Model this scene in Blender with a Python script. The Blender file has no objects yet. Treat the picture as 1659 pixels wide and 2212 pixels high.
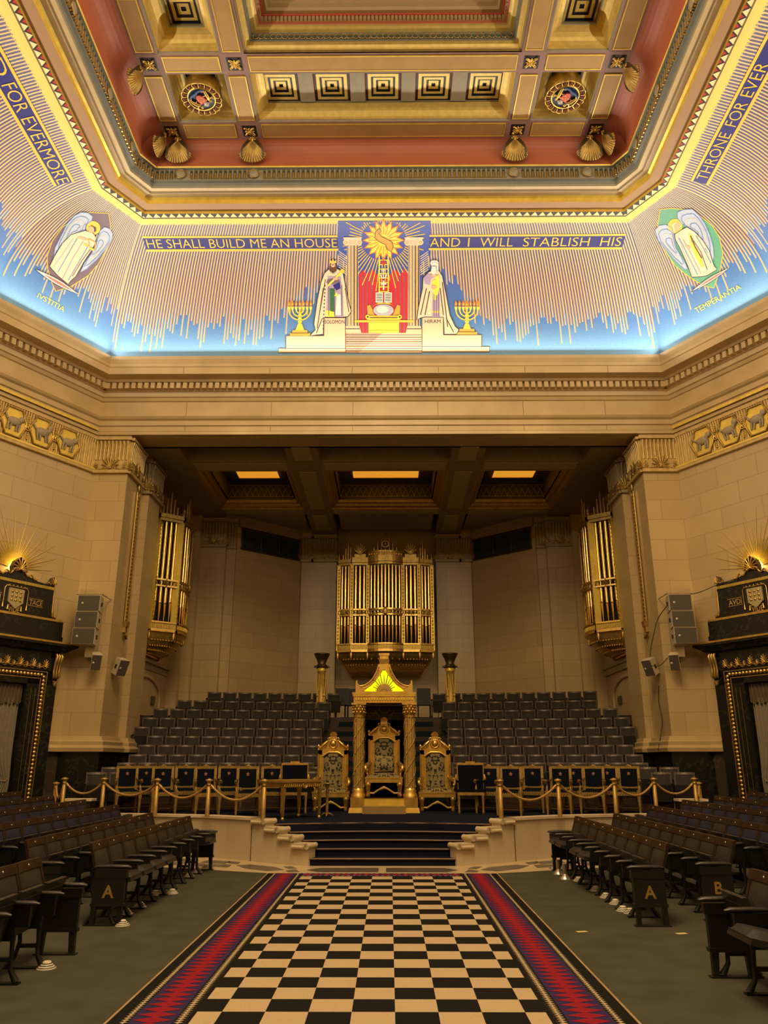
import bpy, bmesh, math, random
from mathutils import Vector, Matrix
from mathutils.geometry import tessellate_polygon
sc = bpy.context.scene
col = sc.collection
PI = math.pi
R = math.radians
random.seed(7)

# ------------------------------------------------------------------ camera
CAM = Vector((0.123, 0.0, 1.65)); FPX = 1674.0; YAW, PITCH = R(-0.41), R(17.79)
W_ = Vector((math.sin(YAW) * math.cos(PITCH), math.cos(YAW) * math.cos(PITCH), math.sin(PITCH)))
R_ = Vector((math.cos(YAW), -math.sin(YAW), 0)); U_ = R_.cross(W_)
cd = bpy.data.cameras.new('camera'); cam = bpy.data.objects.new('camera', cd); col.objects.link(cam)
cd.sensor_fit = 'VERTICAL'; cd.sensor_height = 36.0; cd.lens = FPX / 2212.0 * 36.0
cd.clip_start = 0.05; cd.clip_end = 200
cam.matrix_world = Matrix(((R_.x, U_.x, -W_.x, CAM.x), (R_.y, U_.y, -W_.y, CAM.y), (R_.z, U_.z, -W_.z, CAM.z), (0, 0, 0, 1)))
sc.camera = cam

# ------------------------------------------------------------------ world, exposure
wd = bpy.data.worlds.new('dim_hall'); sc.world = wd; wd.use_nodes = True
bg = wd.node_tree.nodes['Background']; bg.inputs[0].default_value = (1.0, 0.8, 0.5, 1); bg.inputs[1].default_value = 0.02
sc.view_settings.view_transform = 'Standard'; sc.view_settings.look = 'None'
sc.view_settings.gamma = 1.0; sc.view_settings.use_curve_mapping = False
sc.view_settings.exposure = 0.0
sc.cycles.max_bounces = 8; sc.cycles.diffuse_bounces = 4; sc.cycles.glossy_bounces = 3
sc.cycles.sample_clamp_indirect = 4.0; sc.cycles.caustics_reflective = False; sc.cycles.caustics_refractive = False
WARM = (1.0, 0.73, 0.37); COVE = (1.0, 0.90, 0.74); AMBER = (1.0, 0.55, 0.12)
K_COVE, K_HALL, K_ORGAN, K_NICHE, K_CEIL = 29.0, 2800.0, 24.0, 25.0, 26.0

def lamp(name, kind, loc, aim, power, color=WARM, size=1.0, size_y=None, spread=None, blend=0.5, angle=60):
    l = bpy.data.lights.new(name, kind); o = bpy.data.objects.new(name, l); col.objects.link(o)
    l.energy = power; l.color = color; o.location = loc
    d = Vector(aim) - Vector(loc)
    o.rotation_euler = d.to_track_quat('-Z', 'Y').to_euler()
    if kind == 'AREA':
        l.shape = 'RECTANGLE'; l.size = size; l.size_y = size_y or size
        if spread: l.spread = R(spread)
    elif kind == 'SPOT':
        l.spot_size = R(angle); l.spot_blend = blend; l.shadow_soft_size = size
    else: l.shadow_soft_size = size
    return o

# room plan: clockwise from above, inward normal of an edge is (dy, -dx)
POLY = [(8.06, 20.0), (10.12, 16.57), (10.12, -2.57), (8.06, -6.0), (-8.06, -6.0), (-10.12, -2.57), (-10.12, 16.57), (-8.06, 20.0)]
NE = 8  # edges: 0 diagonal right, 1 side right, 2 diagonal, 3 west, 4 diagonal, 5 side left, 6 diagonal left, 7 east
def edge(k):
    a = Vector(POLY[k]); b = Vector(POLY[(k + 1) % NE]); e = b - a; L = e.length; e = e / L
    return a, b, e, Vector((e.y, -e.x)), L
def ring(d):
    out = []
    for k in range(NE):
        a0, b0, e0, n0, _ = edge((k - 1) % NE); a1, b1, e1, n1, _ = edge(k)
        p = a0 + n0 * d; q = a1 + n1 * d
        den = e0.x * e1.y - e0.y * e1.x
        t = ((q - p).x * e1.y - (q - p).y * e1.x) / den
        out.append(p + e0 * t)
    return out
# strips of light hidden behind the cornice, washing the vault
rg = ring(0.70)
for k in range(NE):
    a, b = rg[k], rg[(k + 1) % NE]; m = (a + b) / 2; _, _, e, n, _ = edge(k); L = (b - a).length
    o = lamp('cornice_strip_light', 'AREA', (m.x, m.y, 12.5), (m.x + n.x * 0.55, m.y + n.y * 0.55, 13.5), K_COVE * L, COVE, L * 0.98, 0.1)
    o.rotation_euler = Matrix(((e.x, 0, 0), (e.y, 0, 0), (0, 0, 1))).to_euler()
    z = -(Vector((n.x * 1.1, n.y * 1.1, 1.0)).normalized()); x = Vector((e.x, e.y, 0)); y = z.cross(x)
    o.matrix_world = Matrix(((x.x, y.x, z.x, m.x), (x.y, y.y, z.y, m.y), (x.z, y.z, z.z, 12.5), (0, 0, 0, 1)))
rg = ring(3.86)     # added unseen strips at the upper cornice, put in to brighten the coffers
for k in (1, 3, 5, 7):
    a, b = rg[k], rg[(k + 1) % NE]; m = (a + b) / 2; _, _, e, n, _ = edge(k); L = (b - a).length
    o = lamp('coffer_fill_light', 'AREA', (0, 0, 0), (0, 0, 1), K_CEIL * L, COVE, L * 0.95, 0.1)
    z = -(Vector((n.x * 1.0, n.y * 1.0, 1.0)).normalized()); x = Vector((e.x, e.y, 0)); y = z.cross(x)
    o.matrix_world = Matrix(((x.x, y.x, z.x, m.x), (x.y, y.y, z.y, m.y), (x.z, y.z, z.z, 15.44), (0, 0, 0, 1)))
lamp('hall_fill_light', 'AREA', (0, 5.0, 16.3), (0, 5.6, 0), K_HALL, WARM, 5.6, 9.0)  # added area light under the closed ceiling centre, fills the hall from above
for s in (-1, 1):
    lamp('organ_fill_spot', 'SPOT', (s * 6.9, 12.0, 11.2), (s * 0.8, 28.6, 7.2), K_ORGAN * 40, WARM, 0.15, angle=22, blend=1.0)  # added spots without fixtures, out of view, to brighten the organ

# ------------------------------------------------------------------ photo helpers (a ray of the camera met with a known surface)
def ray(px, py): return W_ + R_ * ((px - 829.5) / FPX) - U_ * ((py - 1106.0) / FPX)
def at(px, py, x=None, y=None, z=None):
    d = ray(px, py)
    t = (x - CAM.x) / d.x if x is not None else (y - CAM.y) / d.y if y is not None else (z - CAM.z) / d.z
    return CAM + d * t

# ------------------------------------------------------------------ mesh builder
class MB:
    def __init__(s): s.v = []; s.f = []; s.m = []; s.s = []; s.uv = {}; s.cur = 0; s.M = None
    def add(s, vs, fs, smooth=False, uvs=None):
        o = len(s.v)
        s.v += [tuple(s.M @ Vector(p)) if s.M is not None else tuple(p) for p in vs]
        for i, f in enumerate(fs):
            if uvs: s.uv[len(s.f)] = uvs[i]
            s.f.append(tuple(o + k for k in f)); s.m.append(s.cur); s.s.append(smooth)
    def quad(s, a, b, c, d, uv=None, smooth=False): s.add([a, b, c, d], [(0, 1, 2, 3)], smooth, [uv] if uv else None)
    def box(s, c, d, rot=None):
        x, y, z = d[0] / 2, d[1] / 2, d[2] / 2
        p = [Vector((i * x, j * y, k * z)) for k in (-1, 1) for j in (-1, 1) for i in (-1, 1)]
        if rot is not None: p = [rot @ q for q in p]
        c = Vector(c); p = [q + c for q in p]
        s.add(p, [(0, 2, 3, 1), (4, 5, 7, 6), (0, 1, 5, 4), (2, 6, 7, 3), (0, 4, 6, 2), (1, 3, 7, 5)])
    def bb(s, x0, x1, y0, y1, z0, z1): s.box(((x0 + x1) / 2, (y0 + y1) / 2, (z0 + z1) / 2), (abs(x1 - x0), abs(y1 - y0), abs(z1 - z0)))
    def tap(s, c0, d0, c1, d1):   # tapered bar between two rectangles (horizontal)
        p = []
        for c, d in ((c0, d0), (c1, d1)):
            for j in (-1, 1):
                for i in (-1, 1): p.append((c[0] + i * d[0] / 2, c[1] + j * d[1] / 2, c[2]))
        s.add(p, [(0, 2, 3, 1), (4, 5, 7, 6), (0, 1, 5, 4), (2, 6, 7, 3), (0, 4, 6, 2), (1, 3, 7, 5)])
    def tube(s, pts, r, n=8, cap=True):
        pts = [Vector(p) for p in pts]; rs = r if isinstance(r, (list, tuple)) else [r] * len(pts)
        vs = []; up = None
        for i, p in enumerate(pts):
            t = (pts[min(i + 1, len(pts) - 1)] - pts[max(i - 1, 0)])
            t = t.normalized() if t.length > 1e-9 else Vector((0, 0, 1))
            if up is None: up = Vector((0, 0, 1)) if abs(t.z) < 0.9 else Vector((1, 0, 0))
            a = up.cross(t); a = a.normalized() if a.length > 1e-6 else Vector((1, 0, 0)); b = t.cross(a); up = b
            for k in range(n):
                th = 2 * PI * k / n; vs.append(p + (a * math.cos(th) + b * math.sin(th)) * rs[i])
        fs = [(i * n + k, i * n + (k + 1) % n, (i + 1) * n + (k + 1) % n, (i + 1) * n + k) for i in range(len(pts) - 1) for k in range(n)]
        s.add(vs, fs, True)
        if cap and n > 2:
            s.add(vs[:n], [tuple(range(n - 1, -1, -1))]); s.add(vs[-n:], [tuple(range(n))])
    def cyl(s, p0, p1, r0, r1=None, n=12): s.tube([p0, p1], [r0, r0 if r1 is None else r1], n)
    def lathe(s, prof, c=(0, 0, 0), n=16, a0=0, a1=2 * PI):
        full = abs(a1 - a0 - 2 * PI) < 1e-6; m = n if full else n + 1
        vs = [(c[0] + r * math.cos(a0 + (a1 - a0) * k / n), c[1] + r * math.sin(a0 + (a1 - a0) * k / n), c[2] + z) for r, z in prof for k in range(m)]
        fs = []
        for i in range(len(prof) - 1):
            for k in range(n):
                k2 = (k + 1) % m
                fs.append((i * m + k, i * m + k2, (i + 1) * m + k2, (i + 1) * m + k))
        s.add(vs, fs, True)
    def ball(s, c, r, n=8, m=6):
        if not isinstance(r, (list, tuple)): r = (r, r, r)
        vs = [(c[0] + r[0] * math.sin(PI * i / m) * math.cos(2 * PI * k / n), c[1] + r[1] * math.sin(PI * i / m) * math.sin(2 * PI * k / n), c[2] + r[2] * math.cos(PI * i / m)) for i in range(m + 1) for k in range(n)]
        fs = [(i * n + k, (i + 1) * n + k, (i + 1) * n + (k + 1) % n, i * n + (k + 1) % n) for i in range(m) for k in range(n)]
        s.add(vs, fs, True)
    def torus(s, c, Rr, r, ax='z', n=16, m=6, a0=0, a1=2 * PI):
        pts = []
        for k in range(n + 1):
            a = a0 + (a1 - a0) * k / n; x, y = Rr * math.cos(a), Rr * math.sin(a)
            q = (x, y, 0) if ax == 'z' else (x, 0, y) if ax == 'y' else (0, x, y)
            pts.append((c[0] + q[0], c[1] + q[1], c[2] + q[2]))
        s.tube(pts, r, m, cap=False)
    def prism(s, poly, o, ux, uy, depth):   # 2-D outline extruded along ux x uy
        o, ux, uy = Vector(o), Vector(ux), Vector(uy); nz = ux.cross(uy).normalized() * depth
        a = [o + ux * p[0] + uy * p[1] for p in poly]; b = [q + nz for q in a]; n = len(poly)
        tris = tessellate_polygon([[Vector((p[0], p[1], 0)) for p in poly]])
        fs = [tuple(t) for t in tris]
        area = sum(poly[i][0] * poly[(i + 1) % n][1] - poly[(i + 1) % n][0] * poly[i][1] for i in range(n))
        s.add(a + b, [t[::-1] for t in fs] + [tuple(n + k for k in t) for t in fs] + [(i, (i + 1) % n, n + (i + 1) % n, n + i) for i in range(n)])
    def grid(s, fn, nu, nv, smooth=True, uv=None):
        vs = [fn(i / nu, j / nv) for j in range(nv + 1) for i in range(nu + 1)]
        fs = []; uvs = [] if uv else None
        for j in range(nv):
            for i in range(nu):
                fs.append((j * (nu + 1) + i, j * (nu + 1) + i + 1, (j + 1) * (nu + 1) + i + 1, (j + 1) * (nu + 1) + i))
                if uv: uvs.append([uv(i / nu, j / nv), uv((i + 1) / nu, j / nv), uv((i + 1) / nu, (j + 1) / nv), uv(i / nu, (j + 1) / nv)])
        s.add(vs, fs, smooth, uvs)
    def mesh(s, name, mats):
        me = bpy.data.meshes.new(name); me.from_pydata(s.v, [], s.f)
        for m in (mats if isinstance(mats, (list, tuple)) else [mats]): me.materials.append(m)
        me.polygons.foreach_set('material_index', s.m); me.polygons.foreach_set('use_smooth', s.s)
        if s.uv:
            ul = me.uv_layers.new(name='UVMap')
            for i, uvs in s.uv.items():
                for k, li in enumerate(me.polygons[i].loop_indices): ul.data[li].uv = uvs[k]
        me.update(); return me
    def build(s, name, mats, parent=None):
        bm_ = bmesh.new(); me = s.mesh(name, mats); bm_.from_mesh(me)
        bmesh.ops.recalc_face_normals(bm_, faces=bm_.faces) if not s.uv else None
        bm_.to_mesh(me); bm_.free()
        o = bpy.data.objects.new(name, me); col.objects.link(o)
        if parent is not None: o.parent = parent
        return o
def tag(o, label=None, cat=None, group=None, kind=None):
    if label: o['label'] = label
    if cat: o['category'] = cat
    if group: o['group'] = group
    if kind: o['kind'] = kind
    return o
def thing(name, label, cat, loc=(0, 0, 0), rz=0.0, group=None):
    o = bpy.data.objects.new(name, None); col.objects.link(o); o.location = loc; o.rotation_euler = (0, 0, rz)
    o.empty_display_size = 0.1
    return tag(o, label, cat, group)
def struct(mb, name, mats, parent=None):
    o = mb.build(name, mats, parent)
    if parent is None: o['kind'] = 'structure'
    return o
KIDS = {}
def dup(root, loc, rz=None, label=None, group=None, skip=()):
    def cp(o, par):
        c = o.copy(); col.objects.link(c); c.parent = par
        for ch in KIDS.get(o.name, ()): cp(ch, c)
        return c
    r = root.copy(); col.objects.link(r); r.location = loc
    if rz is not None: r.rotation_euler = (0, 0, rz)
    for ch in KIDS.get(root.name, ()):
        if not any(ch.name.startswith(k) for k in skip): cp(ch, r)
    if label: r['label'] = label
    if group: r['group'] = group
    return r
def note_kids(root):   # remember a prototype's tree so that copies need no search
    for o in list(bpy.data.objects):
        if o.parent is not None: KIDS.setdefault(o.parent.name, [])
        if o.parent is not None and o not in KIDS[o.parent.name]: KIDS[o.parent.name].append(o)
def text_mesh(s, size=1.0, bold=0.0):
    cu = bpy.data.curves.new('lettering', 'FONT'); cu.body = s; cu.size = size; cu.resolution_u = 3; cu.offset = bold
    o = bpy.data.objects.new('lettering', cu); col.objects.link(o)
    dg = bpy.context.evaluated_depsgraph_get(); dg.update()
    me = bpy.data.meshes.new_from_object(o.evaluated_get(dg))
    vs = [v.co.copy() for v in me.vertices]; fs = [tuple(p.vertices) for p in me.polygons]
    bpy.data.objects.remove(o); bpy.data.meshes.remove(me); bpy.data.curves.remove(cu)
    return vs, fs

# ------------------------------------------------------------------ materials
MATS = {}
def srgb(r, g, b):
    f = lambda c: (c / 255 / 12.92) if c / 255 <= 0.04045 else ((c / 255 + 0.055) / 1.055) ** 2.4
    return (f(r), f(g), f(b))
class NT:
    def __init__(s, name):
        s.mat = bpy.data.materials.new(name); s.mat.use_nodes = True; s.nt = s.mat.node_tree
        s.b = s.nt.nodes['Principled BSDF']
    def n(s, t, **kw):
        nd = s.nt.nodes.new(t)
        for k, v in kw.items():
            if k.startswith('i_'): nd.inputs[k[2:].replace('_', ' ')].default_value = v
            else: setattr(nd, k, v)
        return nd
    def l(s, a, b): s.nt.links.new(a, b)
    def math(s, op, a, b=None, c=None, clamp=False):
        nd = s.n('ShaderNodeMath', operation=op); nd.use_clamp = clamp
        for i, x in enumerate((a, b, c)):
            if x is None: continue
            if isinstance(x, (int, float)): nd.inputs[i].default_value = x
            else: s.l(x, nd.inputs[i])
        return nd.outputs[0]
    def mix(s, fac, a, b):
        nd = s.n('ShaderNodeMix', data_type='RGBA')
        for k, x in (('Factor', fac),):
            if isinstance(x, (int, float)): nd.inputs[0].default_value = x
            else: s.l(x, nd.inputs[0])
        for i, x in ((6, a), (7, b)):
            if isinstance(x, tuple): nd.inputs[i].default_value = (*x[:3], 1)
            else: s.l(x, nd.inputs[i])
        return nd.outputs[2]
    def noise(s, scale, detail=3, vec=None, rough=0.5):
        nd = s.n('ShaderNodeTexNoise'); nd.inputs['Scale'].default_value = scale; nd.inputs['Detail'].default_value = detail; nd.inputs['Roughness'].default_value = rough
        if vec is not None: s.l(vec, nd.inputs['Vector'])
        return nd.outputs['Fac']
    def coord(s, k='Object'): return s.n('ShaderNodeTexCoord').outputs[k]
    def ramp(s, fac, stops):
        nd = s.n('ShaderNodeValToRGB'); s.l(fac, nd.inputs[0]); cr = nd.color_ramp
        while len(cr.elements) < len(stops): cr.elements.new(0.5)
        for e, (p, c) in zip(cr.elements, stops): e.position = p; e.color = (*c[:3], 1)
        return nd.outputs[0]
    def bump(s, h, strength=0.3, dist=0.02):
        nd = s.n('ShaderNodeBump'); nd.inputs['Strength'].default_value = strength; nd.inputs['Distance'].default_value = dist
        s.l(h, nd.inputs['Height']); s.l(nd.outputs[0], s.b.inputs['Normal'])
def mat(name, c, rough=0.6, metal=0.0, var=0.12, scale=6.0, emit=None, es=1.0, spec=0.5, bump=0.0):
    if name in MATS: return MATS[name]
    t = NT(name); b = t.b
    f = t.noise(scale, 3, t.coord())
    k = t.n('ShaderNodeMapRange'); t.l(f, k.inputs[0]); k.inputs[1].default_value = 0.3; k.inputs[2].default_value = 0.7
    d = tuple(x * (1 - var) for x in c); e = tuple(min(1, x * (1 + var)) for x in c)
    t.l(t.mix(k.outputs[0], d, e), b.inputs['Base Color'])
    b.inputs['Roughness'].default_value = rough; b.inputs['Metallic'].default_value = metal; b.inputs['Specular IOR Level'].default_value = spec
    if emit: b.inputs['Emission Color'].default_value = (*emit, 1); b.inputs['Emission Strength'].default_value = es
    if bump: t.bump(f, bump, 0.01)
    MATS[name] = t.mat; return t.mat
def ashlar(name, c, bw=1.15, bh=0.56, rough=0.35, joint=0.55):
    t = NT(name); b = t.b; uv = t.coord('UV'); ob = t.coord('Object')
    br = t.n('ShaderNodeTexBrick'); t.l(uv, br.inputs['Vector']); br.inputs['Scale'].default_value = 1.0
    br.inputs['Brick Width'].default_value = bw; br.inputs['Row Height'].default_value = bh; br.inputs['Mortar Size'].default_value = 0.006; br.inputs['Mortar Smooth'].default_value = 0.2
    br.inputs['Color1'].default_value = (*[x * 0.95 for x in c], 1); br.inputs['Color2'].default_value = (*[min(1, x * 1.06) for x in c], 1)
    br.inputs['Mortar'].default_value = (*[x * joint for x in c], 1)
    f = t.noise(0.9, 6, ob, 0.65); k = t.n('ShaderNodeMapRange'); t.l(f, k.inputs[0]); k.inputs[1].default_value = 0.3; k.inputs[2].default_value = 0.7; k.inputs[3].default_value = 0.0; k.inputs[4].default_value = 0.35
    t.l(t.mix(k.outputs[0], br.outputs['Color'], tuple(x * 0.72 for x in c)), b.inputs['Base Color'])
    b.inputs['Roughness'].default_value = rough; MATS[name] = t.mat; return t.mat
def veined(name, c, v, scale=2.0, rough=0.2, amt=0.5, vw=60):
    t = NT(name); b = t.b; ob = t.coord('Object')
    f = t.noise(scale, 8, ob, 0.6); a = t.math('ABSOLUTE', t.math('SUBTRACT', f, 0.5)); m = t.math('SUBTRACT', 1.0, t.math('MULTIPLY', a, vw), clamp=True)
    t.l(t.mix(t.math('MULTIPLY', m, amt), c, v), b.inputs['Base Color'])
    b.inputs['Roughness'].default_value = rough; MATS[name] = t.mat; return t.mat
STONE = (0.54, 0.39, 0.185)
m_wall = ashlar('wall_stone', STONE)
m_stone = mat('dressed_stone', STONE, 0.4, var=0.1, scale=1.5)
m_stone_l = mat('pale_curb_stone', (0.62, 0.50, 0.34), 0.5, var=0.06, scale=2)
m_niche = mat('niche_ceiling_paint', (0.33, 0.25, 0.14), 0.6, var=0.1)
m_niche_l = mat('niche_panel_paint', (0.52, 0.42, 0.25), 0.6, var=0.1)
m_black = veined('black_marble', (0.012, 0.012, 0.009), (0.10, 0.09, 0.06), 1.6, 0.22, 0.3)
m_dado = veined('brown_marble', (0.055, 0.040, 0.025), (0.2, 0.16, 0.09), 1.3, 0.3, 0.35)
m_marble = veined('dais_marble', (0.54, 0.44, 0.29), (0.45, 0.34, 0.2), 0.8, 0.35, 0.3)
m_gold = mat('gilding', (0.80, 0.53, 0.13), 0.32, 0.9, 0.15, 9, bump=0.06)
m_gold_d = mat('old_gilding', (0.50, 0.33, 0.09), 0.4, 0.8, 0.22, 12, bump=0.1)
m_goldleaf = mat('gold_leaf_paint', (0.83, 0.58, 0.09), 0.38, 0.45, 0.12, 5)
m_aged = mat('aged_gilding', (0.46, 0.30, 0.075), 0.52, 0.55, 0.2, 14)
m_chairg = mat('chair_gilding', (0.34, 0.21, 0.055), 0.45, 0.55, 0.2, 14)
m_leather_t = mat('tier_leather', (0.021, 0.0145, 0.010), 0.6, 0, 0.15, 20, spec=0.2)
m_panel = mat('black_panel', (0.012, 0.011, 0.010), 0.4, 0, 0.1)
m_tier = mat('tier_chair_frame', (0.075, 0.050, 0.032), 0.4, 0, 0.2, 12, spec=0.4)
m_pipe = mat('pipe_metal', (0.85, 0.58, 0.16), 0.2, 1.0, 0.08, 3)
m_relief = mat('gilt_relief_stone', (0.60, 0.42, 0.15), 0.5, 0.3, 0.15, 8)
m_bronze = mat('dark_bronze', (0.10, 0.07, 0.035), 0.4, 0.7, 0.2, 8)
m_brass = mat('post_brass', (0.44, 0.27, 0.07), 0.5, 0.6, 0.12, 10)
m_rope = mat('rope_cord', (0.38, 0.22, 0.06), 0.8, 0.0, 0.25, 60)
m_void = mat('case_interior', (0.01, 0.008, 0.005), 0.9)
m_wood = mat('dark_mahogany', (0.035, 0.018, 0.011), 0.3, 0, 0.3, 12)
m_wood_r = mat('red_mahogany', (0.026, 0.0125, 0.008), 0.32, 0, 0.3, 12)
m_leather = mat('brown_leather', (0.028, 0.023, 0.021), 0.36, 0, 0.15, 20, spec=0.4)
m_leather_b = mat('blue_leather', (0.014, 0.016, 0.045), 0.45, 0, 0.2, 20)
m_iron = mat('black_cast_iron', (0.008, 0.008, 0.009), 0.45, 0.2, 0.1)
m_plate = mat('seat_number_plate', (0.75, 0.68, 0.55), 0.35, 0.3, 0.05)
m_velvet = mat('navy_velvet', (0.006, 0.008, 0.014), 0.8, 0, 0.2, 30, spec=0.04)
m_navy = mat('navy_carpet', (0.010, 0.013, 0.026), 0.95, 0, 0.2, 80, spec=0.04)
m_nosing = mat('step_nosing', (0.13, 0.06, 0.028), 0.4, 0, 0.15, 10)
m_teal = mat('aisle_carpet', (0.010, 0.018, 0.022), 0.95, 0, 0.2, 60, spec=0.04)
m_white = mat('painted_white', (0.62, 0.56, 0.45), 0.5, 0, 0.05)
m_spk = mat('speaker_case', (0.60, 0.50, 0.34), 0.5, 0, 0.04)
m_grille = mat('speaker_grille', (0.085, 0.07, 0.05), 0.7, 0, 0.08, 90)
m_cable = mat('cable_rubber', (0.02, 0.015, 0.01), 0.6)
m_steel = mat('brushed_steel', (0.55, 0.5, 0.42), 0.3, 0.9, 0.05)
m_curt = mat('cream_curtain', (0.24, 0.20, 0.135), 0.9, 0, 0.1, 10, spec=0.1)
m_glass = mat('leaded_glass', (0.022, 0.042, 0.055), 0.25, 0, 0.3, 3)
m_paper = mat('paper', (0.55, 0.42, 0.2), 0.8, 0, 0.05)
m_green = mat('exit_sign_green', (0.02, 0.16, 0.08), 0.5, emit=(0.02, 0.25, 0.1), es=0.25)
m_blkchair = mat('black_upholstery', (0.009, 0.009, 0.010), 0.5)
# ------------------------------------------------------------------ vault surface (quarter circle between cornice and ceiling)
D0, PV, Z0 = 0.55, 2.60, 12.50
Z1 = Z0 + PV
def vault(k, a, t, off=0.0):
    p, _, e, n, _ = edge(k); an = t * PI / 2; r = PV - off
    q = p + e * a + n * (D0 + PV - r * math.cos(an))
    return Vector((q.x, q.y, Z0 + r * math.sin(an)))
def vault_hit(k, px, py):     # where the camera ray meets the vault of edge k -> (a, t)
    p, _, e, n, _ = edge(k); d = ray(px, py)
    c0 = (Vector((CAM.x, CAM.y)) - p).dot(n) - D0 - PV; c1 = d.x * n.x + d.y * n.y; z0 = CAM.z - Z0; z1 = d.z
    A = c1 * c1 + z1 * z1; B = c0 * c1 + z0 * z1; C = c0 * c0 + z0 * z0 - PV * PV
    D = max(B * B - A * C, 0.0); s = (-B + math.sqrt(D)) / A
    q = CAM + d * s
    a = (Vector((q.x, q.y)) - p).dot(e); t = math.atan2(q.z - Z0, -(c0 + c1 * s)) / (PI / 2)
    return a, t

# ------------------------------------------------------------------ floor
def carpet_mat(name, c, sc_=3.0):
    t = NT(name); ob = t.coord(); f1 = t.noise(sc_, 4, ob); f2 = t.noise(260, 2, ob)
    k = t.math('ADD', t.math('MULTIPLY', f1, 0.6), t.math('MULTIPLY', f2, 0.4))
    t.l(t.ramp(k, [(0.3, tuple(x * 0.72 for x in c)), (0.7, tuple(x * 1.2 for x in c))]), t.b.inputs['Base Color']); t.b.inputs['Roughness'].default_value = 0.95
    t.b.inputs['Specular IOR Level'].default_value = 0.1
    t.bump(f2, 0.25, 0.004); MATS[name] = t.mat; return t.mat
m_floor = carpet_mat('grey_green_carpet', (0.062, 0.060, 0.042))
b = MB(); b.bb(-10.4, 10.4, -6.4, 20.0, -0.2, 0.0); struct(b, 'floor', m_floor)

# ------------------------------------------------------------------ walls of the hall
def wall_strip(b, pts, z0, z1, u0=0.0):
    u = u0
    for p, q in zip(pts, pts[1:]):
        L = math.hypot(q[0] - p[0], q[1] - p[1])
        b.quad((p[0], p[1], z0), (q[0], q[1], z0), (q[0], q[1], z1), (p[0], p[1], z1), [(u, z0), (u + L, z0), (u + L, z1), (u, z1)]); u += L
names = ['wall_diagonal_right', 'wall_right', 'wall_corner_right', 'wall_back', 'wall_corner_left', 'wall_left', 'wall_diagonal_left']
for k, nm in enumerate(names):
    p, q, e, n, L = edge(k); b = MB(); wall_strip(b, [tuple(p), tuple(q)], 1.9, 10.4); o = struct(b, nm, m_wall)
    b = MB(); wall_strip(b, [tuple(p + n * 0.06), tuple(q + n * 0.06)], -0.02, 1.9); struct(b, 'dado', m_dado, o)
def loft(b, rings, mats=None, edges=range(NE)):
    acc = 0.0
    for i in range(len(rings) - 1):
        (r0, z0), (r1, z1) = rings[i], rings[i + 1]
        if mats: b.cur = mats[i]
        dv = math.hypot((r1[0] - r0[0]).length, z1 - z0)
        n = len(r0)
        for k in (edges if n == NE else range(n)):
            a, c = r0[k], r0[(k + 1) % n]; d, f = r1[k], r1[(k + 1) % n]; L = (c - a).length; L2 = (f - d).length
            b.quad((a.x, a.y, z0), (c.x, c.y, z0), (f.x, f.y, z1), (d.x, d.y, z1), [(-L / 2, 0), (L / 2, 0), (L2 / 2, 1), (-L2 / 2, 1)])
        acc += dv
# base moulding on the walls above the dark plinth
b = MB(); prof = [(0.02, 1.86), (0.20, 1.86), (0.22, 1.95), (0.16, 2.02), (0.17, 2.10), (0.12, 2.14), (0.10, 2.22), (0.0, 2.24)]
loft(b, [(ring(d), z) for d, z in prof], edges=range(1, 6))
for k in (0, 6):      # the moulding stops against the doorway
    p, q, e, n, L = edge(k)
    for u0, u1 in ((0.0, 0.50), (3.34, L)):
        if k == 6: u0, u1 = L - u1, L - u0
        for (d0, z0), (d1, z1) in zip(prof, prof[1:]):
            c = [p + e * u + n * d for u, d in ((u0, d0), (u1, d0), (u1, d1), (u0, d1))]; b.quad((*c[0], z0), (*c[1], z0), (*c[2], z1), (*c[3], z1), [(0, 0)] * 4)
struct(b, 'baseboard_wall', m_stone)
# entablature all the way round, a stone beam over the opening of the niche
b = MB(); prof = [(-0.95, 10.34), (0.05, 10.34), (0.05, 10.44), (0.06, 10.44), (0.06, 10.58), (0.10, 10.60), (0.10, 10.74), (0.16, 10.78), (0.20, 10.84), (0.08, 10.86), (0.08, 11.32), (0.12, 11.34), (0.16, 11.42), (0.20, 11.44), (0.22, 11.56), (0.26, 11.58), (0.26, 11.78), (0.40, 11.80),
    (0.44, 11.86), (0.68, 11.90), (0.68, 12.10), (0.70, 12.12), (0.71, 12.2), (0.76, 12.32), (0.78, 12.40), (0.74, 12.40), (0.74, 12.34), (0.60, 12.34), (D0, 12.40), (D0, Z0 + 0.02)]
b.cur = 0; loft(b, [(ring(d), z) for d, z in prof], mats=[0] * (len(prof) - 3) + [1, 1])
b.cur = 0
ent = struct(b, 'trim_entablature', [m_stone, m_stone_l])
b = MB()      # dentils
for k in range(NE):
    rg = ring(0.33); a, c = rg[k], rg[(k + 1) % NE]; e = (c - a).normalized(); L = (c - a).length; N = int(L / 0.18); _, _, _, n, _ = edge(k)
    rot = Matrix(((e.x, n.x, 0), (e.y, n.y, 0), (0, 0, 1)))
    if k in (2, 3, 4): continue
    for i in range(N):
        p = a + e * (L * (i + 0.5) / N); b.box((p.x, p.y, 11.69), (0.115, 0.15, 0.17), rot)
struct(b, 'dentil_trim', m_stone, ent)
b = MB(); rg = ring(0.075)   # gilded fillet on the diagonal walls
loft(b, [(ring(0.11), 10.44), (ring(0.11), 10.52), (ring(0.0), 10.52)], edges=(0, 1, 5, 6)); struct(b, 'gilt_trim', m_goldleaf, ent)
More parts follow.
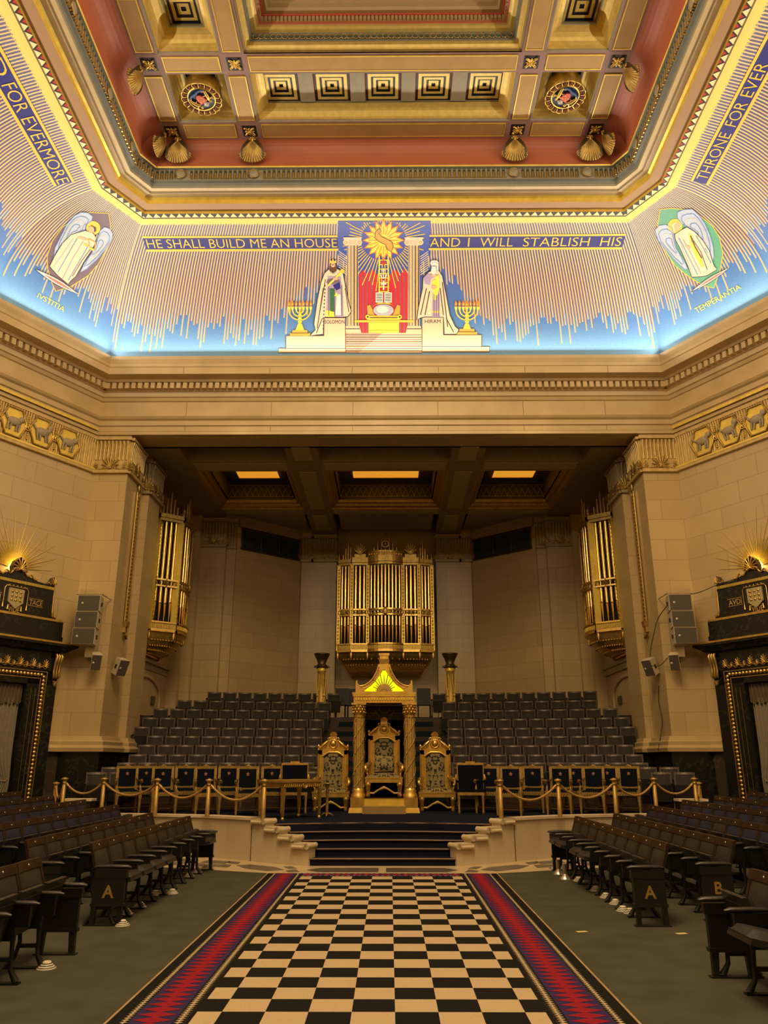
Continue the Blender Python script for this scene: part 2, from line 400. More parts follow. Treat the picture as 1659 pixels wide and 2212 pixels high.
# ashlar joints of the entablature over the opening
b = MB()
for x in (-5.6, -3.2, -0.9, 1.5, 3.9, 6.2):
    for d, z0, z1 in ((0.08, 10.87, 11.31), (0.06, 10.45, 10.58), (0.68, 11.91, 12.09)): b.bb(x - 0.005, x + 0.005, 20 - d - 0.004, 20 - d + 0.02, z0, z1)
struct(b, 'joint_lines', mat('joint_dark', (0.12, 0.085, 0.05)), ent)

# ------------------------------------------------------------------ mosaic vault
def mosaic_mat(name, add, centre):
    t = NT(name); uv = t.coord('UV'); sx = t.n('ShaderNodeSeparateXYZ'); t.l(uv, sx.inputs[0]); u, v = sx.outputs[0], sx.outputs[1]
    s = t.math('MULTIPLY', u, 12.0); cell = t.math('FLOOR', s); fr = t.math('FRACT', s)
    wn = t.n('ShaderNodeTexWhiteNoise', noise_dimensions='1D'); t.l(cell, wn.inputs['W']); r1 = wn.outputs['Value']
    wn2 = t.n('ShaderNodeTexWhiteNoise', noise_dimensions='1D'); t.l(t.math('ADD', cell, 517.3), wn2.inputs['W']); r2 = wn2.outputs['Value']
    cmb = t.n('ShaderNodeCombineXYZ'); t.l(u, cmb.inputs[0]); lo = t.noise(0.8, 2, cmb.outputs[0])
    base = t.math('ADD', t.math('MULTIPLY', t.math('SUBTRACT', lo, 0.5), 0.22), 0.20 + add)
    if centre:
        ax = t.math('ABSOLUTE', u); g = t.math('MULTIPLY', t.math('SUBTRACT', 3.05, ax), 0.62, clamp=True); base = t.math('ADD', base, t.math('MULTIPLY', g, 0.42))
    vb = t.math('ADD', base, t.math('MULTIPLY', r1, 0.09))
    vr = t.math('SUBTRACT', vb, t.math('MULTIPLY', t.math('POWER', r2, 2.0), 0.19))
    tess = t.noise(46, 2, t.coord('Object'))
    hi = t.math('GREATER_THAN', v, vb); ray_ = t.math('MULTIPLY', t.math('LESS_THAN', fr, t.math('ADD', 0.34, t.math('MULTIPLY', tess, 0.2))), t.math('GREATER_THAN', v, vr))
    blue = t.ramp(t.math('ADD', v, t.math('MULTIPLY', t.math('SUBTRACT', tess, 0.5), 0.25)), [(0.0, srgb(112, 156, 188)), (0.25, srgb(72, 116, 172)), (0.6, srgb(72, 88, 152))])
    mauve = t.ramp(t.math('ADD', v, t.math('MULTIPLY', t.math('SUBTRACT', tess, 0.5), 0.5)), [(0.15, srgb(96, 106, 146)), (0.45, srgb(108, 88, 108)), (0.72, srgb(92, 80, 112)), (1.0, srgb(96, 90, 126))])
    gold = t.ramp(t.math('ADD', v, t.math('MULTIPLY', t.math('SUBTRACT', r1, 0.5), 0.5)), [(0.1, srgb(206, 164, 112)), (0.5, srgb(208, 176, 120)), (1.0, srgb(222, 194, 128))])
    c = t.mix(ray_, t.mix(hi, blue, mauve), gold)
    edge_ = t.math('GREATER_THAN', t.math('ADD', v, t.math('MULTIPLY', tess, 0.06)), 0.975); c = t.mix(edge_, c, srgb(238, 205, 96))
    t.l(c, t.b.inputs['Base Color']); t.b.inputs['Roughness'].default_value = 0.5; t.bump(tess, 0.15, 0.01)
    return t.mat
mm = {7: mosaic_mat('mosaic_rays_front', 0.02, True), 0: mosaic_mat('mosaic_rays_diagonal', 0.10, False), 1: mosaic_mat('mosaic_rays_side', 0.16, False)}
vn = ['vault_wall_diagonal_right', 'vault_wall_right', 'vault_wall_corner_right', 'vault_wall_back', 'vault_wall_corner_left', 'vault_wall_left', 'vault_wall_diagonal_left', 'vault_wall_front']
NV = 18
for k in range(NE):
    b = MB(); rs = [ring(D0 + PV * (1 - math.cos(PI / 2 * j / NV))) for j in range(NV + 1)]
    L0 = (rs[0][(k + 1) % NE] - rs[0][k]).length; nu = 16
    def fn(u, v):
        j = round(v * NV); a, c = rs[j][k], rs[j][(k + 1) % NE]; p = a + (c - a) * u
        return (p.x, p.y, Z0 + PV * math.sin(PI / 2 * v))
    b.grid(fn, nu, NV, True, lambda u, v: ((u - 0.5) * L0 * (-1 if k in (5, 6) else 1), v))
    struct(b, vn[k], mm[7 if k in (7, 3) else 1 if k in (1, 5) else 0])

# ------------------------------------------------------------------ ceiling
def tri_mat(name, red):
    t = NT(name); uv = t.coord('UV'); sx = t.n('ShaderNodeSeparateXYZ'); t.l(uv, sx.inputs[0]); u, v = sx.outputs[0], sx.outputs[1]
    tri = lambda ph, per: t.math('MULTIPLY', t.math('ABSOLUTE', t.math('SUBTRACT', t.math('FRACT', t.math('ADD', t.math('MULTIPLY', u, 1 / per), ph)), 0.5)), 2.0)
    a = t.math('LESS_THAN', tri(0.0, 0.2), t.math('SUBTRACT', 1.0, v))
    c = t.mix(a, srgb(44, 30, 24), srgb(248, 226, 160))
    if red: c = t.mix(t.math('LESS_THAN', tri(0.5, 0.2), t.math('SUBTRACT', v, 0.45)), c, srgb(190, 36, 30))
    t.l(c, t.b.inputs['Base Color']); t.b.inputs['Roughness'].default_value = 0.5; return t.mat
MAUVE = srgb(150, 112, 98); OCH = srgb(178, 138, 78); REDC = srgb(178, 98, 66); BG = srgb(156, 144, 116)
m_mauve = mat('ceiling_mauve', MAUVE, 0.5, var=0.06); m_ochre = mat('ceiling_ochre', OCH, 0.5, 0.15, 0.08, 3); m_red = mat('cove_terracotta', REDC, 0.42, var=0.08, scale=1.2)
m_bgrey = mat('frieze_grey', BG, 0.5, var=0.06); m_blueg = mat('frieze_blue', srgb(118, 120, 110), 0.5, var=0.08); m_brown = mat('ceiling_brown', srgb(158, 116, 66), 0.5, var=0.05, scale=1.2)
m_cream = mat('ceiling_cream', srgb(176, 150, 100), 0.5, var=0.05); m_dark = mat('coffer_black', (0.012, 0.010, 0.010), 0.4); m_blue = mat('coffer_blue', srgb(16, 52, 84), 0.45); m_maroon = mat('coffer_red', srgb(130, 22, 18), 0.45)
m_greenp = mat('guilloche_green', srgb(70, 96, 78), 0.5); m_goldp = mat('coffer_gold', (0.78, 0.56, 0.15), 0.4, 0.35, 0.1, 8)
m_triE = tri_mat('triangle_border_cream', False); m_triS = tri_mat('triangle_border_red', True)
def soff(x, y0, y1, ch):
    return [Vector(p) for p in ((x - ch, y1), (x, y1 - ch * 1.2), (x, y0 + ch * 1.2), (x - ch, y0), (-x + ch, y0), (-x, y0 + ch * 1.2), (-x, y1 - ch * 1.2), (-x + ch, y1))]
b = MB(); Q = ring
rings = [(Q(3.15), 15.10), (Q(3.17), 15.075), (Q(3.18), 15.10), (Q(3.31), 15.12), (Q(3.32), 15.19), (Q(3.60), 15.19), (Q(3.61), 15.30), (Q(3.66), 15.34), (Q(3.78), 15.35), (Q(3.79), 15.39), (Q(3.92), 15.40), (Q(3.93), 15.46), (Q(3.96), 15.52), (Q(4.02), 15.55), (Q(4.05), 15.83), (Q(4.12), 15.85), (Q(4.14), 15.88)]
ms = [0, 1, 2, 3, 4, 3, 3, 5, 6, 5, 6, 7, 7, 6, 7, 3]
loft(b, rings, ms, edges=(0, 2, 3, 4, 6, 7)); b.cur = 8
loft(b, rings, [0, 1, 8] + ms[3:], edges=(1, 5))
ceil = struct(b, 'trim_ceiling', [m_goldleaf, m_blueg, m_triE, m_goldleaf, m_brown, m_stone, m_bgrey, m_blueg, m_triS])
b = MB(); nA = 8; r0 = Q(4.14); r1 = soff(5.5, -1.62, 15.62, 0.22); rr = []
for i in range(nA + 1):
    th = PI / 2 * i / nA; f = 1 - math.cos(th); rr.append(([p + (q - p) * f for p, q in zip(r0, r1)], 15.88 + 0.61 * math.sin(th)))
loft(b, rr); struct(b, 'cove', m_red)
b = MB(); b2 = MB(); b3 = MB()    # tongues of the blue grey frieze, roundels
for k in (0, 1, 5, 6, 7):
    rg = Q(4.06); a, c = rg[k], rg[(k + 1) % NE]; e = (c - a).normalized(); L = (c - a).length; N = max(2, int(L / 0.122)); _, _, _, n, _ = edge(k)
    for i in range(N):
        p = a + e * (L * (i + 0.5) / N) - n * 0.008
        if p.y < 7: continue
        if k == 7 and min(abs(p.x - s) for s in (-5.1, -3.26, 3.26, 5.1)) < 0.17: continue
        b.tube([(p.x, p.y, 15.57), (p.x, p.y, 15.72)], [0.024, 0.026], 6); b.ball((p.x, p.y, 15.72), (0.028, 0.028, 0.03), 6, 4)
        q = p - n * 0.004; b2.box((q.x, q.y, 15.755), (0.05, 0.03, 0.10), Matrix(((e.x, n.x, 0), (e.y, n.y, 0), (0, 0, 1))))
        q2 = a + e * (L * (i + 1.0) / N); b3.box((q2.x, q2.y, 15.70), (0.022, 0.04, 0.26), Matrix(((e.x, n.x, 0), (e.y, n.y, 0), (0, 0, 1))))
struct(b, 'tongue_trim', m_gold, ceil); struct(b2, 'tongue_recess_trim', mat('tongue_dark_green', srgb(48, 62, 52), 0.5), ceil); struct(b3, 'tongue_rib_trim', m_bgrey, ceil)
b = MB(); b2 = MB()
pts = [(x, 20 - 4.06) for x in (-5.1, -3.26, 3.26, 5.1)]
for x, y in pts:
    b.M = Matrix.Translation((x, y - 0.02, 15.70)) @ Matrix.Rotation(PI / 2, 4, 'X'); b.lathe([(0.001, 0.03), (0.10, 0.03), (0.12, 0.0)], n=20); b.M = None
    b2.torus((x, y - 0.03, 15.70), 0.125, 0.014, 'y', 20)
for s in (-1, 1):
    for y in (15.0, 13.45, 11.4):
        b.M = Matrix.Translation((s * 6.04, y, 15.70)) @ Matrix.Rotation(-s * PI / 2, 4, 'Y'); b.lathe([(0.001, 0.03), (0.10, 0.03), (0.12, 0.0)], n=20); b.M = None
        b2.torus((s * 6.03, y, 15.70), 0.125, 0.014, 'x', 20)
struct(b, 'roundel_trim', m_bgrey, ceil); struct(b2, 'roundel_ring_trim', m_gold_d, ceil)

# grid of beams and coffers
ZC = 16.49
b = MB()
YS = [15.08, 13.68, 13.16, 11.25, 10.73]
yb = [(15.62, 15.08), (13.68, 13.16)]
mid = lambda y: 14 - y
for y1, y0 in yb + [(mid(13.16), mid(13.68)), (mid(15.08), mid(15.62))]: b.bb(-5.62, 5.62, y0, y1, ZC, ZC + 1.2)
CELLS = [(13.68, 15.08), (11.78, 13.16), (9.88, 11.26), (7.26, 9.36), (4.64, 6.74), (2.74, 4.12), (0.84, 2.22), (-1.08, 0.32)]
for y0, y1 in ((11.26, 11.78), (9.36, 9.88), (6.74, 7.26), (4.12, 4.64), (2.22, 2.74)):
    for s in (-1, 1): b.bb(s * 3.3, s * 5.2, y0, y1, ZC, ZC + 1.2)
for s in (-1, 1):
    b.bb(s * 4.97, s * 5.62, -1.62, 15.61, ZC + 0.003, ZC + 1.19); b.bb(s * 3.06, s * 3.58, -1.62, 15.61, ZC + 0.003, ZC + 1.19)
ceiling = struct(b, 'ceiling', m_mauve)
b = MB(); b.bb(-7, 7, -3, 17, 18.2, 18.3); struct(b, 'ceiling_slab', m_dark, ceiling)
bp_, bg_ = MB(), MB()       # inset ochre panels with gilded borders
def panel(x0, x1, y0, y1):
    m = 0.085
    bp_.bb(x0 + m, x1 - m, y0 + m, y1 - m, ZC - 0.012, ZC + 0.01)
    for a in ((x0 + m, x1 - m, y0 + m - 0.022, y0 + m), (x0 + m, x1 - m, y1 - m, y1 - m + 0.022), (x0 + m - 0.022, x0 + m, y0 + m - 0.022, y1 - m + 0.022), (x1 - m, x1 - m + 0.022, y0 + m - 0.022, y1 - m + 0.022)): bg_.bb(*a, ZC - 0.022, ZC + 0.01)
for y1, y0 in yb:
    panel(-3.06, 3.06, y0, y1)
    for s in (-1, 1): panel(*sorted((s * 3.58, s * 4.97)), y0, y1)
for s in (-1, 1):
    for x0, x1 in ((3.06, 3.58), (4.97, 5.5)):
        for y0, y1 in CELLS: panel(*sorted((s * x0, s * x1)), y0, y1)
struct(bp_, 'panel_ochre', m_ochre, ceiling); struct(bg_, 'panel_gilt_trim', m_goldleaf, ceiling)
def rect(x0, x1, y0, y1): return [Vector(p) for p in ((x1, y1), (x1, y0), (x0, y0), (x0, y1))]
def inset(r, d): return rect(r[2].x + d, r[0].x - d, r[1].y + d, r[0].y - d)
def coffer_side(b, R0, depth=0.42, din=0.26, lip=0.04):
    rr = [(R0, ZC), (inset(R0, 0.02), ZC + lip), (inset(R0, lip), ZC + lip)]; ms = [1, 1]
    for i in range(1, 7):
        th = PI / 2 * i / 6; rr.append((inset(R0, lip + din * (1 - math.cos(th))), ZC + lip + (depth - lip) * math.sin(th))); ms.append(0)
    loft(b, rr, ms); return inset(R0, lip + din)
def nested(b, cx, cy, h, z):      # square stepped coffer: gold and black rings rising to a small dark centre
    hs = [1.0, 0.86, 0.84, 0.62, 0.60, 0.42, 0.40, 0.26, 0.24, 0.13, 0.10, 0.02]
    zs = [0.0, 0.0, 0.12, 0.12, 0.13, 0.14, 0.22, 0.22, 0.24, 0.24, 0.27, 0.27]; mm_ = [3, 2, 0, 2, 1, 0, 2, 1, 0, 1, 1]
    mm_ = [4, 2, 0, 3, 1, 0, 1, 1, 0, 1, 1]
    hs = [1.0, 0.93, 0.91, 0.69, 0.67, 0.56, 0.36, 0.36, 0.20, 0.12, 0.11, 0.02][:12]
    rr = [(rect(cx - h * q, cx + h * q, cy - h * q, cy + h * q), z + w) for q, w in zip([1.0, 0.96, 0.84, 0.66, 0.65, 0.54, 0.39, 0.38, 0.27, 0.11, 0.10, 0.01], [0, 0.03, 0.03, 0.03, 0.055, 0.055, 0.055, 0.08, 0.08, 0.08, 0.105, 0.105])]
    loft(b, rr, [4, 2, 0, 3, 2, 0, 2, 2, 0, 2, 2])
CM = [m_goldp, m_bgrey, m_dark, m_blue, m_maroon]
for s in (-1, 1):
    for j, (y0, y1) in enumerate(CELLS):
        b = MB(); R0 = rect(*sorted((s * 3.58, s * 4.97)), y0, y1); b.M = None
        I = coffer_side(b, R0)
        if j == 0:
            b.cur = 1; loft(b, [(I, ZC + 0.42), (inset(I, 0.05), ZC + 0.42), (inset(I, 0.06), ZC + 0.8)], [1, 2]); b.cur = 2
            p = inset(I, 0.06); b.quad(*[(q.x, q.y, ZC + 0.8) for q in p], uv=[(0, 0)] * 4)
        else:
            cx, cy = s * 4.275, (y0 + y1) / 2 + 0.06; h = 0.47
            loft(b, [(I, ZC + 0.42), (inset(I, 0.03), ZC + 0.42), (inset(I, 0.03), ZC + 0.47), (rect(cx - h, cx + h, cy - h, cy + h), ZC + 0.47)], [1, 1, 1]); nested(b, cx, cy, h, ZC + 0.47)
        struct(b, 'coffer_ceiling', [m_goldp, m_bgrey, m_dark, m_blue, m_maroon], ceiling)
b = MB(); R0 = rect(-3.06, 3.06, 13.68, 15.08); I = coffer_side(b, R0, 0.30, 0.24); b.cur = 1
zf = ZC + 0.32; xs = [-2.42, -1.21, 0, 1.19, 2.40]; h = 0.43; cy = 14.40
x_prev = I[2].x
for i, x in enumerate(xs):
    b.bb(x_prev, x - h, I[1].y, I[0].y, zf, zf + 0.06); x_prev = x + h
    b.bb(x - h, x + h, I[1].y, cy - h, zf, zf + 0.06); b.bb(x - h, x + h, cy + h, I[0].y, zf, zf + 0.06)
b.bb(x_prev, I[0].x, I[1].y, I[0].y, zf, zf + 0.06)
b.uv = {}
struct(b, 'coffer_long_ceiling', [m_goldp, m_bgrey], ceiling)
for x in xs:
    b = MB(); nested(b, x, cy, h, zf + 0.01); struct(b, 'coffer_square_ceiling', CM, ceiling)
b = MB(); R0 = rect(-3.06, 3.06, -1.08, 0.32); I = coffer_side(b, R0, 0.30, 0.24); b.cur = 1; b.quad(*[(q.x, q.y, ZC + 0.3) for q in I], uv=[(0, 0)] * 4); struct(b, 'coffer_long_ceiling', [m_goldp, m_bgrey], ceiling)
# raised central compartment
b = MB(); B0 = rect(-3.06, 3.06, 0.84, 13.16)
pr = [(0, 0), (0.0, 0.03), (0.05, 0.05), (0.06, 0.09), (0.09, 0.14), (0.15, 0.15), (0.16, 0.17), (0.20, 0.36), (0.28, 0.37), (0.32, 0.40), (0.36, 0.41), (0.37, 0.44), (0.40, 0.45), (0.43, 0.56), (0.46, 0.56), (0.47, 0.58), (0.55, 0.58), (0.58, 0.64), (0.66, 0.66), (0.67, 0.72), (0.75, 0.76), (0.76, 0.80)]
ms = [1, 1, 0, 0, 0, 1, 2, 0, 0, 0, 3, 3, 5, 4, 4, 5, 6, 6, 6, 6, 6]
loft(b, [(inset(B0, d), ZC + z) for d, z in pr], ms)
p = inset(B0, 0.76); b.cur = 6; b.quad(*[(q.x, q.y, ZC + 0.8) for q in p], uv=[(0, 0)] * 4)
struct(b, 'centre_ceiling', [m_goldp, mat('olive_fillet', srgb(150, 124, 62), 0.5), m_blueg, m_red, mat('bright_red_line', srgb(196, 62, 40), 0.5), m_brown, m_cream], ceiling)
b = MB(); b2 = MB(); b3 = MB()
N = 44
for i in range(N):
    x = -2.85 + 5.7 * (i + 0.5) / N; b.torus((x, 12.965, ZC + 0.265), 0.066, 0.012, 'y', 14, 5); b3.ball((x, 12.97, ZC + 0.265), (0.035, 0.012, 0.03), 8, 4)
for i in range(62): b2.box((-2.66 + 5.32 * (i + 0.5) / 62, 12.735, ZC + 0.505), (0.058, 0.05, 0.10))
for s in (-1, 1):
    for i in range(20): b2.box((s * 2.645, 12.6 - 0.1 * i, ZC + 0.505), (0.05, 0.06, 0.10))
struct(b, 'guilloche_trim', m_gold_d, ceiling); struct(b2, 'dentil_ceiling_trim', m_cream, ceiling); struct(b3, 'guilloche_boss_trim', m_greenp, ceiling)

# gilded rosettes, shells and heraldic roundels fixed to the ceiling
rb, lb = MB(), MB()
def rosette():
    t = thing('gilt_rosette', '', 'rosette', group='gilt rosettes at the crossings of the ceiling beams')
    b = MB(); b.bb(-0.17, 0.17, -0.17, 0.17, -0.005, 0.01); b.build('rosette_ground', m_dark, t)
    b = MB(); b.ball((0, 0, -0.03), 0.035, 8, 6); b.build('boss', m_gold, t)
    for q in range(8):
        b = MB(); a = PI / 4 * q; L = 0.155 if q % 2 else 0.115
        b.M = Matrix.Rotation(a, 4, 'Z'); b.ball((L * 0.58, 0, -0.018), (L * 0.5, 0.036 if q % 2 else 0.026, 0.022), 8, 5)
        if q % 2: b.ball((L * 0.92, 0, -0.03), (0.034, 0.034, 0.02), 8, 4)
        b.build('petal', m_gold, t)
    return t
ro = rosette(); note_kids(ro)
spots = [(sx * x, y, a, c) for y, a in ((15.36, 'border'), (13.42, 'inner')) for sx, c in ((-1, 'left'), (1, 'right')) for x in (5.23, 3.31)]
for i, (x, y, a, c) in enumerate(spots):
    lab = 'gilt leaf rosette on %s cross beam, %s half, %s' % ('lower' if a == 'border' else 'upper', c, 'by the corner shell' if abs(x) > 4 else 'beside the five coffers')
    if i == 0: ro.location = (x, y, ZC); ro['label'] = lab
    else: dup(ro, (x, y, ZC), label=lab)
def shell_mesh():
    b = MB(); n = 15; H, Wd = 0.60, 0.30
    for i in range(n):
        a = R(-100 + 200 * i / (n - 1)) * 0.5; a2 = R(-128 + 256 * i / (n - 1)) * 0.5
        tip = (Wd * 1.02 * math.sin(a2 * 1.35) , -H * (0.50 + 0.50 * math.cos(a2 * 1.1)) )
        pts = []; rs = []
        for j in range(8):
            s = j / 7; x = tip[0] * (s ** 1.25); z = -0.05 + (tip[1] + 0.05) * (s ** 0.9)
            pts.append((x, -0.05 - 0.11 * math.sin(PI * (0.15 + 0.75 * s)) + 0.03 * abs(math.sin(a2)) * s, z)); rs.append(0.008 + 0.025 * s)
        b.tube(pts, rs, 7); b.ball(pts[-1], (0.037, 0.03, 0.036), 7, 5)
    w = MB(); w.grid(lambda u, v: ((u - 0.5) * 2 * Wd * (0.12 + 0.86 * math.sin(PI * min(1, 0.08 + v * 0.62))), -0.045 - 0.09 * math.sin(PI * (0.15 + 0.75 * v)), -0.03 - (H - 0.05) * v), 8, 8)
    return b, w
def shell():
    t = thing('gilt_shell', '', 'shell', group='gilt shells round the ceiling cove')
    f_, w_ = shell_mesh(); f_.build('fluted_shell', m_gold_d, t); w_.build('shell_web', m_bronze, t)
    for s in (-1, 1):
        b = MB(); b.tube([(s * (0.03 + 0.05 * f / 10 * 1.2) + s * 0.045 * math.cos(f * 0.62) * (1 - f / 14) - s * 0.02, -0.10, -0.045 + 0.045 * math.sin(f * 0.62) * (1 - f / 14)) for f in range(14)], [0.024 - 0.0012 * f for f in range(14)], 6); b.build('volute', m_gold, t)
    b = MB(); b.tube([(0, -0.10, 0.03), (0, -0.13, -0.05), (0, -0.12, -0.12)], [0.02, 0.022, 0.012], 6); b.build('stem', m_gold, t)
    return t
sh = shell(); note_kids(sh)
q = 0
for s, c in ((-1, 'left'), (1, 'right')):
    for x, y, rz, w in ((5.14, 15.62, 0, 'at the end of the red cove over the inscription'), (3.27, 15.62, 0, 'between corner and middle of the front cove'), (5.5, 15.40, 1, 'round the corner on the side cove'), (5.5, 13.48, 1, 'on the side cove, nearer the viewer'), (5.5, 11.0, 1, 'on the side cove, second from the corner')):
        if y < 11.2: continue
        rot = 0 if rz == 0 else (PI / 2 if s < 0 else -PI / 2)
        lab = 'gilt scallop shell, %s half, %s' % (c, w)
        # tilt of the shell follows the cove
        if q == 0: r = sh; r.location = (s * x, y, ZC + 0.0); r['label'] = lab
        else: r = dup(sh, (s * x, y, ZC + 0.0), label=lab)
        off = 0.02
        r.rotation_mode = 'XYZ'; r.rotation_euler = (R(17), 0, 0) if rot == 0 else (Matrix.Rotation(-rot + PI, 3, 'Z') @ Matrix.Rotation(R(17), 3, 'X')).to_euler() if False else (Matrix.Rotation(rot if False else (PI / 2 if s < 0 else -PI / 2), 3, 'Z') @ Matrix.Rotation(R(17), 3, 'X')).to_euler()
        q += 1
def roundel():
    t = thing('heraldic_roundel', '', 'roundel', group='painted heraldic roundels in the corner coffers')
    b = MB(); b.lathe([(0.001, -0.05), (0.36, -0.05), (0.40, -0.02), (0.40, 0.5), (0.001, 0.5)], n=28); b.build('drum', m_gold_d, t)
    b = MB(); b.lathe([(0.30, -0.055), (0.30, -0.085), (0.32, -0.10), (0.34, -0.06)], n=28); b.build('inner_ring', m_gold, t)
    b = MB(); b.lathe([(0.001, -0.056), (0.30, -0.06)], n=28); b.build('painted_ground', m_blue, t)
    bm_, bgl = MB(), MB()
    for i in range(18):
        a = 2 * PI * i / 18; bm_.M = bgl.M = Matrix.Rotation(a, 4, 'Z')
        bm_.ball((0.395, 0, -0.06), (0.06, 0.055, 0.05), 8, 5); bgl.tube([(0.34, 0.062, -0.09), (0.41, 0.072, -0.11), (0.455, 0.076, -0.07)], 0.013, 5); bgl.tube([(0.452, -0.055, -0.08), (0.468, 0.0, -0.09), (0.452, 0.055, -0.08)], 0.014, 5)
    bm_.build('scalloped_border', mat('maroon_paint', srgb(104, 40, 30), 0.45), t); bgl.build('border_trim', m_gold, t)
    b = MB(); b.prism([(-0.10, 0.09), (0.10, 0.09), (0.10, -0.03), (0.06, -0.11), (0, -0.15), (-0.06, -0.11), (-0.10, -0.03)], (0, 0, -0.06), (1, 0, 0), (0, 1, 0), -0.05); b.build('shield', mat('shield_red', srgb(214, 84, 66), 0.45), t)
    b = MB()
    for x, y in ((-0.05, 0.04), (0.05, 0.04), (-0.05, -0.04), (0.05, -0.04), (0, 0)): b.ball((x, y, -0.115), (0.022, 0.018, 0.01), 6, 4)
    b.build('charge', m_goldp, t)
    b = MB(); b.ball((0, 0.15, -0.09), (0.075, 0.06, 0.04), 8, 6); b.tube([(-0.08, 0.15, -0.09), (0, 0.20, -0.11), (0.08, 0.15, -0.09)], 0.018, 6); b.build('crest', mat('silver_paint', srgb(196, 184, 170), 0.4, 0.3), t)
    for s in (-1, 1):
        b = MB(); b.tube([(s * 0.24, -0.12, -0.08), (s * 0.20, 0.0, -0.10), (s * 0.15, 0.10, -0.10)], [0.03, 0.045, 0.035], 7); b.ball((s * 0.15, 0.15, -0.11), (0.036, 0.04, 0.03), 7, 5)
        b.tube([(s * 0.17, 0.07, -0.10), (s * 0.11, 0.06, -0.12)], 0.016, 5); b.tube([(s * 0.20, -0.02, -0.10), (s * 0.12, -0.05, -0.12)], 0.016, 5); b.tube([(s * 0.24, -0.12, -0.09), (s * 0.17, -0.17, -0.10)], 0.018, 5); b.tube([(s * 0.19, 0.08, -0.1), (s * 0.26, 0.10, -0.1), (s * 0.24, 0.16, -0.1)], [0.02, 0.024, 0.008], 5)
        b.build('supporter', m_gold, t)
    b = MB(); b.tube([(-0.22, -0.17, -0.09), (-0.1, -0.21, -0.10), (0, -0.19, -0.1), (0.1, -0.21, -0.10), (0.22, -0.17, -0.09)], 0.028, 5); b.build('scroll', mat('scroll_blue', srgb(66, 92, 132), 0.5), t)
    return t
rd = roundel(); note_kids(rd); rd.location = (-4.27, 14.36, ZC + 0.05); rd.rotation_euler = (0, 0, R(-38)); rd['label'] = 'painted heraldic roundel in the corner coffer, left half of ceiling'
r2 = dup(rd, (4.27, 14.36, ZC + 0.05), R(38), 'painted heraldic roundel in the corner coffer, right half of ceiling')
# ------------------------------------------------------------------ pictures and words laid into the vault
MC = {}
def tess(name, c, var=0.14):
    if name not in MC: MC[name] = mat('tesserae_' + name, c, 0.5, var=var, scale=46)
    return MC[name]
T_ = lambda r, g, b: srgb(r, g, b)
for nm, c in dict(blue=(58, 78, 160), navy=(40, 36, 112), red=(196, 40, 52), gold=(236, 188, 64), yellow=(250, 214, 70), orange=(224, 120, 34), cream=(220, 200, 166), white=(222, 214, 200), stone=(214, 184, 150), pink=(196, 150, 124), brown=(94, 58, 36),
        purple=(112, 88, 110), lilac=(170, 148, 172), green=(96, 158, 124), dgreen=(52, 104, 66), skin=(220, 168, 128), wing=(176, 184, 200), wingb=(108, 132, 178), line=(54, 44, 54), mgold=(206, 158, 60), rose=(226, 112, 100), plum=(112, 92, 104), grey=(176, 172, 184)).items(): tess(nm, T_(*c))
class Mosaic:
    def __init__(s, k, root, o, sc_):
        s.k, s.root, s.o, s.s = k, root, o, sc_; s.p = root.location.copy()
    def px(s, q): return (s.o[0] + q[0] * s.s, s.o[1] + q[1] * s.s)
    def begin(s): s.b = MB(); s.mats = []
    def ci(s, m):
        if m not in s.mats: s.mats.append(m)
        s.b.cur = s.mats.index(m)
    def put(s, vs, fs, off):
        out = []
        for q in vs: out.append(vault(s.k, *vault_hit(s.k, *q), off) - s.p)
        s.b.add(out, fs)
    def poly(s, pts, m, off=0.010):
        s.ci(m); pts = [s.px(q) for q in pts]
        bm_ = bmesh.new(); vs = [bm_.verts.new((x, y, 0)) for x, y in pts]
        for t in tessellate_polygon([[Vector((x, y, 0)) for x, y in pts]]):
            try: bm_.faces.new([vs[i] for i in t])
            except ValueError: pass
        for it in range(4):
            long = [e for e in bm_.edges if e.calc_length() > 14]
            if not long: break
            bmesh.ops.subdivide_edges(bm_, edges=long, cuts=1); bmesh.ops.triangulate(bm_, faces=bm_.faces)
        bm_.verts.index_update()
        s.put([(v.co.x, v.co.y) for v in bm_.verts], [tuple(v.index for v in f.verts) for f in bm_.faces], off); bm_.free()
    def line(s, pts, w, m, off=0.016, closed=False):
        s.ci(m); P = [Vector(s.px(q)) for q in pts]; P += [P[0]] if closed else []; Q = []
        for a, c in zip(P, P[1:]):
            n = max(1, int((c - a).length / 14))
            Q += [a + (c - a) * i / n for i in range(n)]
        Q.append(P[-1]); vs = []; h = w * s.s / 2
        for i, q in enumerate(Q):
            t = Q[min(i + 1, len(Q) - 1)] - Q[max(i - 1, 0)]; t = t.normalized() if t.length else Vector((1, 0)); n = Vector((-t.y, t.x)) * h
            vs += [tuple(q - n), tuple(q + n)]
        s.put(vs, [(2 * i, 2 * i + 1, 2 * i + 3, 2 * i + 2) for i in range(len(Q) - 1)], off)
    def disc(s, c, r, m, off=0.013, n=18):
        r = r if isinstance(r, tuple) else (r, r)
        s.poly([(c[0] + r[0] * math.cos(2 * PI * i / n), c[1] + r[1] * math.sin(2 * PI * i / n)) for i in range(n)], m, off)
    def end(s, name): return s.b.build(name, [MC[m] for m in s.mats], s.root)
def vtext(root, k, txt, a0, a1, t0, t1, m, off=0.012, bold=0.012, name='lettering'):
    vs, fs = text_mesh(txt, 1.0, bold); x0 = min(v.x for v in vs); x1 = max(v.x for v in vs); y0 = 0.0; y1 = max(v.y for v in vs)
    b = MB(); p = root.location
    b.add([vault(k, a0 + (a1 - a0) * (v.x - x0) / (x1 - x0), t0 + (t1 - t0) * (v.y - y0) / (y1 - y0), off) - p for v in vs], fs)
    b.build(name, MC[m], root)
